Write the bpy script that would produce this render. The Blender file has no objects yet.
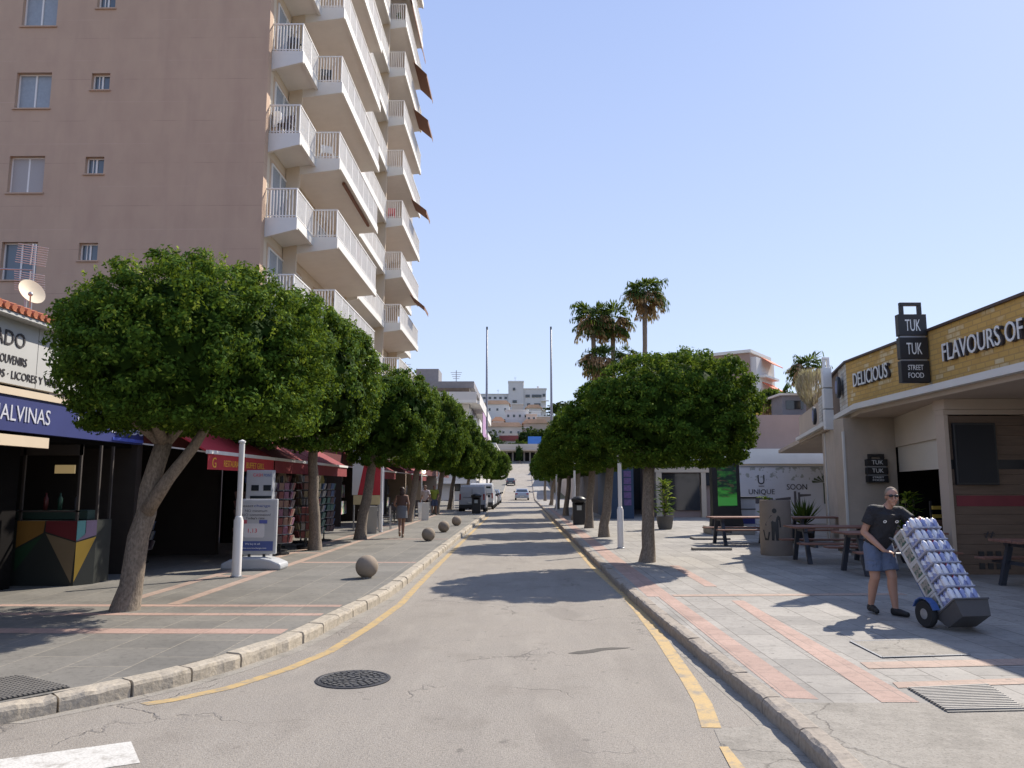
import bpy, bmesh, math, random
import numpy as np
from mathutils import Vector, Matrix
random.seed(7)
R = math.radians
scene = bpy.context.scene
COL = scene.collection

# ------------------------------------------------------------ materials
def lin(c):
    if isinstance(c, str):
        c = [int(c[i:i+2], 16)/255 for i in (0, 2, 4)]
        c = [x/12.92 if x <= .04045 else ((x+.055)/1.055)**2.4 for x in c]
    return (c[0], c[1], c[2], 1)
def mul(c, k): return (min(c[0]*k, 1), min(c[1]*k, 1), min(c[2]*k, 1), 1)

class NT:
    def __init__(s, name):
        s.m = bpy.data.materials.new(name); s.m.use_nodes = True
        s.t = s.m.node_tree; s.b = s.t.nodes['Principled BSDF']; s.out = s.t.nodes['Material Output']
    def n(s, typ, ins=None, **kw):
        x = s.t.nodes.new(typ)
        for k, v in kw.items(): setattr(x, k, v)
        if ins:
            for k, v in ins.items():
                if isinstance(v, bpy.types.NodeSocket): s.t.links.new(v, x.inputs[k])
                else: x.inputs[k].default_value = v
        return x
    def l(s, a, b): s.t.links.new(a, b)
    def mix(s, fac, a, b, blend='MIX'):
        x = s.t.nodes.new('ShaderNodeMix'); x.data_type = 'RGBA'; x.blend_type = blend
        for sock, v in ((x.inputs[0], fac), (x.inputs[6], a), (x.inputs[7], b)):
            if isinstance(v, bpy.types.NodeSocket): s.l(v, sock)
            else: sock.default_value = v
        return x.outputs[2]
    def math(s, op, a, b=0.0):
        x = s.t.nodes.new('ShaderNodeMath'); x.operation = op
        for sock, v in ((x.inputs[0], a), (x.inputs[1], b)):
            if isinstance(v, bpy.types.NodeSocket): s.l(v, sock)
            else: sock.default_value = v
        return x.outputs[0]
    def noise(s, scale, detail=4, vec=None, rough=.55):
        x = s.n('ShaderNodeTexNoise', {'Scale': scale, 'Detail': detail, 'Roughness': rough})
        if vec is not None: s.l(vec, x.inputs['Vector'])
        return x.outputs['Fac']
    def ramp(s, fac, p0, p1, c0=(0, 0, 0, 1), c1=(1, 1, 1, 1)):
        x = s.n('ShaderNodeValToRGB'); e = x.color_ramp.elements
        e[0].position = p0; e[1].position = p1; e[0].color = c0; e[1].color = c1
        s.l(fac, x.inputs[0]); return x.outputs[0]
    def coords(s): return s.n('ShaderNodeNewGeometry').outputs['Position']
    def obj(s): return s.n('ShaderNodeTexCoord').outputs['Object']
    def bump(s, h, strength=.3, dist=.01):
        x = s.n('ShaderNodeBump', {'Strength': strength, 'Distance': dist, 'Height': h})
        s.l(x.outputs[0], s.b.inputs['Normal'])
    def scaled(s, vec, sc):
        x = s.n('ShaderNodeMapping', {'Scale': sc}); s.l(vec, x.inputs['Vector']); return x.outputs[0]

MATS = {}
def mat(name, col, rough=.7, var=.12, scale=3., bump=0., metal=0., spec=.5, stain=0., emit=None, estr=1., coat=0.):
    if name in MATS: return MATS[name]
    t = NT(name); c = lin(col)
    v = t.obj()
    f = t.noise(scale, 5, v)
    base = t.mix(f, mul(c, 1-var*1.6), mul(c, 1+var*1.6))
    if stain:
        g = t.ramp(t.noise(scale*.23, 6, t.scaled(v, (1, 1, .35))), .45, .7)
        base = t.mix(t.math('MULTIPLY', g, stain), base, mul(c, .5))
    t.l(base, t.b.inputs['Base Color'])
    t.b.inputs['Roughness'].default_value = rough; t.b.inputs['Metallic'].default_value = metal
    t.b.inputs['Specular IOR Level'].default_value = spec
    t.b.inputs['Coat Weight'].default_value = coat
    if bump: t.bump(t.noise(scale*12, 4, v), bump, .01)
    if emit:
        t.b.inputs['Emission Color'].default_value = lin(emit); t.b.inputs['Emission Strength'].default_value = estr
    MATS[name] = t.m; return t.m

def glass(name, col, rough=.08):
    if name in MATS: return MATS[name]
    t = NT(name); t.b.inputs['Base Color'].default_value = lin(col); t.b.inputs['Roughness'].default_value = rough
    t.b.inputs['Specular IOR Level'].default_value = .8
    nz = t.noise(.8, 2, t.obj()); t.bump(nz, .08, .05)
    MATS[name] = t.m; return t.m

# ------------------------------------------------------------ mesh builder
class MB:
    def __init__(s): s.v = []; s.f = []; s.mi = []; s.M = Matrix.Identity(4); s.cur = 0
    def add(s, vs, fs):
        b = len(s.v)
        for p in vs: s.v.append(tuple(s.M @ Vector(p)))
        for f in fs: s.f.append(tuple(b+i for i in f)); s.mi.append(s.cur)
        return s
    def box(s, x0, y0, z0, x1, y1, z1):
        if x0 > x1: x0, x1 = x1, x0
        if y0 > y1: y0, y1 = y1, y0
        if z0 > z1: z0, z1 = z1, z0
        return s.add([(x0,y0,z0),(x1,y0,z0),(x1,y1,z0),(x0,y1,z0),(x0,y0,z1),(x1,y0,z1),(x1,y1,z1),(x0,y1,z1)],
              [(0,3,2,1),(4,5,6,7),(0,1,5,4),(1,2,6,5),(2,3,7,6),(3,0,4,7)])
    def cbox(s, c, d): return s.box(c[0]-d[0]/2, c[1]-d[1]/2, c[2]-d[2]/2, c[0]+d[0]/2, c[1]+d[1]/2, c[2]+d[2]/2)
    def bar(s, a, b, w, h=None):           # square bar between two points
        h = h or w; a = Vector(a); b = Vector(b); d = (b-a).normalized()
        u = d.cross(Vector((0, 0, 1)));
        if u.length < 1e-4: u = Vector((1, 0, 0))
        u.normalize(); n = u.cross(d)
        vs = []
        for p in (a, b):
            for i, j in ((-1,-1),(1,-1),(1,1),(-1,1)): vs.append(p+u*i*w/2+n*j*h/2)
        return s.add(vs, [(0,3,2,1),(4,5,6,7),(0,1,5,4),(1,2,6,5),(2,3,7,6),(3,0,4,7)])
    def prism(s, poly, a0, a1, axis='z'):
        n = len(poly)
        def m(p, t):
            return {'z': (p[0], p[1], t), 'x': (t, p[0], p[1]), 'y': (p[0], t, p[1])}[axis]
        vs = [m(p, a0) for p in poly]+[m(p, a1) for p in poly]
        return s.add(vs, [tuple(range(n))[::-1], tuple(range(n, 2*n))]+[(i, (i+1) % n, n+(i+1) % n, n+i) for i in range(n)])
    def tube(s, pts, rad, n=10, cap=True):
        pts = [Vector(p) for p in pts]
        if not hasattr(rad, '__len__'): rad = [rad]*len(pts)
        vs = []; up = Vector((.13, .07, 1)).normalized()
        for i, p in enumerate(pts):
            d = (pts[min(i+1, len(pts)-1)]-pts[max(i-1, 0)]).normalized()
            ref = up if abs(d.dot(up)) < .95 else Vector((1, 0, 0))
            u = d.cross(ref).normalized(); w = d.cross(u)
            for k in range(n):
                a = 2*math.pi*k/n; vs.append(p+(u*math.cos(a)+w*math.sin(a))*rad[i])
        fs = []
        for i in range(len(pts)-1):
            for k in range(n):
                fs.append((i*n+k, i*n+(k+1) % n, (i+1)*n+(k+1) % n, (i+1)*n+k))
        if cap: fs += [tuple(range(n))[::-1], tuple((len(pts)-1)*n+k for k in range(n))]
        return s.add(vs, fs)
    def lathe(s, prof, n=24, c=(0, 0, 0)):
        vs = []
        for r, z in prof:
            for k in range(n):
                a = 2*math.pi*k/n; vs.append((c[0]+r*math.cos(a), c[1]+r*math.sin(a), c[2]+z))
        fs = [(i*n+k, i*n+(k+1) % n, (i+1)*n+(k+1) % n, (i+1)*n+k) for i in range(len(prof)-1) for k in range(n)]
        fs += [tuple(range(n))[::-1], tuple((len(prof)-1)*n+k for k in range(n))]
        return s.add(vs, fs)
    def ball(s, c, r, n=12, m=8):
        if not hasattr(r, '__len__'): r = (r, r, r)
        vs = [(c[0], c[1], c[2]-r[2])]
        for j in range(1, m):
            t = -math.pi/2+math.pi*j/m
            for k in range(n):
                a = 2*math.pi*k/n
                vs.append((c[0]+r[0]*math.cos(t)*math.cos(a), c[1]+r[1]*math.cos(t)*math.sin(a), c[2]+r[2]*math.sin(t)))
        vs.append((c[0], c[1], c[2]+r[2])); L = len(vs)-1
        fs = [(0, 1+(k+1) % n, 1+k) for k in range(n)]
        for j in range(m-2):
            for k in range(n):
                fs.append((1+j*n+k, 1+j*n+(k+1) % n, 1+(j+1)*n+(k+1) % n, 1+(j+1)*n+k))
        fs += [(L, 1+(m-2)*n+k, 1+(m-2)*n+(k+1) % n) for k in range(n)]
        return s.add(vs, fs)
    def quad(s, a, b, c, d): return s.add([a, b, c, d], [(0, 1, 2, 3)])
    def rot(s, c=(0, 0, 0), z=0., x=0., y=0.):
        s.M = Matrix.Translation(c) @ Matrix.Rotation(z, 4, 'Z') @ Matrix.Rotation(y, 4, 'Y') @ Matrix.Rotation(x, 4, 'X'); return s
    def build(s, name, m, parent=None, world=False, smooth=False, bevel=0., auto=False):
        me = bpy.data.meshes.new(name)
        off = Vector((0, 0, 0))
        if world and parent is not None:
            p = parent
            while p is not None: off += p.location; p = p.parent
        me.from_pydata([tuple(Vector(v)-off) for v in s.v], [], s.f)
        ms = m if isinstance(m, (list, tuple)) else [m]
        for x in ms: me.materials.append(x)
        if len(ms) > 1: me.polygons.foreach_set('material_index', s.mi)
        if smooth: me.polygons.foreach_set('use_smooth', [True]*len(me.polygons))
        me.update()
        o = bpy.data.objects.new(name, me); COL.objects.link(o)
        if parent is not None: o.parent = parent
        if bevel:
            b = o.modifiers.new('bevel', 'BEVEL'); b.width = bevel; b.segments = 2; b.limit_method = 'ANGLE'
        if smooth and auto: me.set_sharp_from_angle(angle=R(40))
        return o

def tag(o, label=None, cat=None, group=None, kind=None):
    if label: o['label'] = label
    if cat: o['category'] = cat
    if group: o['group'] = group
    if kind: o['kind'] = kind
    return o
def thing(name, label, cat, loc=(0, 0, 0), rz=0., group=None):
    o = bpy.data.objects.new(name, None); COL.objects.link(o); o.location = loc; o.rotation_euler = (0, 0, rz)
    o.empty_display_size = .2
    return tag(o, label, cat, group)
def struct(o): o['kind'] = 'structure'; return o
def kids(o): return [c for c in COL.objects if c.parent == o]
def copy_tree(o, parent=None):
    c = o.copy(); COL.objects.link(c); c.parent = parent
    for ch in list(o.children): copy_tree(ch, c)
    return c
def dup(o, loc, rz=None, label=None, scale=None):
    c = copy_tree(o); c.location = loc
    if rz is not None: c.rotation_euler = (0, 0, rz)
    if label: c['label'] = label
    if scale: c.scale = (scale, scale, scale) if not hasattr(scale, '__len__') else scale
    return c

def text(s, name, m, parent, org, xd, up, size, length=None, ext=.01, world=True):
    cu = bpy.data.curves.new('lettering', 'FONT'); cu.body = s; cu.size = 1; cu.extrude = 0; cu.resolution_u = 3
    ob = bpy.data.objects.new('tmp', cu); COL.objects.link(ob)
    dg = bpy.context.evaluated_depsgraph_get(); dg.update()
    me = bpy.data.meshes.new_from_object(ob.evaluated_get(dg))
    bpy.data.objects.remove(ob)
    bm = bmesh.new(); bm.from_mesh(me)
    if ext:
        r = bmesh.ops.extrude_face_region(bm, geom=bm.faces[:])
        bmesh.ops.translate(bm, verts=[g for g in r['geom'] if isinstance(g, bmesh.types.BMVert)], vec=(0, 0, 1))
        bmesh.ops.recalc_face_normals(bm, faces=bm.faces)
    w = max(v.co.x for v in bm.verts)-min(v.co.x for v in bm.verts); x0 = min(v.co.x for v in bm.verts)
    k = size/.7; kx = k if length is None else length/w
    xd = Vector(xd).normalized(); up = Vector(up).normalized(); n = xd.cross(up)
    off = Vector((0, 0, 0))
    if world:
        p = parent
        while p is not None: off += p.location; p = p.parent
    for v in bm.verts:
        c = v.co.copy(); v.co = Vector(org)-off+xd*(c.x-x0)*kx+up*c.y*k+n*c.z*ext
    bm.to_mesh(me); bm.free(); me.materials.clear(); me.materials.append(m)
    o = bpy.data.objects.new(name, me); COL.objects.link(o); o.parent = parent
    return o

# ------------------------------------------------------------ common materials
M = {}
M['white'] = mat('painted_white', (.72, .70, .66), .6, .05, 2, .05, stain=.12)
M['cream'] = mat('cream_wall', (.62, .52, .40), .8, .06, 1.2, .1, stain=.15)
M['metal_white'] = mat('white_paint_metal', (.78, .76, .73), .45, .05, 3)
M['metal_grey'] = mat('grey_metal', (.35, .36, .38), .4, .08, 4, metal=.6)
M['black'] = mat('black_paint', (.018, .018, .02), .45, .2, 5)
M['dark'] = mat('dark_interior', (.012, .011, .011), .95, .3, 1.3, spec=.05)  # near-black colour stands in for deep shade inside rooms and openings
M['dglass'] = glass('dark_glass', (.025, .03, .035))
M['pane'] = glass('window_glass', (.10, .13, .16))
M['curtain'] = mat('curtained_glass', (.30, .34, .38), .25, .12, 9)
M['red'] = mat('red_canvas', (.48, .035, .045), .8, .12, 3)
M['blue'] = mat('blue_sign', (.03, .04, .16), .5, .1, 3)
M['yellow'] = mat('yellow_letter', (.85, .45, .05), .6, .05, 3)
M['letter_dark'] = mat('dark_letter', (.04, .035, .04), .6, .05, 3)
M['letter_white'] = mat('white_letter', (.78, .78, .76), .5, .05, 3)
M['concrete'] = mat('concrete', (.34, .31, .27), .9, .15, 4, .3, stain=.3)
M['wood'] = mat('brown_wood', (.15, .085, .055), .6, .25, 5)
M['rubber'] = mat('rubber', (.02, .02, .02), .8, .2, 5)
M['terracotta'] = mat('roof_terracotta', (.50, .17, .09), .85, .22, 2.5, .2)
M['lamp_on'] = mat('lamp_lit', (1, .9, .7), .5, 0, 1, emit=(1, .85, .6), estr=6)

def plank_mat(name, c, axis_scale=(1, 1, 9)):
    t = NT(name); v = t.obj()
    a = t.noise(2.2, 6, t.scaled(v, axis_scale)); b = t.noise(30, 3, t.scaled(v, axis_scale))
    c = lin(c)
    base = t.mix(a, mul(c, .6), mul(c, 1.5)); base = t.mix(t.math('MULTIPLY', b, .4), base, mul(c, .5))
    t.l(base, t.b.inputs['Base Color']); t.b.inputs['Roughness'].default_value = .7; return t.m
M['planks'] = plank_mat('weathered_planks', (.17, .115, .08))

def bark_mat():
    t = NT('bark'); v = t.obj()
    a = t.noise(4, 6, t.scaled(v, (3, 3, 1))); b = t.noise(26, 5, t.scaled(v, (1.6, 1.6, .8)))
    base = t.mix(a, lin((.15, .115, .085)), lin((.34, .28, .22)))
    base = t.mix(t.ramp(b, .4, .75), base, lin((.10, .08, .06)))
    t.l(base, t.b.inputs['Base Color']); t.b.inputs['Roughness'].default_value = .9
    t.bump(t.math('ADD', a, b), .6, .02); return t.m
M['bark'] = bark_mat()

def leaf_mat(name, dark, mid, lightc):
    t = NT(name)
    at = t.n('ShaderNodeAttribute', attribute_name='rnd').outputs['Fac']
    x = t.n('ShaderNodeValToRGB'); e = x.color_ramp.elements
    e[0].position = 0; e[0].color = lin(dark); e[1].position = 1; e[1].color = lin(lightc)
    k = e.new(.6); k.color = lin(mid); t.l(at, x.inputs[0])
    c = x.outputs[0]; t.l(c, t.b.inputs['Base Color']); t.b.inputs['Roughness'].default_value = .75
    t.b.inputs['Specular IOR Level'].default_value = .08
    tr = t.n('ShaderNodeBsdfTranslucent', {'Color': t.mix(.5, c, lin((.22, .28, .02)))})
    mx = t.n('ShaderNodeMixShader', {0: .30}); t.l(t.b.outputs[0], mx.inputs[1]); t.l(tr.outputs[0], mx.inputs[2])
    t.l(mx.outputs[0], t.out.inputs['Surface']); return t.m
M['leaf'] = leaf_mat('ficus_leaves', (.022, .050, .008), (.088, .170, .022), (.46, .54, .08))
M['leaf_far'] = leaf_mat('shrub_leaves', (.02, .045, .015), (.04, .08, .02), (.10, .13, .03))
M['pine'] = leaf_mat('pine_needles', (.015, .03, .012), (.025, .05, .018), (.05, .08, .02))
M['palm_green'] = leaf_mat('palm_green', (.02, .05, .02), (.04, .08, .025), (.10, .14, .03))
M['palm_dead'] = leaf_mat('palm_dead', (.22, .13, .07), (.36, .23, .13), (.55, .40, .24))

# ------------------------------------------------------------ terrain
def hz(y):
    if y < 100: return 0.
    if y < 275: return 9.8*((y-100)/175)**1.35
    if y < 335: return 9.8+(y-275)*.31
    if y < 420: return 28.4+(y-335)*.12
    return 38.6+(y-420)*.01
def interp(pts, y):
    if y <= pts[0][0]: return pts[0][1]
    for (a, b), (c, d) in zip(pts, pts[1:]):
        if y <= c: return b+(d-b)*(y-a)/(c-a)
    return pts[-1][1]
KL = [(3.0, -60), (3.3, -30), (3.75, -12), (4.4, -7), (5.2, -5.0), (5.6, -4.45), (6.06, -3.92), (6.6, -3.47), (7.15, -3.1), (7.83, -2.8),
      (8.71, -2.53), (9.6, -2.42), (10.6, -2.33), (11.7, -2.2), (12.6, -2.11), (14, -2.08), (50, -2.08), (50.8, -2.5), (51.2, -4.25), (94, -4.25), (96, -2.6), (270, -3.2)]
KR = [(-30, .3), (0, 1.35), (3, 1.66), (4.2, 1.83), (5.2, 1.9), (6.5, 1.9), (8.3, 1.83), (10.9, 1.75), (14, 1.7), (17, 1.69), (95, 1.69), (150, 2.2), (270, 3.4)]
kl = lambda y: interp(KL, y)
kr = lambda y: interp(KR, y)
PZ = .13

def strip(name, fa, fb, ys, zo, m, xs=1):
    mb = MB(); vs = []; n = xs+1
    for y in ys:
        a, b = fa(y), fb(y)
        for i in range(n): vs.append((a+(b-a)*i/xs, y, hz(y)+zo))
    fs = [(j*n+i, j*n+i+1, (j+1)*n+i+1, (j+1)*n+i) for j in range(len(ys)-1) for i in range(xs)]
    mb.add(vs, fs); o = mb.build(name, m); return struct(o)
def yrange(a, b):
    ys = set([a, b])
    for y, _ in KL+KR:
        if a < y < b: ys.add(y)
    y = a
    while y < b:
        ys.add(round(y, 3)); y += .5 if y < 14 else (3 if y < 100 else 8)
    return sorted(ys)

def ground_mat():
    t = NT('earth_ground'); v = t.coords()
    a = t.noise(.05, 6, v); b = t.noise(.6, 5, v)
    c = t.mix(a, lin((.10, .12, .05)), lin((.24, .20, .14))); c = t.mix(t.ramp(b, .4, .7), c, lin((.07, .09, .04)))
    t.l(c, t.b.inputs['Base Color']); t.b.inputs['Roughness'].default_value = .95; return t.m
g = MB(); xs = [-1500, -400, -120, -50, -20, -8, 8, 20, 50, 120, 400, 1500]
ys = [-1500, -300, -60, 0, 60, 100, 115, 130, 145, 160, 175, 190, 205, 220, 235, 250, 262, 275, 290, 305, 320, 335, 360, 390, 420, 600, 1600, 4000]
vs = [(x, y, hz(y)-.12 - (0 if abs(x) < 100 else 0)) for y in ys for x in xs]
g.add(vs, [(j*12+i, j*12+i+1, (j+1)*12+i+1, (j+1)*12+i) for j in range(len(ys)-1) for i in range(11)])
struct(g.build('ground', ground_mat()))

def asphalt():
    t = NT('worn_asphalt'); v = t.coords()
    big = t.ramp(t.noise(.35, 5, t.scaled(v, (1.6, .45, 1))), .3, .7); mid = t.noise(2.2, 6, v); fine = t.noise(85, 3, v, .7); med = t.noise(28, 3, v)
    c = t.mix(big, lin((.225, .197, .165)), lin((.33, .292, .245)))
    c = t.mix(t.ramp(mid, .35, .75), c, lin((.30, .262, .215)))
    c = t.mix(t.ramp(fine, .35, .65), c, lin((.11, .10, .09)), 'MIX') if False else t.mix(t.math('MULTIPLY', t.ramp(fine, .40, .62), .55), c, lin((.40, .37, .33)))
    c = t.mix(t.math('MULTIPLY', t.ramp(t.noise(120, 2, v), .52, .66), .6), c, lin((.09, .08, .075)))
    c = t.mix(t.math('MULTIPLY', t.ramp(t.noise(42, 4, v, .75), .50, .66), .45), c, lin((.10, .09, .08)))
    c = t.mix(t.math('MULTIPLY', t.ramp(t.noise(36, 3, t.scaled(v, (1, 1.3, 1)), .7), .56, .68), .4), c, lin((.46, .42, .37)))
    c = t.mix(t.math('MULTIPLY', t.ramp(t.noise(1.1, 7, v, .68), .54, .66), .24), c, lin((.12, .105, .09)))
    # dark tyre / oil staining along the lane
    st = t.ramp(t.noise(.8, 5, t.scaled(v, (2.2, .25, 1))), .5, .75)
    c = t.mix(t.math('MULTIPLY', st, .22), c, lin((.12, .105, .09)))
    # older patched area, oil drips and dust drifts
    c = t.mix(t.math('MULTIPLY', t.ramp(t.noise(.42, 2, t.scaled(v, (1.3, .6, 1))), .58, .60), .22), c, lin((.15, .13, .11)))
    c = t.mix(t.math('MULTIPLY', t.ramp(t.noise(5.5, 2, v), .68, .74), .5), c, lin((.09, .08, .07)))
    c = t.mix(t.math('MULTIPLY', t.ramp(t.noise(1.7, 6, t.scaled(v, (1.8, .5, 1)), .65), .5, .7), .22), c, lin((.42, .38, .32)))
    # cracks
    wv = t.n('ShaderNodeTexVoronoi', {'Scale': .55}, feature='DISTANCE_TO_EDGE')
    dv = t.n('ShaderNodeVectorMath', operation='ADD')
    nn = t.n('ShaderNodeTexNoise', {'Scale': 2.5, 'Detail': 5}); t.l(v, nn.inputs['Vector'])
    sc = t.n('ShaderNodeVectorMath', operation='SCALE'); sc.inputs['Scale'].default_value = .9
    t.l(nn.outputs['Color'], sc.inputs[0]); t.l(v, dv.inputs[0]); t.l(sc.outputs[0], dv.inputs[1]); t.l(dv.outputs[0], wv.inputs['Vector'])
    ck = t.ramp(wv.outputs['Distance'], .0, .011, (1, 1, 1, 1), (0, 0, 0, 1))
    msk = t.ramp(t.noise(.55, 3, v), .5, .6)
    ckm = t.math('MULTIPLY', ck, msk)
    c = t.mix(t.math('MULTIPLY', t.math('MULTIPLY', ckm, t.noise(9, 3, v)), .95), c, lin((.06, .052, .045)))
    t.l(c, t.b.inputs['Base Color']); t.b.inputs['Roughness'].default_value = .88
    hsum = t.math('SUBTRACT', t.math('ADD', t.math('MULTIPLY', med, .4), fine), t.math('MULTIPLY', ckm, 1.2))
    t.bump(hsum, .8, .009); return t.m
M['asphalt'] = asphalt()
YR = yrange(-30, 272)
strip('road', lambda y: kl(y)-.02 if y > 3 else -60, lambda y: kr(y)+.02, YR, 0, M['asphalt'], 4)
strip('cross_road', lambda y: -60, lambda y: 60, [272, 286], .0, M['asphalt'])

def paving(name, bw, bh, c1, c2, mortar, off=.5, rot=0.):
    t = NT(name); v = t.coords()
    mp = t.n('ShaderNodeMapping'); mp.inputs['Rotation'].default_value = (0, 0, rot); t.l(v, mp.inputs['Vector'])
    br = t.n('ShaderNodeTexBrick', {'Color1': lin(c1), 'Color2': lin(c2), 'Mortar': lin(mortar), 'Scale': 1.0, 'Mortar Size': .007,
             'Mortar Smooth': .3, 'Bias': 0., 'Brick Width': bw, 'Row Height': bh}); br.offset = off
    t.l(mp.outputs[0], br.inputs['Vector'])
    c = br.outputs['Color']
    n1 = t.noise(1.3, 6, v); n2 = t.noise(14, 5, v); n3 = t.noise(70, 3, v)
    c = t.mix(t.math('MULTIPLY', t.ramp(n1, .35, .7), .4), c, mul(lin(c1), 1.35))
    c = t.mix(t.math('MULTIPLY', t.ramp(n2, .5, .75), .45), c, mul(lin(c2), .5))
    c = t.mix(t.math('MULTIPLY', t.ramp(n3, .5, .62), .25), c, mul(lin(c1), .45))
    st = t.ramp(t.noise(.55, 6, v, .65), .48, .68); c = t.mix(t.math('MULTIPLY', st, .35), c, mul(lin(c2), .42))
    gum = t.ramp(t.noise(11, 1, v), .74, .77); c = t.mix(t.math('MULTIPLY', gum, .6), c, lin((.07, .065, .06)))
    t.l(c, t.b.inputs['Base Color']); t.b.inputs['Roughness'].default_value = .8
    h = t.math('ADD', t.math('MULTIPLY', n2, .3), t.math('SUBTRACT', 1., br.outputs['Fac']))
    t.bump(h, .4, .006); return t.m
M['pave'] = paving('grey_paving', .82, .60, (.205, .192, .168), (.15, .142, .126), (.34, .30, .235), rot=math.pi/2)
M['pave2'] = paving('grey_paving_wide', .62, .40, (.35, .325, .29), (.235, .22, .20), (.09, .08, .07), rot=math.pi/2)
M['pink'] = paving('pink_paving', .3, .3, (.43, .29, .235), (.36, .24, .195), (.25, .19, .16), 0.)
M['pink_warm'] = paving('salmon_paving', .3, .3, (.42, .305, .24), (.35, .25, .20), (.26, .21, .17), 0.)
KW = .20
strip('pavement_left', lambda y: interp([(100, -60), (101, -5.8), (272, -6.8)], y), lambda y: kl(y)-KW+.02, yrange(3.2, 272), PZ, M['pave'])
def conc():
    t = NT('old_concrete'); v = t.coords()
    a = t.noise(1.1, 6, v); b = t.noise(9, 6, v); f = t.noise(80, 3, v)
    c = t.mix(a, lin((.25, .225, .19)), lin((.36, .33, .285))); c = t.mix(t.math('MULTIPLY', t.ramp(b, .45, .7), .4), c, lin((.17, .155, .13)))
    c = t.mix(t.math('MULTIPLY', t.ramp(f, .5, .65), .3), c, lin((.45, .42, .37)))
    c = t.mix(t.math('MULTIPLY', t.ramp(t.noise(2.3, 7, v, .7), .5, .62), .45), c, lin((.17, .155, .13)))
    c = t.mix(t.math('MULTIPLY', t.ramp(t.noise(38, 4, v, .7), .52, .64), .5), c, lin((.13, .12, .10)))
    nn = t.n('ShaderNodeTexNoise', {'Scale': 3., 'Detail': 5}); t.l(v, nn.inputs['Vector']); sc = t.n('ShaderNodeVectorMath', operation='SCALE'); sc.inputs['Scale'].default_value = .5
    t.l(nn.outputs['Color'], sc.inputs[0]); dv = t.n('ShaderNodeVectorMath', operation='ADD'); t.l(v, dv.inputs[0]); t.l(sc.outputs[0], dv.inputs[1])
    wv = t.n('ShaderNodeTexVoronoi', {'Scale': .8}, feature='DISTANCE_TO_EDGE'); t.l(dv.outputs[0], wv.inputs['Vector'])
    ck = t.ramp(wv.outputs['Distance'], .0, .012, (1, 1, 1, 1), (0, 0, 0, 1)); c = t.mix(t.math('MULTIPLY', ck, t.math('MULTIPLY', t.noise(5, 3, v), 1.1)), c, lin((.07, .06, .05)))
    t.l(c, t.b.inputs['Base Color']); t.b.inputs['Roughness'].default_value = .9; t.bump(t.math('SUBTRACT', t.math('ADD', b, f), ck), .5, .008); return t.m
M['oldconc'] = conc()
strip('pavement_right', lambda y: kr(y)+.14, lambda y: interp([(100, 60), (101, 5.0), (272, 6.5)], y), yrange(6.25, 272), PZ, M['pave2'])
strip('concrete_apron', lambda y: kr(y)+.14, lambda y: 60, yrange(-30, 6.25), PZ, M['oldconc'])

# kerbs: stones with open joints
def kerb_mat(name, c):
    t = NT(name); v = t.coords(); a = t.noise(3, 6, v); b = t.noise(22, 5, v)
    cc = lin(c); x = t.mix(a, mul(cc, .72), mul(cc, 1.2)); x = t.mix(t.math('MULTIPLY', t.ramp(b, .45, .7), .5), x, mul(cc, .45))
    t.l(x, t.b.inputs['Base Color']); t.b.inputs['Roughness'].default_value = .9; t.bump(t.math('ADD', a, b), .6, .015); return t.m
def path_pts(pts, step):
    out = []; P = [Vector((b, a)) for a, b in pts]
    for a, b in zip(P, P[1:]):
        n = max(1, int(round((b-a).length/.1)))
        for i in range(n): out.append(a+(b-a)*i/n)
    out.append(P[-1]); res = [out[0]]; acc = 0; seg = [[out[0]]]
    for a, b in zip(out, out[1:]):
        acc += (b-a).length; seg[-1].append(b)
        if acc >= step: seg.append([b]); acc = 0
    return seg
def kerb(name, pts, side, m, step, ymax, KW=.20):
    mb = MB(); rnd = random.Random(3)
    for seg in path_pts(pts, step):
        if len(seg) < 3: continue
        st = seg; m_ = len(st)-1; chip = rnd.random()
        jz = rnd.uniform(-.008, .006); jx = rnd.uniform(-.008, .008)
        prof = [(0+jx, -.1), (jx, PZ-.035), (.012+jx, PZ-.008), (.04+jx, PZ+.004+jz), (KW-.02, PZ+.004+jz), (KW, PZ-.004), (KW, -.1)]
        d0 = (st[-1]-st[0]).normalized(); vs = []
        for i, p in enumerate(st):
            d = (st[min(i+1, m_)]-st[max(i-1, 0)]).normalized()
            nrm = Vector((d.y, -d.x))*side
            if i == 0: p = p+d0*.012
            if i == m_: p = p-d0*.012
            wr = rnd.uniform(-.007, .007); cz = -.02*rnd.random() if rnd.random() < .12+.15*chip else 0
            for k_, (u, z) in enumerate(prof):
                if k_ in (1, 2, 3): u += wr+rnd.uniform(-.004, .004)-cz*.4; z += rnd.uniform(-.004, .003)+cz
                q = p+nrm*u; vs.append((q.x, q.y, z+hz(p.y)))
        n = len(prof)
        fs = [(i*n+k, i*n+(k+1) % n, (i+1)*n+(k+1) % n, (i+1)*n+k) for i in range(m_) for k in range(n)]
        fs += [tuple(range(n)), tuple(m_*n+k for k in range(n))[::-1]]
        mb.add(vs, fs)
    o = mb.build(name, m)
    bm = bmesh.new(); bm.from_mesh(o.data); bmesh.ops.recalc_face_normals(bm, faces=bm.faces); bm.to_mesh(o.data); bm.free()
    return struct(o)
kerb('kerb_left', KL, -1, kerb_mat('left_kerb_stone', (.44, .385, .305)), .55, 272)
kerb('kerb_right', KR[1:], 1, kerb_mat('right_kerb_stone', (.36, .31, .255)), .8, 272, .16)
strip('gutter_left', lambda y: kl(y)-.01, lambda y: kl(y)+.14, yrange(6.1, 50), .002, M['oldconc'])
strip('gutter_right', lambda y: kr(y)-.13, lambda y: kr(y)+.01, yrange(6.1, 95), .002, M['oldconc'])

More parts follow.
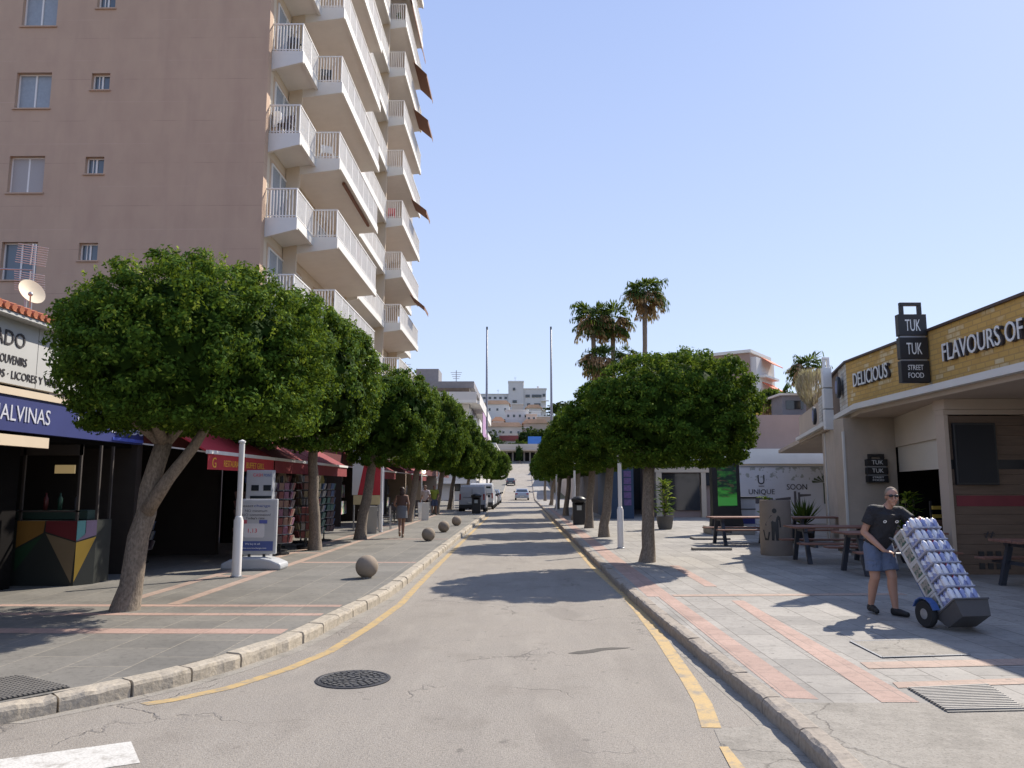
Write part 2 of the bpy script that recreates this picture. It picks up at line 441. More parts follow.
def paint(name, c, wear=.5):
    t = NT(name); v = t.coords()
    w = t.ramp(t.noise(7, 7, v, .7), wear-.10, wear+.07, (1, 1, 1, 1), (0, 0, 0, 1))
    w2 = t.math('MULTIPLY', t.ramp(t.noise(60, 4, v), .5, .6), .35)
    x = t.mix(t.math('MAXIMUM', t.math('SUBTRACT', 1., w), w2), lin(c), lin((.27, .24, .20)))
    x = t.mix(t.math('MULTIPLY', t.noise(2, 4, v), .35), x, mul(lin(c), .6))
    t.l(x, t.b.inputs['Base Color']); t.b.inputs['Roughness'].default_value = .8; return t.m
M['ypaint'] = paint('worn_yellow_paint', (.52, .36, .15), .56)
M['ypaint2'] = paint('yellow_paint', (.56, .39, .17), .575)
M['wpaint'] = paint('worn_white_paint', (.66, .64, .59), .60)
LY = [(6.62, -3.1), (6.75, -2.93), (7.15, -2.6), (7.9, -2.28), (8.67, -2.08), (10.2, -1.93), (12.1, -1.83), (14, -1.86), (18.4, -1.88), (48, -1.94)]
RY = [(6.05, 1.41), (6.7, 1.50), (7.5, 1.55), (9.4, 1.64), (11, 1.68), (13, 1.71), (17, 1.60), (32, 1.58), (60, 1.57)]
def line(name, pts, w, m, z=.003):
    ys_ = sorted(set([p[0] for p in pts]+[y for y in yrange(pts[0][0], pts[-1][0])]))
    vs = []
    for i, y in enumerate(ys_):
        x = interp(pts, y); y2 = y+.05; dx = interp(pts, y2)-interp(pts, y-.05); d = Vector((dx, .1)).normalized()
        for s_ in (-1, 1): vs.append((x+d.y*s_*w/2, y-d.x*s_*w/2, hz(y)+z))
    mb = MB(); mb.add(vs, [(2*i, 2*i+1, 2*i+3, 2*i+2) for i in range(len(ys_)-1)])
    return struct(mb.build(name, m))
line('yellow_line_left', LY, .12, M['ypaint'], .003)
line('yellow_line_right', RY, .145, M['ypaint2'], .003)
def flat(name, pts, z, m):
    mb = MB(); mb.add([(x, y, z) for x, y in pts], [tuple(range(len(pts)))]); return struct(mb.build(name, m))
flat('concrete_patch', [(1.42, 6.02), (1.90, 6.12), (1.89, 4.9), (1.85, 3.2), (1.30, 3.2), (1.30, 4.9)], .003, M['oldconc'])
flat('yellow_line_stub', [(1.36, 5.62), (1.42, 5.62), (1.42, 5.1), (1.32, 5.1)], .0055, M['ypaint2'])
a = Vector((-2.74, 5.69)); b = Vector((-2.47, 5.27)); u = Vector((-.88, -.475)); w = Vector((.54, -.84))
mbz = MB()
for k in range(4):
    p = a+w*k*1.0; q = b+w*k*1.0
    mbz.add([(p.x, p.y, .003), (p.x+u.x*3.4, p.y+u.y*3.4, .003), (q.x+u.x*3.4, q.y+u.y*3.4, .003), (q.x, q.y, .003)], [(0, 1, 2, 3)])
struct(mbz.build('crossing_stripes', M['wpaint']))
# coloured bands in the paving
bl = MB(); bl2 = MB()
def bandrect(mb, x0, y0, x1, y1, z=PZ+.002): mb.quad((x0, y0, z), (x1, y0, z), (x1, y1, z), (x0, y1, z))
for y0, y1 in ((8.98, 9.28), (10.22, 10.40), (10.95, 11.13)): bandrect(bl, -7.3, y0, kl(y0)-KW-.01, y1)
for x0, x1 in ((-5.78, -5.6), (-4.98, -4.8)): bandrect(bl2, x0, 11.15, x1, 50, PZ+.0035)
for y0 in (14.5, 19.5, 25.5, 32, 40): bandrect(bl, -5.6, y0, -5.0, y0+.2)
bandrect(bl, -4.79, 17.1, kl(17)-KW-.01, 17.3); bandrect(bl, -4.79, 24.6, kl(17)-KW-.01, 24.8)
struct(bl.build('pavement_band_left', M['pink'])); struct(bl2.build('pavement_band_left_long', M['pink_warm']))
br_ = MB()
br_.quad((2.07, 6.38, PZ+.002), (2.32, 6.34, PZ+.002), (2.28, 12, PZ+.002), (2.06, 12, PZ+.004))
br_.quad((1.90, 12, PZ+.002), (2.28, 12, PZ+.002), (2.28, 60, PZ+.002), (2.06, 60, PZ+.004))
br_.quad((2.77, 6.26, PZ+.003), (3.06, 6.26, PZ+.003), (3.23, 11.6, PZ+.003), (3.05, 11.6, PZ+.003))
br_.quad((3.05, 13.2, PZ+.003), (3.25, 13.2, PZ+.003), (3.3, 16.6, PZ+.003), (3.1, 16.6, PZ+.003))
struct(br_.build('pavement_band_right', M['pink']))
b3 = MB()
b3.quad((3.16, 7.36, PZ+.0045), (5.6, 7.62, PZ+.0045), (5.6, 7.88, PZ+.0045), (3.19, 7.62, PZ+.0045))
b3.quad((3.10, 6.68, PZ+.0045), (5.2, 6.95, PZ+.0045), (5.2, 7.14, PZ+.0045), (3.14, 6.87, PZ+.0045))
b3.quad((2.3, 12.0, PZ+.0045), (5.9, 12.2, PZ+.0045), (5.9, 12.42, PZ+.0045), (2.3, 12.2, PZ+.0045))
struct(b3.build('pavement_band_right_cross', M['pink_warm']))
# potholes (dark shallow depressions)
def pothole(pts, z=.003):
    t = mat('pothole_tar', (.10, .09, .078), .9, .35, 18, .4)
    mb = MB(); mb.add([(x, y, z) for x, y in pts], [tuple(range(len(pts)))]); return struct(mb.build('road_patch', t))
pothole([(.50, 8.62), (.62, 8.58), (.78, 8.66), (.90, 8.78), (1.12, 8.86), (1.22, 8.92), (1.0, 8.93), (.84, 8.88), (.74, 8.79), (.60, 8.72)])
SKY_S, SUN_S, EXPO, SKY_DUST, SKY_OZ = .125, 4.3, .60, .4, 1.6
# ------------------------------------------------------------ foliage
def leaf_mesh(name, P, N, T, L, W, rnd, m, parent=None):
    """P centre, N normal, T long axis (unit, arrays); one folded rhombus per leaf"""
    n = len(P); S = np.cross(N, T); S /= np.linalg.norm(S, axis=1)[:, None]+1e-9
    L = L[:, None]; W = W[:, None]
    v = np.empty((n, 4, 3), np.float32)
    v[:, 0] = P-T*L*.5; v[:, 1] = P+S*W*.5+T*L*.05+N*W*.12; v[:, 2] = P+T*L*.5; v[:, 3] = P-S*W*.5+T*L*.05+N*W*.12
    me = bpy.data.meshes.new(name); me.vertices.add(n*4); me.loops.add(n*4); me.polygons.add(n)
    me.vertices.foreach_set('co', v.ravel()); me.loops.foreach_set('vertex_index', np.arange(n*4, dtype=np.int32))
    me.polygons.foreach_set('loop_start', np.arange(0, n*4, 4, dtype=np.int32))
    me.update(calc_edges=True)
    at = me.attributes.new('rnd', 'FLOAT', 'FACE'); at.data.foreach_set('value', rnd.astype(np.float32))
    me.materials.append(m)
    o = bpy.data.objects.new(name, me); COL.objects.link(o); o.parent = parent; return o
def unit(a): return a/(np.linalg.norm(a, axis=1)[:, None]+1e-9)

def crown_data(seed, rad, n, leaf, clumps, flat=-.72, shaggy=.05, sprout=0, bx=2.7, bk=.07):
    """leaf positions spread over clumps on a pruned dome"""
    rg = np.random.default_rng(seed)
    U = unit(rg.normal(size=(clumps, 3)))
    U[:, 2] = np.where(U[:, 2] < -.55, -.55-(-.55-U[:, 2])*.55, U[:, 2])
    ph = rg.uniform(0, 6.28, 6)
    bump = 1+bk*np.sin(3*U[:, 0]+ph[0])*np.sin(4*U[:, 1]+ph[1])+.04*np.sin(5*U[:, 2]+ph[2]+3*U[:, 0])+rg.normal(0, shaggy, clumps)
    hh = np.hypot(U[:, 0], U[:, 1]); box = (hh**bx+np.abs(U[:, 2])**bx)**(-1/bx); U = U*box[:, None]
    C = U*bump[:, None]; C[:, 2] = np.maximum(C[:, 2], flat)
    depth = np.where(rg.random(clumps) < .28, rg.uniform(.70, .9, clumps), 1.)   # some clumps sit back and leave dark hollows
    C *= depth[:, None]; C *= .93
    k = rg.integers(0, clumps, n)
    cr = rg.uniform(.075, .145, clumps)
    D = unit(rg.normal(size=(n, 3))+U[k]*.7)
    P = C[k]+D*(cr[k]*rg.uniform(.35, 1.05, n))[:, None]
    P[:, 2] = np.maximum(P[:, 2], flat-.03+rg.normal(0, .02, n))
    P = P*np.array(rad)
    N = unit(D*1.0+rg.normal(size=(n, 3))*.55+np.array([0, 0, .25]))
    T = unit(np.cross(N, rg.normal(size=(n, 3))))
    ol = np.clip(rg.beta(1.6, 3.6, n)+np.clip(D[:, 2], 0, 1)*.10+.12*(rg.random(clumps)[k]-.5), 0, 1)
    L = leaf*rg.uniform(.7, 1.3, n); W = L*rg.uniform(.42, .6, n)
    if sprout:      # young shoots standing proud of the clipped surface
        Us = unit(rg.normal(size=(sprout, 3))+np.array([0, 0, .9])); Us = Us[Us[:, 2] > -.1]
        Ps, Ns, Ts, Rs = [], [], [], []
        for u in Us:
            base = u*np.array(rad)*.97; d = unit((u+np.array([0, 0, .9])+rg.normal(0, .25, 3))[None])[0]
            h = rg.uniform(.08, .30)
            for j in range(int(8+h*50)):
                s = rg.random(); q = base+d*h*s+rg.normal(0, .018, 3)
                Ps.append(q); t = unit((d*.7+rg.normal(0, .6, 3))[None])[0]; Ts.append(t)
                Ns.append(unit(np.cross(t, rg.normal(size=3))[None])[0]); Rs.append(rg.uniform(.55, 1.0))
        m = len(Ps); P = np.vstack([P, Ps]); N = np.vstack([N, Ns]); T = np.vstack([T, Ts])
        L = np.concatenate([L, leaf*rg.uniform(.6, 1., m)]); W = np.concatenate([W, leaf*rg.uniform(.3, .45, m)]); ol = np.concatenate([ol, Rs])
    return P, N, T, L, W, ol

def core_blocker(seed, rad, n, leaf, k=.84):  # coarse dark leaves added inside the crown to block light
    rg = np.random.default_rng(seed); D = unit(rg.normal(size=(n, 3)))
    P = D*(k*rg.uniform(.75, 1., n))[:, None]; P[:, 2] = np.maximum(P[:, 2], -.7); P = P*np.array(rad)
    N = unit(D+rg.normal(0, .3, (n, 3))); T = unit(np.cross(N, rg.normal(size=(n, 3))))
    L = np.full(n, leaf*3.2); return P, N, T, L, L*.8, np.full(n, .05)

def crown(seed, rad, n, leaf, clumps, parent, m, loc, **kw):
    a = crown_data(seed, rad, n, leaf, clumps, **kw); c = core_blocker(seed+1, rad, int(n*.09)+400, leaf)
    z = [np.concatenate([x, y]) for x, y in zip(a, c)]
    o = leaf_mesh('crown', *z, m, parent); o.location = loc; return o

def trunk_build(parent, base, top, r0, seed, limbs, rad):
    """base/top relative to the tree root; limbs fan out into the crown"""
    rn = random.Random(seed); mb = MB(); base = Vector(base); top = Vector(top)
    pts = []; rs = []
    for i in range(8):
        t = i/7; p = base.lerp(top, t)+Vector((rn.uniform(-.03, .03), rn.uniform(-.03, .03), 0))*(1 if 0 < i < 7 else 0)
        p += Vector(((top.x-base.x)*(t*t-t)*.35, 0, 0))
        pts.append(p); rs.append(r0*(1.28 if i == 0 else 1.02-.28*t))
    pts.insert(0, base-Vector((0, 0, .08))); rs.insert(0, r0*1.5)
    mb.tube(pts, rs, 14)
    for j in range(limbs):
        a = 6.28*j/limbs+rn.uniform(-.3, .3); s0 = pts[-1]-Vector((0, 0, .03))
        e = Vector((math.cos(a)*rad[0]*.5, math.sin(a)*rad[1]*.5, rad[2]*rn.uniform(.6, .95)))+top
        mid = s0.lerp(e, .45)+Vector((0, 0, -.05)); mb.tube([s0, mid, e], [r0*.55, r0*.38, r0*.12], 8)
    return mb.build('trunk', M['bark'], parent, smooth=True)

def ficus(label, root, c, rad, r0, seed, n, leaf, group, clumps=420, sprout=0, shaggy=.05, data=None, tk=None, flat=-.72, bx=2.7, bk=.07):
    t = thing('street_tree', label, 'tree', root, 0, group)
    rel = Vector(c)-Vector(root)
    if data is None:
        o = crown(seed, rad, n, leaf, clumps, t, M['leaf'], rel, sprout=sprout, shaggy=shaggy, flat=flat, bx=bx, bk=bk)
    else:
        o = data.copy(); COL.objects.link(o); o.parent = t; o.location = rel
        s = [rad[i]/data['r'][i] for i in range(3)]; o.scale = s; o.rotation_euler = (0, 0, 0)
    if 'r' not in o: pass
    top = Vector((rel.x*.55 if tk is None else tk[0], rel.y*.3, rel.z-rad[2]*.62 if tk is None else tk[1]))
    trunk_build(t, (0, 0, 0), top, r0, seed, 5, rad); return t, o

GL = 'street trees along the left pavement'; GR = 'street trees along the right pavement'
tL1, oL1 = ficus('large shaggy clipped tree in front of the supermarket with thick leaning pale trunk', (-5.32, 10.65, PZ), (-4.60, 10.9, 3.54), (1.68, 2.1, 1.30), .155, 11, 92000, .064, GL,
      clumps=680, sprout=190, shaggy=.055, tk=(.36, 2.25), flat=-.74, bx=2.3)
mb = MB(); mb.tube([(.22, -.02, 1.30), (.50, -.03, 1.75), (.82, 0, 2.2), (1.2, .05, 2.9)], [.105, .085, .07, .04], 10); mb.build('side_limb', M['bark'], tL1, smooth=True)
tR1, oR1 = ficus('round clipped tree nearest the camera on the right pavement with straight trunk', (2.76, 17.37, PZ), (3.40, 17.4, 3.42), (1.85, 1.92, 1.27), .15, 23, 80000, .075, GR,
      clumps=600, sprout=110, shaggy=.018, tk=(.12, 2.15), flat=-.93, bx=3.0, bk=.02)
va = crown(31, (1.9, 1.9, 1.6), 46000, .088, 420, None, M['leaf'], (0, 0, 0), sprout=60, shaggy=.035, flat=-.93, bk=.04)
vb = crown(37, (1.9, 1.9, 1.6), 40000, .092, 360, None, M['leaf'], (0, 0, 0), sprout=40, shaggy=.025, flat=-.93, bk=.03)
VR = (1.9, 1.9, 1.6)
protos = [va, vb]
for o in protos: o['r'] = VR
spec = [
 ('tall shaggy clipped tree behind the white pole and exchange board', (-5.36, 20.48), (-5.5, 19.2, 4.45), (1.85, 3.1, 1.85), .15, GL, 0),
 ('clipped tree with dark leaning trunk beside the red and white panel', (-5.03, 24.6), (-4.3, 24.8, 3.95), (1.62, 1.9, 1.62), .17, GL, 1),
 ('clipped tree behind the walking woman on the left pavement', (-5.2, 36.3), (-4.25, 36.3, 4.35), (1.7, 2.1, 1.9), .17, GL, 0),
 ('clipped tree left of the grey van', (-5.05, 46.6), (-4.15, 46.6, 4.4), (1.75, 2.2, 1.9), .17, GL, 1),
 ('clipped tree beside the grey van cab on the left', (-5.06, 55.4), (-4.3, 55.4, 4.25), (1.8, 2., 1.85), .16, GL, 0),
 ('dark round tree beyond the white van on the left', (-4.9, 68.6), (-4.1, 68.6, 4.2), (2.0, 2.0, 1.9), .16, GL, 1),
 ('farthest dark round tree at the end of the left row', (-3.9, 92), (-2.95, 92, 4.2), (1.75, 1.8, 1.75), .16, GL, 0),
 ('second clipped tree of the right row behind the tall white pole', (2.71, 25.8), (3.25, 25.8, 3.75), (1.9, 2.0, 1.45), .16, GR, 1),
 ('clipped tree just in front of the black litter bin on the right', (2.69, 31.2), (3.0, 31.3, 3.7), (1.85, 1.9, 1.4), .16, GR, 0),
 ('clipped tree just behind the black litter bin on the right', (2.64, 38.5), (3.0, 38.5, 3.85), (1.8, 1.9, 1.55), .16, GR, 1),
 ('fifth clipped tree of the right row counted from the nearest', (2.50, 44), (3.1, 44, 3.95), (1.9, 1.9, 1.65), .15, GR, 0),
 ('sixth clipped tree of the right row counted from the nearest', (2.6, 56.8), (3.3, 56.8, 4.1), (2.0, 2.0, 1.8), .16, GR, 1),
 ('seventh clipped tree of the right row counted from the nearest', (2.6, 68), (3.4, 68, 4.1), (2.0, 2.0, 1.75), .16, GR, 0),
 ('lighter clipped tree level with the silver car on the right', (2.7, 88), (2.75, 88, 3.9), (1.75, 1.8, 1.6), .16, GR, 1),
]
for i, (lab, (x, y), c, rad, r0, g_, v) in enumerate(spec):
    ficus(lab, (x, y, PZ), c, rad, r0, 50+i, 0, 0, g_, data=protos[v])
for o in protos: bpy.data.objects.remove(o)

# palms ---------------------------------------------------------
def palm_crown(seed, rad, nf, dead):
    rg = np.random.default_rng(seed); out = {'g': [[], [], [], [], [], []], 'd': [[], [], [], [], [], []]}
    for i in range(nf):
        isd = rg.random() < dead
        az = rg.uniform(0, 6.28); el = rg.uniform(-1.25, .55) if isd else rg.uniform(-.75, 1.2)
        L = rad*rg.uniform(.55, 1.0)
        d = np.array([math.cos(az)*math.cos(el), math.sin(az)*math.cos(el), math.sin(el)])
        hub = d*L*.55; hub[2] -= .05*L
        side = unit(np.cross(d, [0, 0, 1.])[None])[0]; key = 'd' if isd else 'g'; q = out[key]
        for j in range(16):
            a = -1.25+2.5*j/15+rg.normal(0, .06); dd = d*math.cos(a)+side*math.sin(a); dd[2] -= .25+abs(a)*.25+(.5 if isd else 0)
            dd /= np.linalg.norm(dd); ll = L*.52*rg.uniform(.8, 1.1)
            q[0].append(hub+dd*ll*.5); q[2].append(dd); nn = np.cross(dd, rg.normal(0, .4, 3)+np.cross(dd, [0, 0, 1.])); q[1].append(nn/np.linalg.norm(nn))
            q[3].append(ll); q[4].append(rad*.075); q[5].append(rg.random())
            tip = hub+dd*ll; t2 = dd*.3+np.array([0, 0, -1.]); t2 /= np.linalg.norm(t2)
            q[0].append(tip+t2*ll*.2); q[2].append(t2); q[1].append(nn/np.linalg.norm(nn)); q[3].append(ll*.42); q[4].append(rad*.05); q[5].append(rg.random())
        for s in np.linspace(0, 1, 3):   # petiole
            q[0].append(hub*s*.9+hub*.05); q[2].append(unit(hub[None])[0]); q[1].append(side*0+np.array([side[1], -side[0], .4])/1.1); q[3].append(L*.25); q[4].append(rad*.03); q[5].append(.6)
    return {k: [np.array(x, float) for x in v] for k, v in out.items()}
def palm(label, x, y, z0, ztop, rad, seed, group, dead=.42, lean=0.):
    t = thing('palm_tree', label, 'palm tree', (x, y, z0), 0, group); h = ztop-z0
    mb = MB(); mb.tube([(lean*(1-s)**2*-1+lean, 0, h*s-.1*(s == 0)) for s in (0, .25, .5, .75, 1)], [.28, .22, .19, .18, .2], 10)
    mb.build('trunk', M['bark'], t, smooth=True)
    cd = palm_crown(seed, rad, 62, dead)
    for k, mm, nm in (('g', M['palm_green'], 'green_fronds'), ('d', M['palm_dead'], 'dead_fronds')):
        o = leaf_mesh(nm, *cd[k], mm, t); o.location = (lean, 0, h)
GP = 'palm trees behind the right tree row'
palm('tall palm highest of the cluster, with bare slim trunk and brown skirt', 8.9, 60, 0, 17.0, 2.1, 1, GP, lean=.9)
palm('palm with ragged brown skirt, left of the tallest palm', 5.9, 62, 0, 15.3, 2.2, 2, GP)
palm('palm squeezed between the tallest palm and its ragged left neighbour', 7.6, 63, 0, 15.4, 2.0, 3, GP)
palm('low dead looking palm under the leftmost tall palm', 5.9, 58, 0, 11.3, 1.8, 4, GP, .6)
palm('low palm just above the clipped crown below the tallest palm', 8.6, 61, 0, 12.0, 1.2, 5, GP, .5)
palm('palm rising behind the white brick sign panel on the right', 16.4, 44, 0, 8.5, 1.3, 6, 'palm trees behind the restaurant', .5)
palm('shorter palm left of the one behind the white brick panel', 16.0, 48, 0, 7.0, 1.6, 7, 'palm trees behind the restaurant', .5)

# ------------------------------------------------------------ tall apartment building
def brown_wall():
    t = NT('brown_render'); v = t.obj()
    a = t.noise(.35, 6, v); b = t.noise(1.6, 6, t.scaled(v, (1, 1, .5))); f = t.noise(40, 3, v)
    c = t.mix(a, lin((.485, .34, .245)), lin((.58, .415, .30)))
    c = t.mix(t.math('MULTIPLY', t.ramp(t.noise(.8, 6, t.scaled(v, (1.6, 1, .12))), .5, .72), .35), c, lin((.38, .265, .205)))
    c = t.mix(t.math('MULTIPLY', t.ramp(b, .4, .75), .45), c, lin((.42, .285, .215)))
    # pour joints: thin paler and darker lines every half storey, and in patches
    sp = t.n('ShaderNodeSeparateXYZ', {0: v}); z = sp.outputs[2]; x = sp.outputs[0]
    for per, off, w, col in ((1.54, .32, .012, (.62, .45, .36)), (1.54, 1.02, .01, (.27, .17, .14))):
        fr = t.math('FRACT', t.math('DIVIDE', t.math('ADD', z, off), per))
        ln = t.math('LESS_THAN', fr, w/per*1.5); mk = t.ramp(t.noise(.9, 3, t.scaled(v, (1, 1, 3))), .42, .6)
        c = t.mix(t.math('MULTIPLY', t.math('MULTIPLY', ln, mk), .55), c, lin(col))
    t.l(c, t.b.inputs['Base Color']); t.b.inputs['Roughness'].default_value = .9
    t.bump(t.math('ADD', b, f), .25, .01); return t.m
M['brown'] = brown_wall()
ap = thing('apartment_building', 'tall brown rendered apartment block with stacked white balconies along its street side', 'building', (-15, 25.4, 0))
X0, X1, Y0, Y1 = -30, -8.85, 25.4, 54.0
FL = 3.08; Z1 = 4.84; NF = 11; ZT = Z1+NF*FL
# front wall with real openings
def wall_with_holes(x0, x1, z0, z1, holes, y, th):
    xs = sorted(set([x0, x1]+[h[0] for h in holes]+[h[2] for h in holes])); zs = sorted(set([z0, z1]+[h[1] for h in holes]+[h[3] for h in holes]))
    mb = MB()
    for i in range(len(xs)-1):
        for j in range(len(zs)-1):
            cx = (xs[i]+xs[i+1])/2; cz = (zs[j]+zs[j+1])/2
            if any(h[0] < cx < h[2] and h[1] < cz < h[3] for h in holes): continue
            mb.quad((xs[i], y, zs[j]), (xs[i+1], y, zs[j]), (xs[i+1], y, zs[j+1]), (xs[i], y, zs[j+1]))
    for h in holes:
        a, b, c, d = h
        mb.quad((a, y, b), (c, y, b), (c, y+th, b), (a, y+th, b)); mb.quad((a, y, d), (a, y+th, d), (c, y+th, d), (c, y, d))
        mb.quad((a, y, b), (a, y+th, b), (a, y+th, d), (a, y, d)); mb.quad((c, y, b), (c, y, d), (c, y+th, d), (c, y+th, b))
    return mb
holes = []; wins = []
for k in range(NF):
    zt = Z1+k*FL
    big = (-17.70, zt+.79, -16.46, zt+2.12); sm = (-15.05, zt+1.46, -14.40, zt+2.08)
    holes += [big, sm]; wins += [('big', big, k), ('small', sm, k)]
mb = wall_with_holes(X0, X1, 0, ZT, holes, Y0, .22)
mb.quad((X1, Y0, 0), (X1, Y0+.35, 0), (X1, Y0+.35, ZT), (X1, Y0, ZT))
mb.build('front_wall', M['brown'], ap, world=True)
mb = MB(); mb.box(X0, Y0+.222, 0, X1-.35, Y0+.35, ZT-.01)
mb.build('room_back', M['dark'], ap, world=True)
mb = MB(); mb.box(X0, Y0+.353, 0, X1-.02, Y1, ZT-.02)
mb.build('side_wall', M['cream'], ap, world=True)
mb = MB(); mb.box(X0-.1, Y0-.1, ZT, X1+.1, Y1+.1, ZT+.5); mb.build('roof_parapet', M['white'], ap, world=True)
M['shutter'] = mat('roller_shutter_grey', (.40, .37, .36), .6, .04, 20)
for kind, (a, b, c, d), k in wins:
    y = Y0+.15; mb = MB(); w = .05
    mb.box(a, y, b, a+w, y+.06, d); mb.box(c-w, y, b, c, y+.06, d); mb.box(a+w, y, d-w, c-w, y+.06, d); mb.box(a+w, y, b, c-w, y+.06, b+w)
    m_ = (a+c)/2; mb.box(m_-.03, y, b+w, m_+.03, y+.06, d-w)
    if kind == 'small': mb.box(m_-.14, y+.004, b+w, m_-.11, y+.056, d-w)
    fr = mb.build('window', M['metal_white'], ap, world=True)
    mb = MB(); mb.box(a-.05, Y0-.05, b-.05, c+.05, Y0+.14, b-.002); mb.build('sill', M['brown'], fr, world=True)
    mb = MB()
    if kind == 'big' and k in (1, 2, 5, 8):
        if k == 2: mb.box(a+w, y+.01, b+w, c-w, y+.03, d-w); mb.build('roller_shutter', M['shutter'], fr, world=True)
        else: mb.box(a+w, y+.03, b+w, c-w, y+.04, d-w); mb.build('pane', M['pane'], fr, world=True)
    else:
        mb.box(a+w, y+.03, b+w, c-w, y+.04, d-w); mb.build('pane', M['curtain'] if kind == 'big' else M['pane'], fr, world=True)

# balconies ------------------------------------------------------
def balcony_proto(L, P, name='balcony'):
    mb = MB()   # wedge slab: local x out from wall, y along, z up; origin wall/top
    mb.prism([(0, 0), (P, 0), (P, -.33), (P-.12, -.33), (P-.12, -.25), (.0, -.42)], .12, L-.001, 'y')
    mb.prism([(0, .003), (P+.004, .003), (P+.004, -.42), (P-.16, -.46), (.0, -.70)], 0, .12, 'y')
    slab = mb.build(name, M['white'])
    mb = MB(); mb.box(.12, .14, .004, P-.06, L-.05, .02); mb.build('tiled_floor', mat('balcony_tiles', (.32, .22, .17), .7), slab)
    mb = MB(); h = 1.08
    mb.box(P-.075, .03, h-.045, P-.02, L-.03, h); mb.box(0, .03, h-.045, P-.077, .085, h)
    mb.box(P-.065, .05, .07, P-.03, L-.05, .10); mb.box(0, .04, .07, P-.077, .075, .10)
    n = int(L/.095)
    for i in range(n+1):
        y = .06+(L-.12)*i/n; big = i % 12 == 0
        w = .03 if big else .017
        mb.box(P-.047-(.015 if big else .006), y-w, .004, P-.047+(.015 if big else .006), y+w, h-.046)
    n = max(3, int(P/.115))
    for i in range(n):
        x = .03+(P-.12)*i/n; mb.box(x, .045, .004, x+.035, .07, h-.046)
    mb.build('railing', M['metal_white'], slab)
    return slab
cols = [('A', Y0+.36, 27.9, 1.12), ('B', 27.9, 35.8, 2.02), ('C', 35.8, 43.15, 1.12), ('D', 43.15, 50.9, 2.02), ('E', 50.9, 53.8, 1.12)]
inv = Vector((ap.location))
def door_proto(w):
    mb = MB(); h = 2.15
    mb.box(0, 0, 0, .06, .06, h); mb.box(0, w-.06, 0, .06, w, h); mb.box(0, .06, h-.06, .06, w-.06, h); mb.box(.002, w/2-.03, .0, .062, w/2+.03, h-.06)
    o = mb.build('balcony_door', M['metal_white']); mb = MB(); mb.box(.015, .06, .0, .03, w-.06, h-.06); mb.build('pane', M['curtain'], o)
    mb = MB(); mb.box(-.004, -.1, 0, .01, w+.1, h+.15); mb.build('frame_surround', mat('tan_surround', (.55, .40, .28), .8), o)
    return o
dpro = door_proto(1.9); first = True
M['awn'] = mat('brown_awning', (.20, .095, .06), .85, .15, 4)
for ci, (nm, ya, yb, P) in enumerate(cols):
    pro = balcony_proto(yb-ya, P)
    for k in range(NF):
        z = Z1+k*FL
        o = pro if k == 0 else copy_tree(pro)
        o.parent = ap; o.location = Vector((X1-.015, ya, z))-inv
    for k in range(NF):
        for q in range(1 if yb-ya < 4 else 2):
            o = dpro if first else copy_tree(dpro); first = False
            o.parent = ap; o.location = Vector((X1+.002-.02, ya+.45+q*3.9, Z1+k*FL+.02))-inv
# awnings let down from the slabs of the far bay
rr = random.Random(5)
def awning(ya, yb, x, z, out, drop, name='awning'):
    mb = MB(); mb.prism([(x, z), (x+out, z-drop), (x+out, z-drop-.22), (x+out-.012, z-drop-.22), (x+out-.012, z-drop-.02), (x-.01, z-.03)], ya, yb, 'y')
    o = mb.build(name, M['awn'], ap, world=True)
    mb = MB(); mb.bar((x, ya-.01, z-.9), (x+out, ya-.01, z-drop), .03); mb.bar((x, yb+.01, z-.9), (x+out, yb+.01, z-drop), .03); mb.build('awning_arm', M['metal_white'], o)
for k, (ya, yb, out, drop) in {2: (47.2, 49.2, .9, .75), 4: (47, 49, .95, .75), 5: (44.0, 46, .0, 0), 6: (47.2, 50, .95, .8), 7: (47.0, 50.5, .85, .85), 8: (44, 50.5, .3, 1.)}.items():
    if out > .1: awning(ya, yb, X1+1.95, Z1+(k+1)*FL-.45, out, drop)
for k in (3, 7):     # folded dark awnings under big balconies
    mb = MB(); mb.tube([(X1+1.8, 29.5, Z1+k*FL-.36), (X1+1.8, 34.5, Z1+k*FL-.36)], .07, 8); mb.build('folded_awning', M['awn'], ap, world=True)
# dividing walls between flats
for y, P in ((27.9, .5), (35.8, .6), (43.15, 1.05), (50.9, .6)):
    mb = MB(); mb.box(X1+.003, y-.06, Z1+.005, X1+P, y+.06, ZT-.1); mb.build('dividing_wall', M['cream'], ap, world=True)

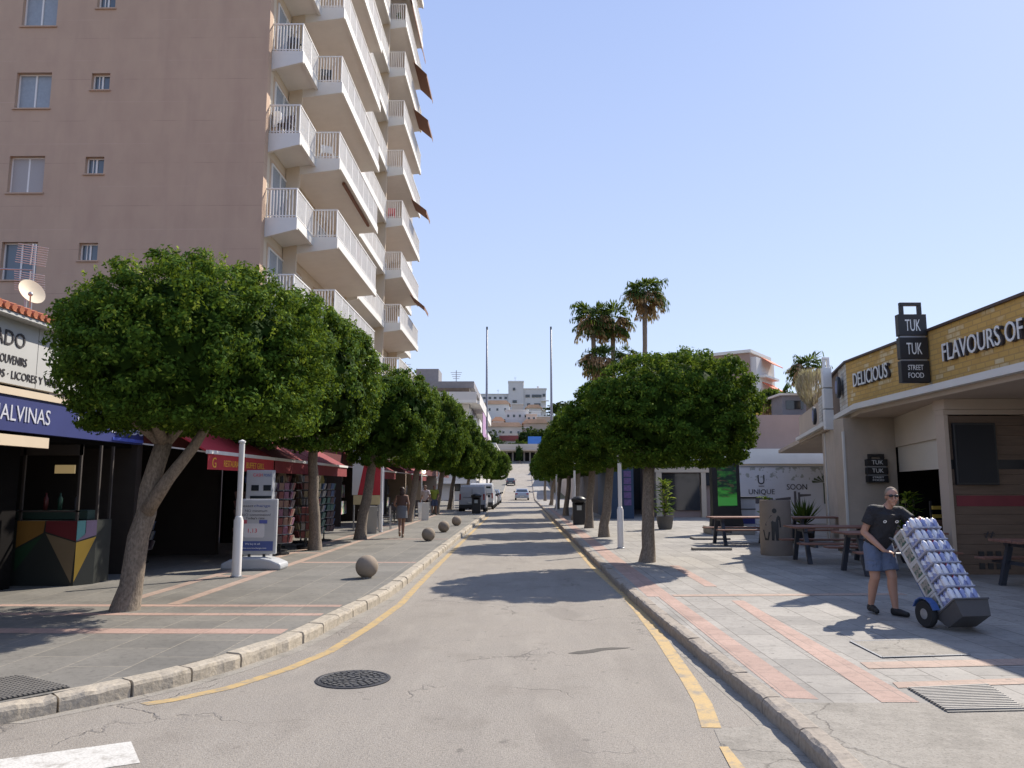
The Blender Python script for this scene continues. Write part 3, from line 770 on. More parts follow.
# small things left on balconies
def chair(lab, x, y, z, col, rz=0):
    t = thing('balcony_chair', lab, 'chair', (x, y, z+.022), rz, None)
    mm = mat('chair_'+lab[:6].replace(' ', '_'), col, .5)
    mb = MB(); mb.box(-.22, -.22, .40, .22, .22, .44); mb.build('seat', mm, t)
    mb = MB(); mb.box(-.22, .19, .45, .22, .22, .88); mb.build('backrest', mm, t)
    for sx in (-1, 1):
        for sy in (-1, 1):
            mb = MB(); mb.bar((sx*.2, sy*.19, 0), (sx*.19, sy*.18, .40), .035); mb.build('leg', mm, t)
zf = lambda k: Z1+k*FL
ords = ['second', 'third', 'fourth', 'fifth', 'sixth', 'seventh', 'eighth', 'ninth']
for k in range(1, 9):      # clothes dryers and folded blinds on the wide balconies
    if k in (2, 5, 8): 
        t = thing('clothes_dryer', 'clothes dryer with cloths on the %s wide balcony counted upwards' % ords[k-1], 'clothes dryer', (-7.6, 30.5+k*.4, zf(k)+.022), .1*k, None)
        mb = MB()
        for q in range(6): mb.bar((-.3+q*.12, -.5, .95), (-.3+q*.12, .5, .95), .012)
        for a in (-.3, .3): mb.bar((a, -.5, 0), (-a, -.5, .95), .02); mb.bar((a, .5, 0), (-a, .5, .95), .02)
        mb.build('frame', M['metal_white'], t)
        for q, c in enumerate(((.55, .5, .5), (.10, .15, .35), (.45, .12, .12))): mb = MB(); mb.box(-.3+q*.24-.008, -.4+q*.1, .45, -.3+q*.24+.008, .3, .958); mb.build('cloth', mat('drying%d' % q, c, .9, .1, 5), t)
    if k in (1, 3, 6, 7):
        mb = MB(); mb.box(-8.82, 26.0, zf(k)+.35, -8.55, 26.75, zf(k)+.95); o = tag(mb.build('air_conditioner', M['metal_white'], None, bevel=.02), 'white air conditioner on the %s corner balcony counted upwards' % ords[k-1], 'air conditioner', 'air conditioners on the corner balconies')
chair('black balcony chair on the fifth balcony of the corner column', -8.2, 26.2, zf(4), (.03, .03, .035), .4)
chair('dark balcony chair on the fourth balcony of the corner column', -8.35, 26.1, zf(3), (.05, .03, .03), -.3)
chair('black plastic chair on a wide balcony, level with the corner chair', -7.6, 28.4, zf(4), (.02, .02, .03), .2)
chair('red folding chair on a far balcony below a brown awning', -7.6, 43.8, zf(4), (.5, .05, .05), .1)
chair('white plastic chair on a wide balcony with teal pots below', -7.5, 28.6, zf(3), (.7, .7, .68), .5)
def potplant(lab, x, y, z, s, seed, potm, leaf=.10, nm='potted_plant', spiky=False, group=None):
    t = thing(nm, lab, 'plant', (x, y, z), 0, group)
    mb = MB(); mb.lathe([(.26*s, 0), (.30*s, .1*s), (.36*s, .5*s), (.38*s, .52*s), (.34*s, .52*s), (.33*s, .46*s)], 20); mb.build('pot', potm, t, smooth=True, auto=True)
    rg = np.random.default_rng(seed); n = 260
    if spiky:
        a = rg.uniform(0, 6.28, n//2); e = rg.uniform(.6, 1.5, n//2); m_ = n//2
        T = np.stack([np.cos(a)*np.cos(e), np.sin(a)*np.cos(e), np.sin(e)], 1); Lh = rg.uniform(.5, 1.0, m_)*s
        P_ = T*Lh[:, None]*.5+np.array([0, 0, .48*s]); N = unit(np.cross(T, rg.normal(size=(m_, 3))))
        leaf_mesh('foliage', P_, N, T, Lh, np.full(m_, .05*s), rg.random(m_), M['leaf_far'], t)
    else:
        hh = rg.uniform(0, 1, n); a = rg.uniform(0, 6.28, n); rr_ = rg.uniform(.05, .42, n)*s*(1-.3*hh)
        P_ = np.stack([np.cos(a)*rr_, np.sin(a)*rr_, (.6+1.5*hh)*s], 1); T = unit(np.stack([np.cos(a), np.sin(a), rg.uniform(-.4, .8, n)], 1))
        N = unit(np.cross(T, np.stack([-np.sin(a), np.cos(a), a*0], 1)+rg.normal(0, .3, (n, 3)))); leaf_mesh('foliage', P_, N, T, rg.uniform(2, 4.2, n)*leaf*s, rg.uniform(.6, 1.1, n)*leaf*s, rg.random(n), M['leaf'], t)
        mb = MB()
        for i in range(5):
            q = 6.28*i/5; mb.tube([(0, 0, .4*s), (math.cos(q)*.1*s, math.sin(q)*.1*s, 1.2*s), (math.cos(q)*.2*s, math.sin(q)*.2*s, 1.9*s)], [.02*s, .015*s, .006*s], 6)
        mb.build('stem', M['bark'], t)
    return t
M['potb'] = mat('black_pot', (.03, .03, .035), .5)
M['pott'] = mat('clay_pot', (.3, .14, .08), .8)
potplant('leafy green plant in clay pot on a high far balcony', -7.4, 43.9, zf(8)+.022, .45, 3, M['pott'])
potplant('green plant in clay pot on the far balcony two storeys below the topmost visible', -7.2, 46.5, zf(7)+.022, .4, 4, M['pott'])
potplant('trailing plant on the wide balcony just above the tree crowns', -7.1, 30.2, zf(1)+.022, .45, 8, M['pott'])

# ------------------------------------------------------------ supermarket (single storey, tiled roof) at the left edge
XS = -7.4
sm_ = thing('supermarket_building', 'low shop building at the left edge with tiled roof and open dark front', 'building', (-12, 9, 0))
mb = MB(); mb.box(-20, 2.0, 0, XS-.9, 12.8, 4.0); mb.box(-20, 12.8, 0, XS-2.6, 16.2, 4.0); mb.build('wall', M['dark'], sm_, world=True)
mb = MB(); mb.prism([(XS+.22, 4.24), (XS+.22, 4.31), (-14, 6.1), (-20, 4.4), (-20, 4.25)], 1.9, 13.7, 'y')
mb.build('roof', M['terracotta'], sm_, world=True)
mb = MB()
y = 2.0
while y < 13.6:      # roll tiles along the eaves
    mb.tube([(XS+.25, y, 4.29), (-10.6, y, 5.20)], .05, 8); y += .16
mb.build('roof_tiles', M['terracotta'], sm_, world=True)
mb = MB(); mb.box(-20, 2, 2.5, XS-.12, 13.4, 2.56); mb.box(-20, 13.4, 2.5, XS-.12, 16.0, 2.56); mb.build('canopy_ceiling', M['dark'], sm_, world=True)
mb = MB(); mb.box(XS-.10, 5.0, 2.36, XS+.02, 12.05, 2.52); mb.build('fascia_strip', M['cream'], sm_, world=True)
ws = mat('white_sign_board', (.50, .50, .49), .5, .06, 1.5, stain=.15)
s1 = thing('shop_sign', 'long white shop sign board under the red tiled eaves with dark lettering', 'sign', (XS, 9, 3.2))
mb = MB(); mb.box(XS-.12, 5.0, 3.25, XS, 11.62, 4.18); mb.box(XS-.12, 11.64, 3.25, XS-.002, 13.6, 4.18); mb.box(XS-.1, 5, 4.185, XS+.2, 13.7, 4.235); mb.build('board', ws, s1, world=True)
lx, lu = (0, 1, 0), (0, 0, 1)
text('SUPERMERCADO', 'lettering', M['letter_dark'], s1, (XS+.002, 8.95, 3.80), lx, lu, .22, 2.35, .012)
text('SOUVENIRS', 'lettering', M['letter_dark'], s1, (XS+.002, 10.72, 3.54), lx, lu, .125, .66, .008)
text('TABACOS \u00b7 LICORES Y VINOS', 'lettering', M['letter_dark'], s1, (XS+.002, 10.2, 3.33), lx, lu, .115, 2.1, .008)
text('LA', 'lettering', mat('faded_letter', (.36, .36, .35), .6), s1, (XS+.002, 12.0, 3.75), lx, lu, .26, .6, .008)
s2 = thing('shop_fascia_sign', 'dark blue fascia with pale lettering above the open shop front', 'sign', (XS, 10, 2.5))
mb = MB(); mb.box(XS-.08, 4.5, 2.57, XS+.03, 15.05, 3.08); mb.build('board', M['blue'], s2, world=True)
mb = MB(); mb.box(XS-.14, 4.5, 3.085, XS+.06, 12.9, 3.19); mb.build('top_trim', M['cream'], s2, world=True)
sl = mat('pale_blue_letter', (.55, .57, .66), .5)
text('MALVINAS', 'lettering', sl, s2, (XS+.032, 10.62, 2.72), lx, lu, .23, 1.38, .012)
text('SUPERMERCADO', 'lettering', sl, s2, (XS+.032, 12.75, 2.74), lx, lu, .20, 2.3, .012)
mb = MB(); mb.box(XS+.035, 13.9, 2.6, XS+.04, 15.04, 2.66); mb.build('sunlit_strip', mat('sunlit_blue', (.08, .12, .5), .5), s2, world=True)  # sun on the fascia end, put in as a brighter blue
# kiosk counter with triangle pattern
kb = thing('shop_counter', 'glass topped shop counter with a pattern of coloured triangles on its base', 'counter', (-8.0, 13.3, PZ))
mb = MB(); mb.prism([(-9.6, 13.14), (-7.46, 13.14), (-7.28, 13.42), (-7.28, 13.9), (-9.6, 13.9)], PZ, 1.2, 'z'); mb.build('base', mat('counter_black', (.022, .025, .022), .5), kb, world=True)
def tri(name, pts, c, pl='f', off=.006):
    c = tuple(x*.5 for x in c)  # halved so the colours carry the deep shade around the counter
    # pl f: plane y=13.14 facing -Y using (x,z); s: slanted face from (-7.46,13.14) to (-7.28,13.42), first coord 0..1
    mb = MB(); A = Vector((-7.46, 13.14, 0)); B = Vector((-7.28, 13.42, 0)); nrm = Vector((.28, -.18, 0)).normalized()
    for sgn in (0,):
        vs = []
        for p in pts:
            if pl == 'f': vs.append((p[0], 13.14-off, p[1]))
            else: q = A.lerp(B, p[0])+nrm*off; vs.append((q.x, q.y, p[1]))
        mb.add(vs, [tuple(range(len(vs)))])
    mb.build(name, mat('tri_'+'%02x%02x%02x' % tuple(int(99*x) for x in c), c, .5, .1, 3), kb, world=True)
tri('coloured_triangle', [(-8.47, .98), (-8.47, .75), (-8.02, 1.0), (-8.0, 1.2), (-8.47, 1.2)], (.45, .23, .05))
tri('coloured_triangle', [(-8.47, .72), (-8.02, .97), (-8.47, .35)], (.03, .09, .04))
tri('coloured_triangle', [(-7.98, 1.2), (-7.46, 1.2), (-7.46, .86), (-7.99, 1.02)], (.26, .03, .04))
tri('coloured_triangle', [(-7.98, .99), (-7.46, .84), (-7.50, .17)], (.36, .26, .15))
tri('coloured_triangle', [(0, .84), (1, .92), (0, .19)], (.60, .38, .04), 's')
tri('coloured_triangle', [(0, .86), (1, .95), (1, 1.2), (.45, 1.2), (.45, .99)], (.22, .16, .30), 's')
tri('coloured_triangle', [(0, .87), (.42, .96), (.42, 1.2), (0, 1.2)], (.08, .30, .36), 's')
mb = MB()
for p in ((-9.5, 13.17), (-8.45, 13.17), (-7.49, 13.17), (-7.31, 13.45), (-7.31, 13.85)): mb.box(p[0]-.02, p[1]-.02, 1.2, p[0]+.02, p[1]+.02, 2.48)
mb.box(-9.5, 13.15, 2.30, -7.47, 13.2, 2.48); mb.box(-9.5, 13.15, 1.34, -7.47, 13.19, 1.37)
mb.build('frame', mat('dark_frame', (.06, .05, .045), .5), kb, world=True)
mb = MB(); mb.box(-9.45, 13.5, 1.21, -7.5, 13.85, 1.36); mb.build('display_tray', mat('green_tray', (.05, .09, .07), .5), kb, world=True)
mb = MB(); mb.box(-8.25, 13.7, 2.0, -7.9, 13.74, 2.15); mb.build('lit_menu', mat('menu_glow', (.8, .6, .3), .5, 0, 1, emit=(.9, .65, .3), estr=.12), kb, world=True)
for i, (xx, cc) in enumerate(((-8.3, (.5, .1, .1)), (-7.75, (.4, .4, .5)), (-8.05, (.1, .3, .2)))):
    mb = MB(); mb.lathe([(.04, 0), (.04, .2), (.015, .25), (.015, .3)], 10, (xx, 13.6, 1.362))
    tag(mb.build('bottle', mat('bottle%d' % i, [c*.25 for c in cc], .4), None, smooth=True), ['dark red bottle standing in the shop counter window', 'pale bottle at the right end of the shop counter window', 'green bottle in the middle of the shop counter window'][i], 'bottle', 'bottles on the shop counter')
pl = thing('shop_pillar', 'dark pillar at the very left edge beside the glass counter', 'pillar', (-8.7, 12.9, PZ))
mb = MB(); mb.box(-8.95, 12.7, PZ, -8.55, 13.1, 2.5); mb.build('shaft', mat('pillar_dark', (.05, .05, .055), .6), pl, world=True)
mb = MB(); mb.box(-8.57, 12.67, PZ, -8.53, 12.71, 2.5); mb.build('edge_trim', M['metal_grey'], pl, world=True)

# dish and aerial on the tiled roof
dsh = thing('satellite_dish', 'round cream satellite dish on the tiled shop roof', 'satellite dish', (-8.95, 13.6, 4.75))
mb = MB(); mb.tube([(-8.95, 13.6, 4.5), (-8.95, 13.6, 5.15)], .025, 8); mb.build('mast', M['metal_grey'], dsh, world=True)
mb = MB(); n = 28; M0 = Matrix.Translation((-8.82, 13.5, 5.22)) @ Matrix.Rotation(R(64), 4, 'Z') @ Matrix.Rotation(R(68), 4, 'X'); mb.M = M0
mb.lathe([(.001, .0), (.1, .005), (.16, .022), (.22, .045), (.24, .055), (.24, .065), (.21, .055), (.12, .025), (.001, .012)], n); mb.build('reflector', mat('dish_cream', (.62, .55, .40), .6), dsh, world=True, smooth=True, auto=True)
mb = MB(); mb.tube([(-8.75, 13.42, 4.95), (-8.55, 13.1, 5.08)], .012, 6); mb.ball((-8.55, 13.1, 5.1), .04); mb.build('feed_arm', M['metal_grey'], dsh, world=True)
an = thing('tv_aerial', 'grid television aerial above the satellite dish', 'aerial', (-9.05, 13.9, 4.7))
mb = MB(); mb.tube([(-9.05, 13.9, 4.5), (-9.05, 13.9, 6.25)], .02, 8); mb.tube([(-9.05, 13.9, 5.76), (-9.95, 13.7, 5.74)], .015, 6); mb.build('mast', M['metal_grey'], an, world=True)
mb = MB()
for sgn, zc in ((1, 6.02), (-1, 5.50)):
    for i in range(9):
        z = zc+(-.17+.34*i/8); o = .10*abs(z-5.76)
        mb.tube([(-9.30+o, 13.72, z+.02), (-8.78+o, 13.80, z-.05)], .007, 5)
    mb.tube([(-9.04, 13.77, zc-.2), (-9.02, 13.77, zc+.2)], .012, 6)
mb.build('reflector_grid', mat('aerial_metal', (.5, .48, .46), .4, metal=.3), an, world=True)
# ------------------------------------------------------------ row of small shops on the left
GS = 'small shops in the left row'
M['tan_wall'] = mat('tan_wall', (.42, .33, .25), .8, .08, 1.5, stain=.2)
M['wares'] = None
def wares_mat():
    t = NT('mixed_wares'); v = t.obj()
    vo = t.n('ShaderNodeTexVoronoi', {'Scale': 7.}); t.l(t.scaled(v, (1, 1.2, .9)), vo.inputs['Vector']); 
    hs = t.n('ShaderNodeHueSaturation', {'Saturation': .55, 'Value': .8, 'Color': vo.outputs['Color']})
    c = t.mix(t.math('MULTIPLY', t.ramp(t.noise(1.5, 3, v), .4, .6), .8), hs.outputs[0], lin((.06, .045, .04)))
    t.l(c, t.b.inputs['Base Color']); t.b.inputs['Roughness'].default_value = .6; return t.m
M['wares'] = wares_mat()
def shop(label, y0, y1, awn=None, depth=1.35, wall='dark', edge=-6.05):
    t = thing('small_shop', label, 'shop', (XS-1, (y0+y1)/2, PZ), 0, GS)
    xb = XS-depth
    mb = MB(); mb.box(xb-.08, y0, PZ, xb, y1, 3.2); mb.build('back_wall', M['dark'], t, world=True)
    mb = MB(); mb.box(xb, y0+.01, PZ, XS, y0+.22, 3.2); mb.build('pier', M['tan_wall'] if wall != 'dark' else mat('pier_shaded', (.05, .042, .038), .9, spec=.1), t, world=True)  # darker pier copy has the shade under the awnings in its colour
    mb = MB(); mb.box(xb-.08, y0, 3.2, XS+.12, y1-.01, 3.5); mb.build('roof', M['cream'] if wall != 'dark' else mat('roof_edge_shaded', (.14, .11, .09), .9, stain=.2), t, world=True)  # darker roof copy likewise holds shade in its colour
    mb = MB(); mb.box(XS-.06, y0+.23, 2.6, XS, y1-.01, 3.19); mb.build('fascia', mat('fascia_maroon', (.12, .03, .03), .6), t, world=True)
    mb = MB()
    for q in range(3): mb.box(xb+.01, y0+.4+q*.01, PZ+.35+q*.75, xb+.45-q*.1, y1-.3, PZ+.95+q*.75)
    mb.build('shelf_goods', M['wares'], t, world=True)
    if awn:
        mb = MB(); a, b = y0+.05, y1-.05
        mb.prism([(XS+.02, 3.15), (XS+.02, 3.18), (edge, 2.46), (edge, 2.42)], a, b, 'y')
        mb.box(edge+.002, a, 2.10, edge+.014, b, 2.40)
        aw = mb.build('awning', awn, t, world=True)
        mb = MB(); mb.box(edge-.03, a-.02, 2.40, edge+.05, b+.02, 2.47); mb.build('front_rail', M['metal_white'], aw, world=True)
        mb = MB(); mb.bar((XS, a+.1, 2.6), (edge, a+.1, 2.43), .03); mb.bar((XS, b-.1, 2.6), (edge, b-.1, 2.43), .03); mb.build('folding_arm', M['metal_white'], aw, world=True)
        return t, aw
    return t, None
M['dred'] = mat('dark_red_canvas', (.22, .03, .035), .85, .15, 3)
labs = ['shop with bright red awning and yellow valance lettering behind the white pole',
 'dark shop with dull red awning above the postcard racks', 'dark shop with dull red awning behind the leaning tree by the red panel',
 'open dark shop behind the cafe tables, nearer half', 'open dark shop behind the cafe tables, farther half', 'dark shop front level with the far cafe posts',
 'dark shop front just before the grey van', 'pale fronted shop level with the grey van', 'pale fronted shop level with the white van', 'farthest pale shop of the left row']
edges = [14.9, 19.0, 23.0, 27.0, 32.0, 37.5, 43.0, 50.0, 58.0, 68.0, 80.0]
for i, lab in enumerate(labs):
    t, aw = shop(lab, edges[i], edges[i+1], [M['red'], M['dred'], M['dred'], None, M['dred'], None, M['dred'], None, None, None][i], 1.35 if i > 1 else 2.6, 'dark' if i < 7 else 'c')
    if i == 0:
        text('G', 'lettering', M['yellow'], aw, (-6.033, 15.15, 2.14), lx, lu, .20, .2, .004)
        text('RESTAURANTE', 'lettering', M['yellow'], aw, (-6.033, 15.75, 2.17), lx, lu, .13, 1.15, .004)
        text('BUFFET GRILL', 'lettering', M['yellow'], aw, (-6.033, 17.05, 2.17), lx, lu, .13, 1.2, .004)
# postcard racks
cardmats = [mat('card%d' % i, c, .5, .3, 30) for i, c in enumerate([(.25, .15, .12), (.08, .12, .22), (.30, .25, .15), (.10, .07, .08), (.20, .06, .06), (.33, .31, .29), (.08, .16, .14), (.22, .10, .16)])]
rr = random.Random(9)
def rack(label, x, y, h, r, pal):
    t = thing('postcard_rack', label, 'display rack', (x, y, PZ), rr.uniform(0, 1), 'souvenir racks outside the shops')
    mb = MB(); mb.lathe([(.28*r/.3, 0), (.28*r/.3, .04), (.03, .06), (.02, .1), (.02, h)], 12); mb.build('stand', M['black'], t)
    mb = MB()
    rows = int((h-.3)/.21)
    for j in range(rows):
        for k in range(6):
            mb.cur = pal[rr.randrange(len(pal))]; a = k*math.pi/3
            mb.M = Matrix.Rotation(a, 4, 'Z') @ Matrix.Translation((r, 0, .3+j*.21)) @ Matrix.Rotation(.25, 4, 'Y')
            mb.box(-.01, -r*.48, 0, .02, -.01, .17); mb.cur = pal[rr.randrange(len(pal))]; mb.box(-.01, .01, 0, .02, r*.48, .17)
    mb.M = Matrix.Identity(4); mb.build('cards', cardmats, t)
    mb = MB()
    for j in range(rows):
        n = 12
        for k in range(n):
            a, b = 6.283*k/n, 6.283*(k+1)/n; z = .29+j*.21
            mb.bar((math.cos(a)*(r+.03), math.sin(a)*(r+.03), z), (math.cos(b)*(r+.03), math.sin(b)*(r+.03), z), .012)
    mb.build('wire_shelves', M['metal_grey'], t); return t
spots = [(-5.95, 17.9, 1.8, .26, (2, 5, 0, 5), 'rack of pale cards right behind the white exchange board'), (-5.85, 19.1, 1.9, .24, (0, 7, 4, 3), 'pinkish card rack just right of the pale one behind the exchange board'),
 (-6.2, 20.1, 1.9, .25, (1, 3, 6), 'bluish dark rack left of the shaggy tree trunk'), (-5.9, 21.6, 2.0, .27, (2, 0, 5, 4), 'rack with brown and orange wares just right of the shaggy tree trunk'),
 (-6.0, 22.7, 1.95, .25, (1, 6, 5), 'rack of blue and green cards between the two left trunks'), (-6.0, 23.9, 1.9, .25, (3, 1, 3, 6), 'dark rack just left of the leaning dark trunk'),
 (-6.5, 18.6, 1.7, .25, (3, 0, 4), 'dark rack tucked behind the pale card rack'), (-8.3, 17.0, 1.8, .26, (3, 3, 1, 5), 'dim rack inside the shade left of the white exchange board'),
 (-8.9, 15.9, 1.8, .26, (3, 3, 0, 5), 'dimmest rack deep in the shade behind the pale leaning tree trunk')]
spots += [(-6.55, 19.5, 1.9, .25, (2, 5, 4), 'rack half hidden behind the pinkish card rack'), (-6.6, 21.2, 2.0, .26, (0, 2, 4, 7), 'crowded rack behind the shaggy tree trunk'),
 (-6.5, 23.2, 1.9, .25, (5, 2, 6), 'pale rack deep between the two left trunks'), (-5.75, 17.2, 1.5, .22, (5, 2, 0), 'short rack tucked against the white cabinet'), (-5.75, 20.9, 1.3, .22, (4, 2, 0, 5), 'low rack of orange and pale wares by the shaggy tree trunk')]
for x, y, h, r, pal, lab in spots: rack(lab, x, y, h, r, pal)
# hanging shirts on a rail above the racks
for i, (y, c) in enumerate([(18.4, (.06, .09, .25)), (20.6, (.25, .18, .12)), (22.2, (.30, .26, .18)), (24.6, (.28, .25, .10))]):
    mb = MB(); x = -6.35
    mb.prism([(y-.25, 1.45), (y+.25, 1.45), (y+.25, 1.98), (y+.42, 1.85), (y+.46, 1.98), (y+.2, 2.2), (y-.2, 2.2), (y-.46, 1.98), (y-.42, 1.85), (y-.25, 1.98)], x-.03, x+.03, 'x')
    tag(mb.build('hanging_shirt', mat('shirt%d' % i, c, .9, .2, 12), None, bevel=.01), ['dark blue shirt hanging under the awning above the pale card rack', 'brown shirt hanging under the awning left of the shaggy tree trunk', 'sand coloured shirt hanging right of the shaggy tree trunk', 'olive yellow shirt hanging beside the leaning dark trunk'][i], 'shirt', 'shirts hanging under the awnings')

# poles
def pole(label, x, y, h, r=.045, r2=.07, nm='street_pole', group=None, colr='metal_white'):
    t = thing(nm, label, 'pole', (x, y, PZ), 0, group)
    mb = MB(); mb.lathe([(r2, 0), (r2, 1.02), (r2*.8, 1.06), (r2*.8, 1.08), (r, 1.1), (r, h)], 16); mb.build('shaft', M[colr], t, smooth=True, auto=True)
    mb = MB(); mb.lathe([(r*1.3, h), (r*1.3, h+.03), (.01, h+.06)], 12); mb.build('cap', M[colr], t)
    mb = MB(); mb.lathe([(r2*1.25, -.005), (r2*1.25, .02), (r2*1.01, .03)], 16); mb.build('collar', M['metal_grey'], t)
    return t
GPO = 'white poles along the pavements'
pole('white pole in front of the exchange board on the left pavement', -5.21, 14.45, 2.45, .05, .085, group=GPO)
pole('white pole beside the red and white panel on the left', -5.07, 28.4, 2.6, .045, .06, group=GPO)
pole('white pole on the right pavement left of the nearest round tree', 2.66, 21.1, 2.45, .05, .085, group=GPO)
pole('tall white pole just behind the black bin on the right pavement', 2.42, 35.4, 3.3, .05, .06, group=GPO)
pole('white pole between the far trunks of the right row', 2.35, 52, 2.5, .05, .06, group=GPO)
pole('white pole just left of the grey van', -5.5, 52, 2.6, .05, .06, group=GPO)
pole('thin white cafe post behind the walking woman', -6.0, 34, 2.5, .035, .04, group=GPO)
pole('white cafe post at the lit lamp', -5.5, 43.2, 2.6, .04, .045, group=GPO)
pole('far white pole in the gap between the grey van and the tree', -5.0, 58, 2.6, .05, .06, group=GPO)

# exchange board
ex = thing('pavement_sign', 'upright white exchange rate board with blue foot band on a grey plastic base', 'sign', (-5.32, 15.85, PZ))
mb = MB(); mb.box(-5.78, 15.82, .42, -4.93, 15.90, 1.52); mb.build('frame', mat('board_frame', (.50, .50, .50), .4), ex, world=True, bevel=.02)
mb = MB(); mb.box(-5.73, 15.812, .47, -4.98, 15.818, 1.47); mb.build('poster', mat('board_poster', (.42, .42, .43), .4, .05, 2), ex, world=True)
mb = MB(); mb.box(-5.72, 15.806, .49, -4.99, 15.810, .68); mb.build('blue_band', mat('poster_blue', (.06, .09, .26), .5), ex, world=True)
mb = MB(); mb.prism([(-5.56, .75), (-5.2, .75), (-5.17, .78), (-5.17, 1.0), (-5.2, 1.03), (-5.56, 1.03), (-5.59, 1.0), (-5.59, .78)], 15.806, 15.810, 'y'); mb.build('rate_panel', mat('rate_panel', (.60, .58, .58), .5), ex, world=True)
mb = MB(); mb.box(-5.68, 15.80, 1.03, -5.53, 15.809, 1.1); mb.build('flag_mark', mat('flag_red', (.45, .08, .10), .5), ex, world=True)
mb = MB(); mb.box(-5.28, 15.80, 1.03, -5.12, 15.809, 1.1); mb.build('flag_mark', mat('flag_blue', (.08, .10, .32), .5), ex, world=True)
rx, ru = (1, 0, 0), (0, 0, 1)
tg = mat('poster_grey_text', (.10, .10, .11), .6)
text('exact', 'lettering', tg, ex, (-5.62, 15.81, 1.36), rx, ru, .05, .2, .003)
text('change', 'lettering', mat('poster_blue_text', (.06, .1, .3), .6), ex, (-5.40, 15.81, 1.36), rx, ru, .05, .33, .003)
text('NO minimum', 'lettering', tg, ex, (-5.58, 15.81, 1.26), rx, ru, .05, .45, .003)
text('NO commission!', 'lettering', tg, ex, (-5.64, 15.81, 1.18), rx, ru, .05, .58, .003)
text("Today's rate", 'lettering', M['letter_dark'], ex, (-5.56, 15.81, 1.115), rx, ru, .045, .38, .003)
text('1,13', 'lettering', mat('rate_red', (.6, .05, .08), .6), ex, (-5.50, 15.804, .85), rx, ru, .08, .18, .003)
text('We buy & sell', 'lettering', M['letter_white'], ex, (-5.55, 15.805, .61), rx, ru, .035, .3, .003)
text('www.exactexchange.com', 'lettering', M['letter_white'], ex, (-5.62, 15.805, .53), rx, ru, .03, .5, .003)
mb = MB(); mb.prism([(-5.95, PZ), (-4.75, PZ), (-4.75, PZ+.12), (-4.95, PZ+.20), (-5.15, PZ+.24), (-5.55, PZ+.24), (-5.78, PZ+.2), (-5.95, PZ+.12)], 15.58, 16.14, 'y'); mb.build('base', mat('grey_plastic', (.42, .43, .44), .5), ex, world=True, bevel=.04)
mb = MB(); mb.box(-5.5, 15.84, PZ+.24, -5.45, 15.88, .43); mb.box(-5.2, 15.84, PZ+.24, -5.15, 15.88, .43); mb.build('spring_foot', M['black'], ex, world=True)
tm = thing('display_cabinet', 'white cabinet with two dark screens behind the exchange board', 'cabinet', (-5.55, 16.75, PZ))
mb = MB(); mb.box(-5.90, 16.7, PZ, -5.33, 16.9, 2.12); mb.build('body', mat('cabinet_white', (.36, .37, .39), .4), tm, world=True, bevel=.015)
for a, b, c, d in ((-5.78, 1.68, -5.62, 1.80), (-5.52, 1.68, -5.36, 1.80), (-5.8, 1.45, -5.34, 1.57)):
    mb = MB(); mb.box(a, 16.69, b, c, 16.698, d); mb.build('screen', M['dglass'], tm, world=True)
text('CASH', 'lettering', mat('rate_red', (.6, .05, .08), .6), tm, (-5.75, 16.697, 1.98), rx, ru, .07, .2, .003)
text('POINT', 'lettering', mat('poster_blue_text', (.06, .1, .3), .6), tm, (-5.52, 16.697, 1.98), rx, ru, .06, .17, .003)

# red and white panel by the leaning tree
rp = thing('advertising_sign', 'tall red advertising sign with white slanted edge and pale foot', 'sign', (-5.6, 28.9, PZ))
mb = MB(); mb.prism([(-6.05, 1.45), (-5.2, 1.45), (-5.2, 3.3), (-6.0, 3.3)], 28.9, 28.94, 'y'); mb.build('red_face', M['red'], rp, world=True)
mb = MB(); mb.prism([(-6.25, 3.3), (-6.0, 3.3), (-5.85, 2.5), (-6.05, 1.45), (-6.25, 1.45)], 28.88, 28.96, 'y'); mb.build('white_edge', M['white'], rp, world=True)
mb = MB(); mb.box(-6.2, 28.89, 1.1, -5.2, 28.95, 1.44); mb.build('foot_strip', mat('pale_yellow', (.6, .5, .28), .6), rp, world=True)
mb = MB(); mb.box(-6.2, 28.9, PZ, -6.15, 28.95, 1.1); mb.box(-5.28, 28.9, PZ, -5.23, 28.95, 1.1); mb.build('leg', M['metal_grey'], rp, world=True)
def apanel(label, x, y, w, h, m, rz=0.):
    t = thing('pavement_board', label, 'board', (x, y, PZ), rz, None)
    for s, n in ((-1, 'front_panel'), (1, 'rear_panel')):
        mb = MB(); mb.rot((0, 0, 0), 0, x=s*.18*-1); mb.box(-w/2, s*.16-.012+s*.02, .02, w/2, s*.16+.012+s*.02, h); mb.build(n, m, t)
M['slat'] = mat('grey_slat', (.38, .38, .36), .6, .1, 3)
apanel('grey leaning board just left of the second white pole', -5.35, 27.6, .5, 1.0, M['slat'], .3)
apanel('white leaning board among the far cafe tables', -4.75, 38.2, .36, .9, M['white'], .5)
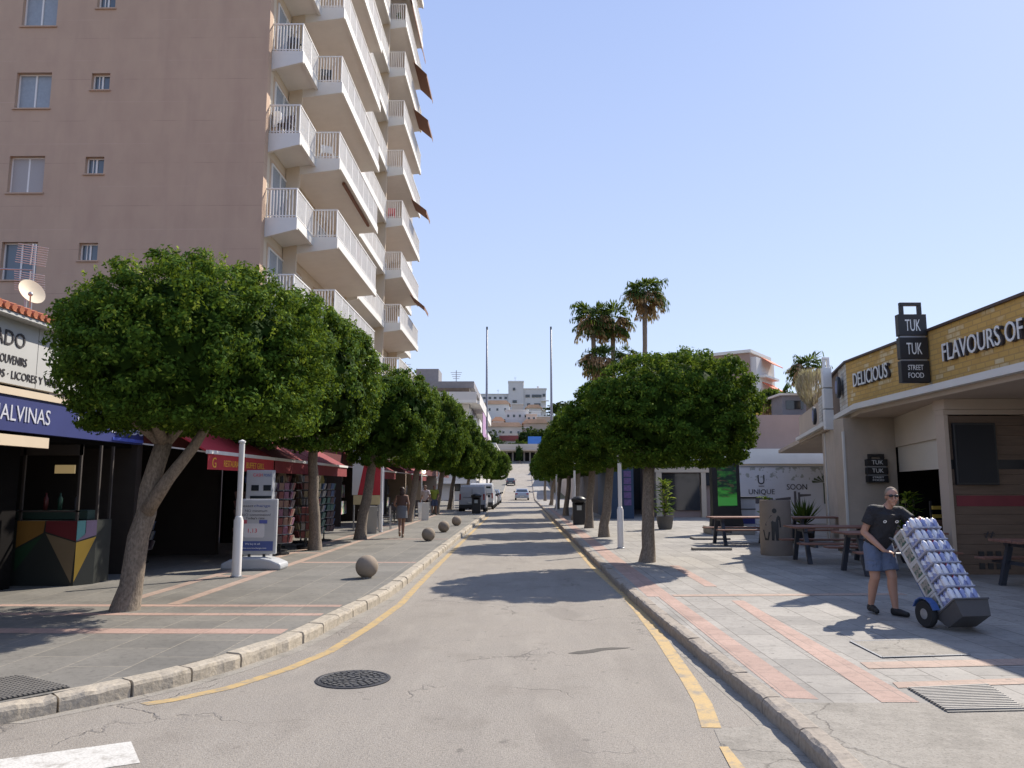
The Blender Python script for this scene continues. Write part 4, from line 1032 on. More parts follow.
# cafe furniture
def cafe_chair(label, x, y, rz, first=[None]):
    if first[0] is None:
        t = thing('cafe_chair', label, 'chair', (x, y, PZ), rz, 'dark cafe chairs'); mm = mat('cafe_dark', (.06, .05, .045), .6); mw = M['metal_grey']
        mb = MB(); mb.box(-.22, -.22, .43, .22, .22, .46); mb.build('seat', mm, t)
        mb = MB(); mb.box(-.2, .2, .55, .2, .22, .85); mb.build('backrest', mm, t)
        for sx in (-1, 1):
            mb = MB(); mb.bar((sx*.22, .23, 0), (sx*.2, .2, .85), .025); mb.build('leg', mw, t)
            mb = MB(); mb.bar((sx*.22, -.22, 0), (sx*.2, -.2, .43), .025); mb.build('leg', mw, t)
        first[0] = t; return t
    return dup(first[0], (x, y, PZ), rz, label)
def cafe_table(label, x, y, first=[None]):
    if first[0] is None:
        t = thing('cafe_table', label, 'table', (x, y, PZ), 0, 'cafe tables in front of the dark shops')
        mb = MB(); mb.lathe([(.36, .70), (.38, .71), (.38, .735), (.36, .74)], 20); mb.build('table_top', M['slat'], t)
        mb = MB(); mb.lathe([(.24, 0), (.24, .03), (.03, .05), (.03, .7)], 12); mb.build('pedestal', M['black'], t); first[0] = t; return t
    return dup(first[0], (x, y, PZ), 0, label)
nth = ['nearest', 'second nearest', 'third nearest', 'fourth nearest', 'fifth nearest']
for i, y in enumerate((30.2, 32.6, 36.5, 39.8, 43.6)):
    x = -6.3 if i % 2 else -5.9
    cafe_table('%s round cafe table on the left pavement' % nth[i], x, y)
    cafe_chair('dark cafe chair on the camera side of the %s table' % nth[i], x+.05, y-.65, 3.3)
    cafe_chair('dark cafe chair on the far side of the %s table' % nth[i], x, y+.65, .1)
    cafe_chair('dark cafe chair on the road side of the %s table' % nth[i], x+.65, y, -1.5)
lp = thing('shop_lamp', 'lit round lamp hanging at the dark shop front behind the cafe', 'lamp', (-5.35, 43.0, 2.6))
mb = MB(); mb.ball((-5.35, 43.0, 2.56), .09); mb.build('bulb', M['lamp_on'], lp, world=True, smooth=True)
mb = MB(); mb.tube([(-5.35, 43, 2.6), (-5.48, 43.2, 2.72)], .012, 6); mb.lathe([(.03, 2.62), (.10, 2.64), (.02, 2.68)], 12, (-5.35, 43, 0)); mb.build('bracket', M['black'], lp, world=True)

# stone balls
sph_m = mat('ball_stone', (.30, .24, .18), .9, .14, 9, .5, stain=.2)
for x, y, lab in ((-2.80, 14.35, 'nearest and largest looking stone ball on the left pavement'), (-2.80, 23.8, 'second stone ball from the camera'), (-2.78, 28.3, 'third stone ball from the camera'), (-2.70, 32.9, 'farthest stone ball, next to the kerb before the vans')):
    t = thing('stone_bollard', lab, 'bollard', (x, y, PZ), random.random()*6, 'round stone bollards along the kerb')
    mb = MB(); mb.ball((0, 0, .20), .205, 28, 18); mb.build('ball', sph_m, t, smooth=True)
    mb = MB(); mb.lathe([(.09, -.005), (.09, .03)], 16); mb.build('foot', M['concrete'], t)

# black litter bins
def bin_(label, x, y, rz=0):
    t = thing('litter_bin', label, 'bin', (x, y, PZ), rz, 'black street litter bins')
    mb = MB(); mb.prism([(-.25, 0), (.25, 0), (.27, .95), (-.27, .95)], -.22, .22, 'y'); mb.build('body', M['black'], t, bevel=.03)
    mb = MB(); mb.lathe([(.30, .96), (.31, 1.0), (.33, 1.05), (.30, 1.12), (.16, 1.2), (.02, 1.22)], 20); mb.build('hood', M['black'], t, smooth=True)
    mb = MB(); mb.box(-.10, -.268, .62, .10, -.262, .82); mb.build('sticker', mat('sticker', (.42, .45, .45), .5), t)
    mb = MB(); mb.box(-.18, -.235, .85, .18, -.228, .93); mb.build('slot', M['dark'], t)
bin_('black litter bin in front of the grey van', -2.72, 47.6)
bin_('black litter bin on the right pavement behind the trunks', 2.50, 34.0)

# manhole and gratings
mh = mat('cast_iron', (.055, .055, .06), .55, .3, 20, .3, metal=.4)
t = thing('manhole_cover', 'round dark cast iron manhole cover in the road', 'manhole cover', (-1.56, 7.47, 0))
mb = MB(); mb.lathe([(.345, .002), (.345, .008), (.315, .010), (.31, .0065), (.001, .0065)], 40); mb.build('cover', mh, t)
mb = MB()
for rad_, n in ((.27, 26), (.215, 20), (.16, 15), (.10, 9), (.045, 4)):
    for i in range(n):
        a = 6.283*i/n+rad_*7; mb.M = Matrix.Rotation(a, 4, 'Z') @ Matrix.Translation((rad_, 0, .0068)); mb.box(-.018, -.022, 0, .018, .022, .008)
mb.M = Matrix.Identity(4); mb.build('tread_pattern', mat('iron_worn', (.16, .155, .15), .45, .2, 20, metal=.5), t)
def grate(label, pts, nm='drain_grating', light=False, lines=14, group=None):
    c = Vector((sum(p[0] for p in pts)/4, sum(p[1] for p in pts)/4, PZ+.006)); t = thing(nm, label, 'grating', c)
    P = [Vector((p[0], p[1], 0))-Vector((c.x, c.y, 0)) for p in pts]
    mb = MB(); mb.add([(p.x, p.y, -.002) for p in P]+[(p.x, p.y, .002) for p in P], [(0, 3, 2, 1), (4, 5, 6, 7), (0, 1, 5, 4), (1, 2, 6, 5), (2, 3, 7, 6), (3, 0, 4, 7)])
    mb.build('frame', mat('grate_base_'+('l' if light else 'd'), (.20, .19, .17) if light else (.05, .048, .045), .8), t)
    mb = MB()
    for i in range(1, lines):
        a = P[0].lerp(P[3], i/lines); b = P[1].lerp(P[2], i/lines); mb.bar((a.x, a.y, .010), (b.x, b.y, .006), .022, .008)
    if not light:
        for i in range(1, lines): a = P[0].lerp(P[1], i/lines); b = P[3].lerp(P[2], i/lines); mb.bar((a.x, a.y, .0115), (b.x, b.y, .0075), .018, .006)
    mb.build('bars', mat('grate_bars_'+('l' if light else 'd'), (.30, .28, .25) if light else (.15, .14, .125), .6, .2, 10), t)
grate('dark square drain grating by the left kerb at the frame corner', [(-4.75, 6.55), (-4.08, 6.16), (-3.72, 6.62), (-4.38, 7.0)], lines=16)
grate('pale ribbed drain grating set in the right pavement', [(3.13, 5.99), (3.74, 6.04), (3.90, 6.82), (3.17, 6.68)], light=True, lines=16)
t = thing('inspection_cover', 'square paved inspection cover near the hand truck', 'cover', (3.95, 8.27, PZ+.005))
mb = MB(); mb.add([(-.46, -.46, .001), (.46, -.32, .001), (.42, .44, .001), (-.44, .33, .001), (-.46, -.46, .005), (.46, -.32, .005), (.42, .44, .005), (-.44, .33, .005)], [(0, 3, 2, 1), (4, 5, 6, 7), (0, 1, 5, 4), (1, 2, 6, 5), (2, 3, 7, 6), (3, 0, 4, 7)]); mb.build('plate', M['oldconc'], t)
mb = MB()
for a, b in (((-.46, -.46), (.46, -.32)), ((.46, -.32), (.42, .44)), ((.42, .44), (-.44, .33)), ((-.44, .33), (-.46, -.46))): mb.bar((a[0], a[1], .006), (b[0], b[1], .003), .02, .006)
mb.build('rim', M['metal_grey'], t)
# tall masts
for x, lab in ((-4.88, 'tall thin mast on the left above the white far buildings'), (4.35, 'tall thin mast on the right above the clipped trees')):
    t = thing('tall_mast', lab, 'mast', (x, 110, 0), 0, 'tall masts by the road')
    mb = MB(); mb.tube([(0, 0, 0), (0, 0, 12), (0, 0, 24.2)], [.22, .17, .12], 12); mb.build('shaft', mat('mast_grey', (.22, .22, .25), .5), t, smooth=True)
    mb = MB(); mb.box(-.12, -.12, 24.2, .12, .12, 24.6); mb.build('cap', M['black'], t)
# ------------------------------------------------------------ restaurant on the right
def ochre_mat(name, c1, c2, mort, worn, amt):
    t = NT(name); v = t.obj(); sp = t.n('ShaderNodeSeparateXYZ', {0: v})
    cb = t.n('ShaderNodeCombineXYZ', {0: sp.outputs[1], 1: sp.outputs[2]})
    br = t.n('ShaderNodeTexBrick', {'Color1': lin(c1), 'Color2': lin(c2), 'Mortar': lin(mort), 'Scale': 1., 'Mortar Size': .012, 'Brick Width': .27, 'Row Height': .10})
    t.l(cb.outputs[0], br.inputs['Vector'])
    br2 = t.n('ShaderNodeTexBrick', {'Color1': lin((0, 0, 0)), 'Color2': lin((1, 1, 1)), 'Mortar': lin((0, 0, 0)), 'Scale': 1., 'Mortar Size': .012, 'Brick Width': .27, 'Row Height': .10, 'Bias': -.15})
    t.l(cb.outputs[0], br2.inputs['Vector'])
    w = t.math('MULTIPLY', t.ramp(br2.outputs['Color'], .45, .6), t.ramp(t.noise(1.3, 5, v), .46, .56))
    c = t.mix(t.math('MULTIPLY', w, amt), br.outputs['Color'], lin(worn))
    c = t.mix(t.math('MULTIPLY', t.noise(5, 5, v), .4), c, mul(lin(c1), .65))
    t.l(c, t.b.inputs['Base Color']); t.b.inputs['Roughness'].default_value = .8; t.bump(t.math('SUBTRACT', 1., br.outputs['Fac']), .4, .01); return t.m
M['ochre'] = ochre_mat('ochre_brick', (.68, .43, .125), (.58, .35, .10), (.48, .30, .11), (.80, .70, .46), .8)
M['whitebrick'] = ochre_mat('white_brick', (.68, .66, .60), (.60, .57, .50), (.42, .38, .32), (.45, .30, .2), .5)
M['soffit'] = mat('soffit_tan', (.52, .42, .33), .85, .08, 1.2, stain=.15)
M['stone_tan'] = mat('stone_tan', (.50, .42, .34), .85, .14, 2.2, .2, stain=.35)
rb = thing('restaurant_building', 'single storey restaurant with ochre brick parapet and wide shaded canopy', 'building', (12, 14, PZ))
mb = MB(); mb.box(8.08, -3, 3.60, 8.10, 19.2, 3.72); mb.build('base_strip', mat('strip_brown', (.12, .08, .06), .7), rb, world=True)
mb = MB(); mb.box(8.102, -3, 3.62, 8.26, 19.2, 4.82); mb.build('parapet', M['ochre'], rb, world=True)
mb = MB(); mb.box(8.05, -3, 4.822, 8.33, 19.2, 4.87); mb.prism([(8.05, 19.2), (8.33, 19.2), (9.25, 22.9), (8.97, 22.9)], 4.822, 4.87, 'z'); mb.build('parapet_cap', mat('cap_brown', (.08, .055, .05), .6), rb, world=True)
def diag(name, x0, y0, x1, y1, z0, z1, th, m):
    mb = MB(); mb.prism([(x0, y0), (x0+th, y0), (x1+th, y1), (x1, y1)], z0, z1, 'z'); return mb.build(name, m, rb, world=True)
diag('white_brick_panel', 8.10, 19.203, 8.44, 20.5, 3.62, 4.82, .16, M['whitebrick'])
diag('brown_panel', 8.44, 20.503, 9.08, 22.9, 3.62, 4.80, .16, mat('brown_panel', (.16, .10, .06), .7))
diag('white_brick_panel', 9.08, 22.903, 9.68, 25.2, 3.5, 4.6, .16, M['whitebrick'])
diag('tan_parapet', 9.69, 25.203, 11.1, 31, 3.4, 4.5, .16, M['soffit'])
mb = MB(); mb.prism([(7.8, -3), (20, -3), (20, 40), (13.2, 40), (7.82, 17.9)], 3.44, 3.60, 'z'); mb.build('canopy', M['soffit'], rb, world=True)
mb = MB(); mb.box(7.66, -3, 3.53, 7.797, 17.9, 3.66); mb.prism([(7.66, 17.903), (7.797, 17.903), (10.9, 30.5), (10.76, 30.5)], 3.53, 3.65, 'z'); mb.build('gutter', M['white'], rb, world=True)
mb = MB(); mb.box(7.92, 19.1, PZ, 9.16, 19.7, 3.438); mb.build('pillar', M['stone_tan'], rb, world=True)
mb = MB(); mb.box(7.87, 19.06, PZ, 7.918, 19.12, 3.1); mb.build('corner_trim', M['white'], rb, world=True)
mb = MB(); mb.box(7.9, 11.0, PZ, 8.25, 11.35, 3.199) if False else mb.box(9.72, 14.6, PZ, 10.1, 14.97, 3.438); mb.build('pillar', M['white'], rb, world=True)
# shuttered wall from pillar to wood wall
def seg_wall(name, z0, z1, off, m, a=(9.16, 19.1), b=(8.22, 15.3), th=.12):
    d = Vector((b[0]-a[0], b[1]-a[1])).normalized(); n = Vector((d.y, -d.x)) # towards street
    if n.x > 0: n = -n
    A = Vector(a)+n*off; B = Vector(b)+n*off; A2 = A-n*th; B2 = B-n*th
    mb = MB(); mb.prism([tuple(A), tuple(B), tuple(B2), tuple(A2)], z0, z1, 'z'); return mb.build(name, m, rb, world=True)
seg_wall('header', 2.72, 3.437, 0, mat('header_tan', (.60, .52, .43), .8, .05, 1))
seg_wall('roller_shutter', 2.12, 2.718, -.05, mat('shutter_cream', (.66, .61, .53), .6, .05, 30), th=.05)
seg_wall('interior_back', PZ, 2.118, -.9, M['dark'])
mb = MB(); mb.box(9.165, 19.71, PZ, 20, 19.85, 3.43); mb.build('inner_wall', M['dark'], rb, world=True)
mb = MB(); mb.box(8.25, 15.9, 1.0, 8.9, 16.0, 1.1)
mb.build('counter_edge', M['wood'], rb, world=True)
mb = MB()
for i in range(16):
    z = PZ+i*.187; mb.box(8.2, 15.0, z, 9.70, 15.22, z+.182)
mb.build('plank_wall', M['planks'], rb, world=True)
mb = MB(); mb.box(8.12, 14.94, PZ, 8.197, 15.25, 3.14); mb.box(8.12, 14.94, 3.143, 9.71, 15.25, 3.24); mb.build('plank_wall_frame', M['soffit'], rb, world=True)
mb = MB(); mb.box(8.2, 14.992, 2.10, 9.70, 14.998, 2.28); mb.build('black_band', M['black'], rb, world=True)
mb = MB(); mb.box(8.28, 14.992, 1.40, 9.70, 14.998, 1.60); mb.build('red_band', mat('red_band', (.20, .03, .04), .6), rb, world=True)
mb = MB(); mb.box(8.12, 14.9, 3.245, 20, 15.3, 3.437); mb.build('cross_beam', M['soffit'], rb, world=True)
mb = MB(); mb.box(9.7, 15.3, PZ, 20, 15.5, 3.43); mb.build('inner_wall', M['stone_tan'], rb, world=True)
text('#', 'lettering', M['letter_dark'], rb, (8.75, 14.997, .82), rx, ru, .12, .2, .01)
for i in range(4):
    for j in range(2): mb = MB(); mb.box(8.62+i*.16, 14.985, .45-j*.22, 8.72+i*.16, 14.997, .56-j*.22); mb.build('square_mark', M['black'], rb, world=True)
tv = thing('wall_screen', 'large switched off black screen on the plank wall', 'screen', (8.65, 14.95, 2.4))
mb = MB(); mb.box(8.27, 14.90, 1.80, 9.07, 14.985, 2.98); mb.build('casing', M['black'], tv, world=True, bevel=.01)
mb = MB(); mb.box(8.31, 14.893, 1.84, 9.03, 14.898, 2.94); mb.build('glass', mat('screen_glass', (.012, .013, .018), .35, .1, 2, spec=.25), tv, world=True)
# angled wall behind the far canopy
diag('side_wall', 8.45, 20.4, 9.55, 24.5, PZ, 3.43, .25, M['stone_tan'])
mb = MB(); mb.box(9.55, 24.51, PZ, 20, 24.7, 3.43); mb.build('end_wall', M['stone_tan'], rb, world=True)
diag('lit_wall_panel', 8.79, 20.9, 9.72, 24.5, PZ+.25, 2.75, .0, M['soffit']) if False else None
d0 = (1.10, 4.1)
mb = MB()
for (a, b) in ((.02, .04), (.95, .98)):
    x0, y0 = 8.45+d0[0]*a, 20.4+d0[1]*a; x1, y1 = 8.45+d0[0]*b, 20.4+d0[1]*b
    mb = MB(); mb.prism([(x0-.03, y0), (x0+.05, y0), (x1+.05, y1), (x1-.03, y1)], PZ, 3.42, 'z'); mb.build('door_post', M['white'], rb, world=True)
lxr = (0, -1, 0)
text('DELICIOUS', 'lettering', M['letter_dark'], rb, (8.09, 18.62, 4.14), lxr, ru, .33, 1.76, .05)
text('DELICIOUS', 'lettering', M['letter_white'], rb, (8.035, 18.66, 4.15), lxr, ru, .33, 1.76, .012)
text('FLAVOURS OF THE EAST', 'lettering', M['letter_dark'], rb, (8.09, 14.62, 4.12), lxr, ru, .34, 4.15, .05)
text('FLAVOURS OF THE EAST', 'lettering', M['letter_white'], rb, (8.035, 14.66, 4.13), lxr, ru, .34, 4.15, .012)
# lunch box signs
def lunchbox(label, c, w, bh, n, words, facing='y', flip=False, face=None):
    t = thing('stacked_box_sign', label, 'sign', c); m_ = M['black'] if face is None else face
    th = .14; z = 0; mb = MB()
    for i in range(n):
        mb.box(-w/2, -th/2, z, w/2, th/2, z+bh-.035); z += bh
    mb.build('boxes', m_, t, bevel=.008)
    for i in range(n-1): mb = MB(); mb.box(-w/2+.03, -th/2+.02, bh*(i+1)-.035, w/2-.03, th/2-.02, bh*(i+1)); mb.build('joint', M['metal_grey'], t)
    mb = MB(); hw = w*.38; hh = bh*.45
    mb.box(-hw, -.04, z-.035, -hw+.07, .04, z+hh-.07); mb.box(hw-.07, -.04, z-.035, hw, .04, z+hh-.07); mb.box(-hw, -.04, z+hh-.068, hw, .04, z+hh); mb.build('handle', m_, t, bevel=.006)
    for i, wd in enumerate(words):
        if not wd: continue
        zz = bh*(n-1-i)
        for j, ww in enumerate(wd.split('|')):
            k = len(wd.split('|')); hgt = (bh*.5 if k == 1 else bh*.22)
            text(ww, 'lettering', M['letter_white'] if face is None else M['letter_dark'], t, (-w*.27, -th/2-.001, zz+bh*.2+(k-1-j)*bh*.33), rx, ru, hgt, w*.54, .006, world=False)
    return t
s_ = lunchbox('big black stacked box sign with handle above the ochre parapet', (7.79, 15.28, 3.80), .56, .47, 3, ['TUK', 'TUK', 'STREET|FOOD'])
s2_ = lunchbox('small black stacked box sign on the tan stone pillar', (8.62, 19.0, 1.86), .50, .2, 3, ['TUK', 'TUK', ''] if False else ['TUK', 'TUK', 'STREET|FOOD'])
s3_ = lunchbox('white backed tall box sign projecting by the white brick panels', (8.28, 20.9, 3.28), .24, .57, 3, ['', '', ''] if False else ['', '', ''], face=M['metal_white'])
for i, (x, y, z) in enumerate(((8.22, 19.9, 4.3), (9.2, 24.2, 3.95))):
    t = thing('round_wall_sign', ['dark round emblem sign on the nearer white brick panel', 'dark round emblem sign on the farther white brick panel'][i], 'sign', (x, y, z), R(14-90) if False else 0)
    mb = MB(); mb.M = Matrix.Rotation(R(-14), 4, 'Z') @ Matrix.Rotation(R(-90), 4, 'Y'); mb.lathe([(.01, 0), (.26, 0), (.28, .02), (.28, .08), (.24, .09), (.01, .085)], 28); mb.build('disc', M['black'], t)
    mb = MB(); mb.M = Matrix.Rotation(R(-14), 4, 'Z') @ Matrix.Rotation(R(-90), 4, 'Y'); mb.lathe([(.10, .085), (.17, .085), (.17, .10), (.10, .10)], 24); mb.build('ring', mat('emblem_blue', (.18, .20, .35), .5), t)
# pampas-like dry plant in front of tan parapet
for i, (x, y, z) in enumerate(((9.95, 27.4, 4.5), )):
    t = thing('thatched_parasol', 'pale dry grass plume rising behind the tan parapet', 'plant', (x+.4, y, z-.3))
    rg = np.random.default_rng(4); n = 1500; h = rg.uniform(0, 1, n); a = rg.uniform(0, 6.28, n); r = (.08+.5*np.sin(h*2.6))*rg.uniform(.6, 1, n)
    P_ = np.stack([np.cos(a)*r, np.sin(a)*r, .3+1.3*h], 1); T = unit(np.stack([np.cos(a)*.35, np.sin(a)*.35, np.ones(n)], 1)); N = unit(np.cross(T, rg.normal(size=(n, 3))))
    leaf_mesh('plume', P_, N, T, np.full(n, .35), np.full(n, .03), rg.random(n), leaf_mat('dry_grass', (.35, .28, .2), (.45, .38, .28), (.6, .52, .4)), t)
    mb = MB(); mb.tube([(0, 0, 0), (0, 0, .7)], .06, 8); mb.build('stem', M['bark'], t)
    t.name = 'dry_grass_plume'

# picnic tables
def picnic():
    t = thing('picnic_table', '', 'picnic table', (0, 0, 0), 0, 'picnic tables under the canopy')
    L = 1.9
    mb = MB()
    for i in range(5): mb.box(-L/2, -.38+i*.155, .74, L/2, -.38+i*.155+.14, .78)
    mb.build('table_top', M['picwood'], t, bevel=.006)
    for s in (-1, 1):
        mb = MB()
        for i in range(2): mb.box(-L/2, s*.66-.14+i*.145, .42, L/2, s*.66-.14+i*.145+.135, .455)
        mb.build('bench', M['picwood'], t, bevel=.006)
    for s in (-1, 1):
        for q in (-1, 1):
            mb = MB(); mb.bar((s*.68, q*.52, 0), (s*.68, q*.22, .74), .09, .07); mb.build('leg', M['picleg'], t)
        mb = MB(); mb.box(s*.68-.03+.06, -.80, .36, s*.68+.03+.06, .80, .418); mb.build('cross_rail', M['picleg'], t)
        mb = MB(); mb.box(s*.68-.03, -.36, .665, s*.68+.03, .36, .738); mb.build('cross_rail', M['picleg'], t)
    return t
M['picwood'] = plank_mat('reddish_planks', (.24, .115, .08), (1, 6, 6)); M['picleg'] = mat('dark_legs', (.045, .05, .065), .5, .1, 4)
pt = picnic()
pics = [((6.35, 22.6), .06, 'picnic table farthest left beside the black advertising totem'), ((6.85, 17.4), -.04, 'picnic table partly behind the concrete litter bin'),
        ((7.05, 15.2), .02, 'picnic table right behind the man in the black shirt'), ((8.6, 22.6), .05, 'picnic table at the back beside the dark potted plant'), ((8.75, 12.9), .02, 'picnic table in front of the plank wall at the right edge')]
for i, ((x, y), rz, lab) in enumerate(pics):
    o = pt if i == 0 else copy_tree(pt); o.location = (x, y, PZ); o.rotation_euler = (0, 0, rz); o['label'] = lab

# concrete litter bin with pictogram
lb = thing('concrete_bin', 'big round concrete litter bin with black throwing figure pictogram', 'bin', (6.19, 19.2, PZ))
mb = MB(); mb.lathe([(.37, 0), (.38, .05), (.36, 1.28), (.35, 1.31), (.30, 1.31), (.29, 1.05)], 40); mb.build('drum', mat('bin_concrete', (.27, .225, .19), .9, .12, 5, .3, stain=.2), lb, smooth=True, auto=True)
def wrap(name, pts, cx=0.):       # polygon wrapped onto the drum, facing the camera
    mb = MB(); c0 = math.atan2(-19.2, -6.19); vs = []
    for (u, z) in pts:
        rr_ = .385-.016*z+.002; a = c0+u/.37; vs.append((math.cos(a)*rr_, math.sin(a)*rr_, z))
    mb.add(vs, [tuple(range(len(vs)))]); mb.build(name, M['black'], lb)
wrap('figure_mark', [(-.02+.055*math.cos(a*.628), 1.06+.06*math.sin(a*.628)) for a in range(10)])
wrap('figure_mark', [(-.11, .95), (.07, .95), (.11, .90), (.12, .68), (.09, .66), (.08, .84), (.065, .84), (.06, .36), (.0, .36), (-.02, .60), (-.04, .36), (-.10, .36), (-.10, .80), (-.24, .70), (-.25, .74)])
wrap('basket_mark', [(-.33, .60), (-.29, .61), (-.255, .42), (-.20, .40), (-.17, .56), (-.13, .56), (-.17, .36), (-.27, .36)])

# advertising totem
tt = thing('advertising_totem', 'black advertising totem with a bright green lit poster', 'advertising totem', (7.05, 27.5, PZ))
mb = MB(); mb.box(6.50, 27.0, PZ, 8.0, 28.2, PZ+.26); mb.build('plinth', M['concrete'], tt, world=True, bevel=.02)
mb = MB(); mb.prism([(6.6, PZ+.262), (7.72, PZ+.262), (7.64, .9), (7.62, 2.75), (6.66, 2.75), (6.66, .9)], 27.3, 27.7, 'y'); mb.build('casing', M['black'], tt, world=True, bevel=.015)
def poster_green():
    t = NT('green_poster'); v = t.obj(); sp = t.n('ShaderNodeSeparateXYZ', {0: v})
    c = t.mix(t.ramp(t.noise(3.2, 4, t.scaled(v, (.6, 1, 1.4))), .42, .62), lin((.012, .03, .025)), lin((.06, .30, .05)))
    c = t.mix(t.math('MULTIPLY', t.ramp(t.noise(5, 3, t.scaled(v, (.5, 1, 2))), .55, .66), .8), c, lin((.14, .09, .06)))
    band = t.math('MULTIPLY', t.math('GREATER_THAN', sp.outputs[2], .98), t.math('LESS_THAN', sp.outputs[2], 1.26))
    c = t.mix(band, c, lin((.07, .34, .07)))
    top = t.ramp(sp.outputs[2], 1.8, 2.2); c = t.mix(t.math('MULTIPLY', top, .75), c, lin((.16, .22, .18)))
    t.l(c, t.b.inputs['Base Color']); t.l(c, t.b.inputs['Emission Color']); t.b.inputs['Emission Strength'].default_value = .16; t.b.inputs['Roughness'].default_value = .2; return t.m
mb = MB(); mb.box(6.84, 27.285, 1.08, 7.50, 27.297, 2.48); mb.build('lit_poster', poster_green(), tt, world=True)
# potted palm-like plants
potplant('large leafy green plant in round grey pot on the plaza', 5.55, 30.4, PZ, .92, 12, mat('grey_pot', (.13, .125, .12), .8))
potplant('spiky dark plant in tall black pot beside the tan wall', 8.55, 23.9, PZ, .95, 14, M['potb'], spiky=True)
potplant('bushy plant in low black pot left of the spiky one', 7.95, 25.6, PZ, .62, 15, M['potb'])
potplant('dim leafy plant inside the dark opening beside the plank wall', 8.45, 17.2, PZ, .72, 16, M['potb'])
potplant('small green plant right of the tan pillar base', 7.5, 18.6, PZ+.78, .35, 17, M['potb']) if False else None
# striped barrier in opening
bs = thing('striped_barrier', 'yellow and black striped barrier in the dark opening', 'barrier', (8.5, 16.2, PZ))
for i in range(4):
    mb = MB(); mb.box(8.32, 15.95, .80+i*.17, 8.62, 16.0, .87+i*.17); mb.build('yellow_board', mat('hazard_yellow', (.45, .30, .05), .6), bs, world=True)
mb = MB(); mb.box(8.30, 16.01, PZ, 8.34, 16.05, 1.48); mb.box(8.60, 16.01, PZ, 8.64, 16.05, 1.48); mb.build('post', M['black'], bs, world=True)
# white counter cabinet
cw = thing('drinks_cabinet', 'low white cabinet with blue lower band behind the picnic tables', 'cabinet', (7.75, 28.4, PZ))
mb = MB(); mb.box(7.55, 28.0, PZ, 8.35, 28.5, 1.35); mb.build('body', mat('cab_white', (.5, .5, .52), .5), cw, world=True, bevel=.02)
mb = MB(); mb.box(7.7, 27.99, .45, 8.3, 27.998, .72); mb.build('blue_band', mat('cab_blue', (.03, .04, .20), .5), cw, world=True)
mb = MB(); mb.box(7.5, 27.95, 1.352, 8.4, 28.55, 1.40); mb.box(7.56, 27.985, .95, 8.34, 27.998, .98); mb.build('trim', M['black'], cw, world=True)
# paving kerb stones lying on plaza
for i, (x, y, l, w) in enumerate(((5.9, 24.7, .55, .35), (4.95, 20.6, .5, .14))):
    t = tag(MB().box(x-l, y-w, PZ+.001, x+l, y+w, PZ+.06).build('plaza_step', M['oldconc']), ['wide low concrete slab lying in front of the totem', 'narrow low concrete slab lying nearest on the plaza'][i], 'slab')

# hoarding board
def hoard():
    t = NT('printed_hoarding'); v = t.obj(); sp = t.n('ShaderNodeSeparateXYZ', {0: v})
    c = t.mix(t.noise(.9, 4, v), lin((.48, .48, .52)), lin((.66, .66, .69)))
    lf = t.math('MULTIPLY', t.ramp(t.noise(3.5, 3, v), .55, .6), t.math('GREATER_THAN', sp.outputs[2], 1.9)); c = t.mix(t.math('MULTIPLY', lf, .6), c, lin((.14, .16, .10)))
    t.l(c, t.b.inputs['Base Color']); t.b.inputs['Roughness'].default_value = .4; return t.m
ub = thing('hoarding', 'long pale printed hoarding with dark lettering and sun lounger picture', 'hoarding', (11.5, 35, PZ))
mb = MB(); mb.box(9.6, 35, PZ, 16.2, 35.1, 2.62); mb.build('panel', hoard(), ub, world=True)
mb = MB(); mb.box(9.55, 34.97, 2.622, 16.25, 35.13, 2.68); mb.build('top_rail', M['metal_grey'], ub, world=True)
text('U', 'lettering', M['letter_dark'], ub, (10.57, 34.995, 1.86), rx, ru, .42, .30, .01)
mb = MB(); mb.box(10.60, 34.985, 1.76, 10.85, 34.994, 1.79); mb.build('logo_bar', M['letter_dark'], ub, world=True)
text('UNIQUE', 'lettering', M['letter_dark'], ub, (10.15, 34.995, 1.42), rx, ru, .22, 1.15, .01)
text('SOON', 'lettering', M['letter_dark'], ub, (11.85, 34.995, 1.62), rx, ru, .25, .9, .01)
lm = mat('print_dark', (.10, .09, .10), .6, .3, 10)
mb = MB()
mb.prism([(10.1, 1.2), (10.3, 1.28), (11.2, 1.25), (11.25, 1.1), (10.5, 1.0), (10.2, 1.05)], 34.985, 34.994, 'y')
mb.prism([(11.3, 1.22), (12.0, 1.30), (12.0, 1.18), (11.4, 1.1)], 34.985, 34.994, 'y')
mb.prism([(12.15, .8), (12.25, .8), (12.25, 1.55), (12.15, 1.55)], 34.985, 34.994, 'y'); mb.prism([(12.33, .8), (12.42, .8), (12.42, 1.5), (12.33, 1.5)], 34.985, 34.994, 'y')
mb.prism([(12.42, 1.3), (12.9, 1.35), (12.9, 1.42), (12.42, 1.42)], 34.984, 34.993, 'y')
mb.build('printed_loungers', lm, ub, world=True)
mb = MB()
for a in range(7):
    q = .2+a*.45; mb.prism([(13.5, 1.95), (13.5+.55*math.cos(q), 1.95+.32*math.sin(q)), (13.5+.5*math.cos(q+.2), 1.9+.3*math.sin(q+.2))], 34.985, 34.994, 'y')
mb.box(13.47, 34.985, 1.0, 13.53, 34.994, 1.92)
mb.build('printed_palm', mat('print_green', (.08, .10, .06), .6), ub, world=True)

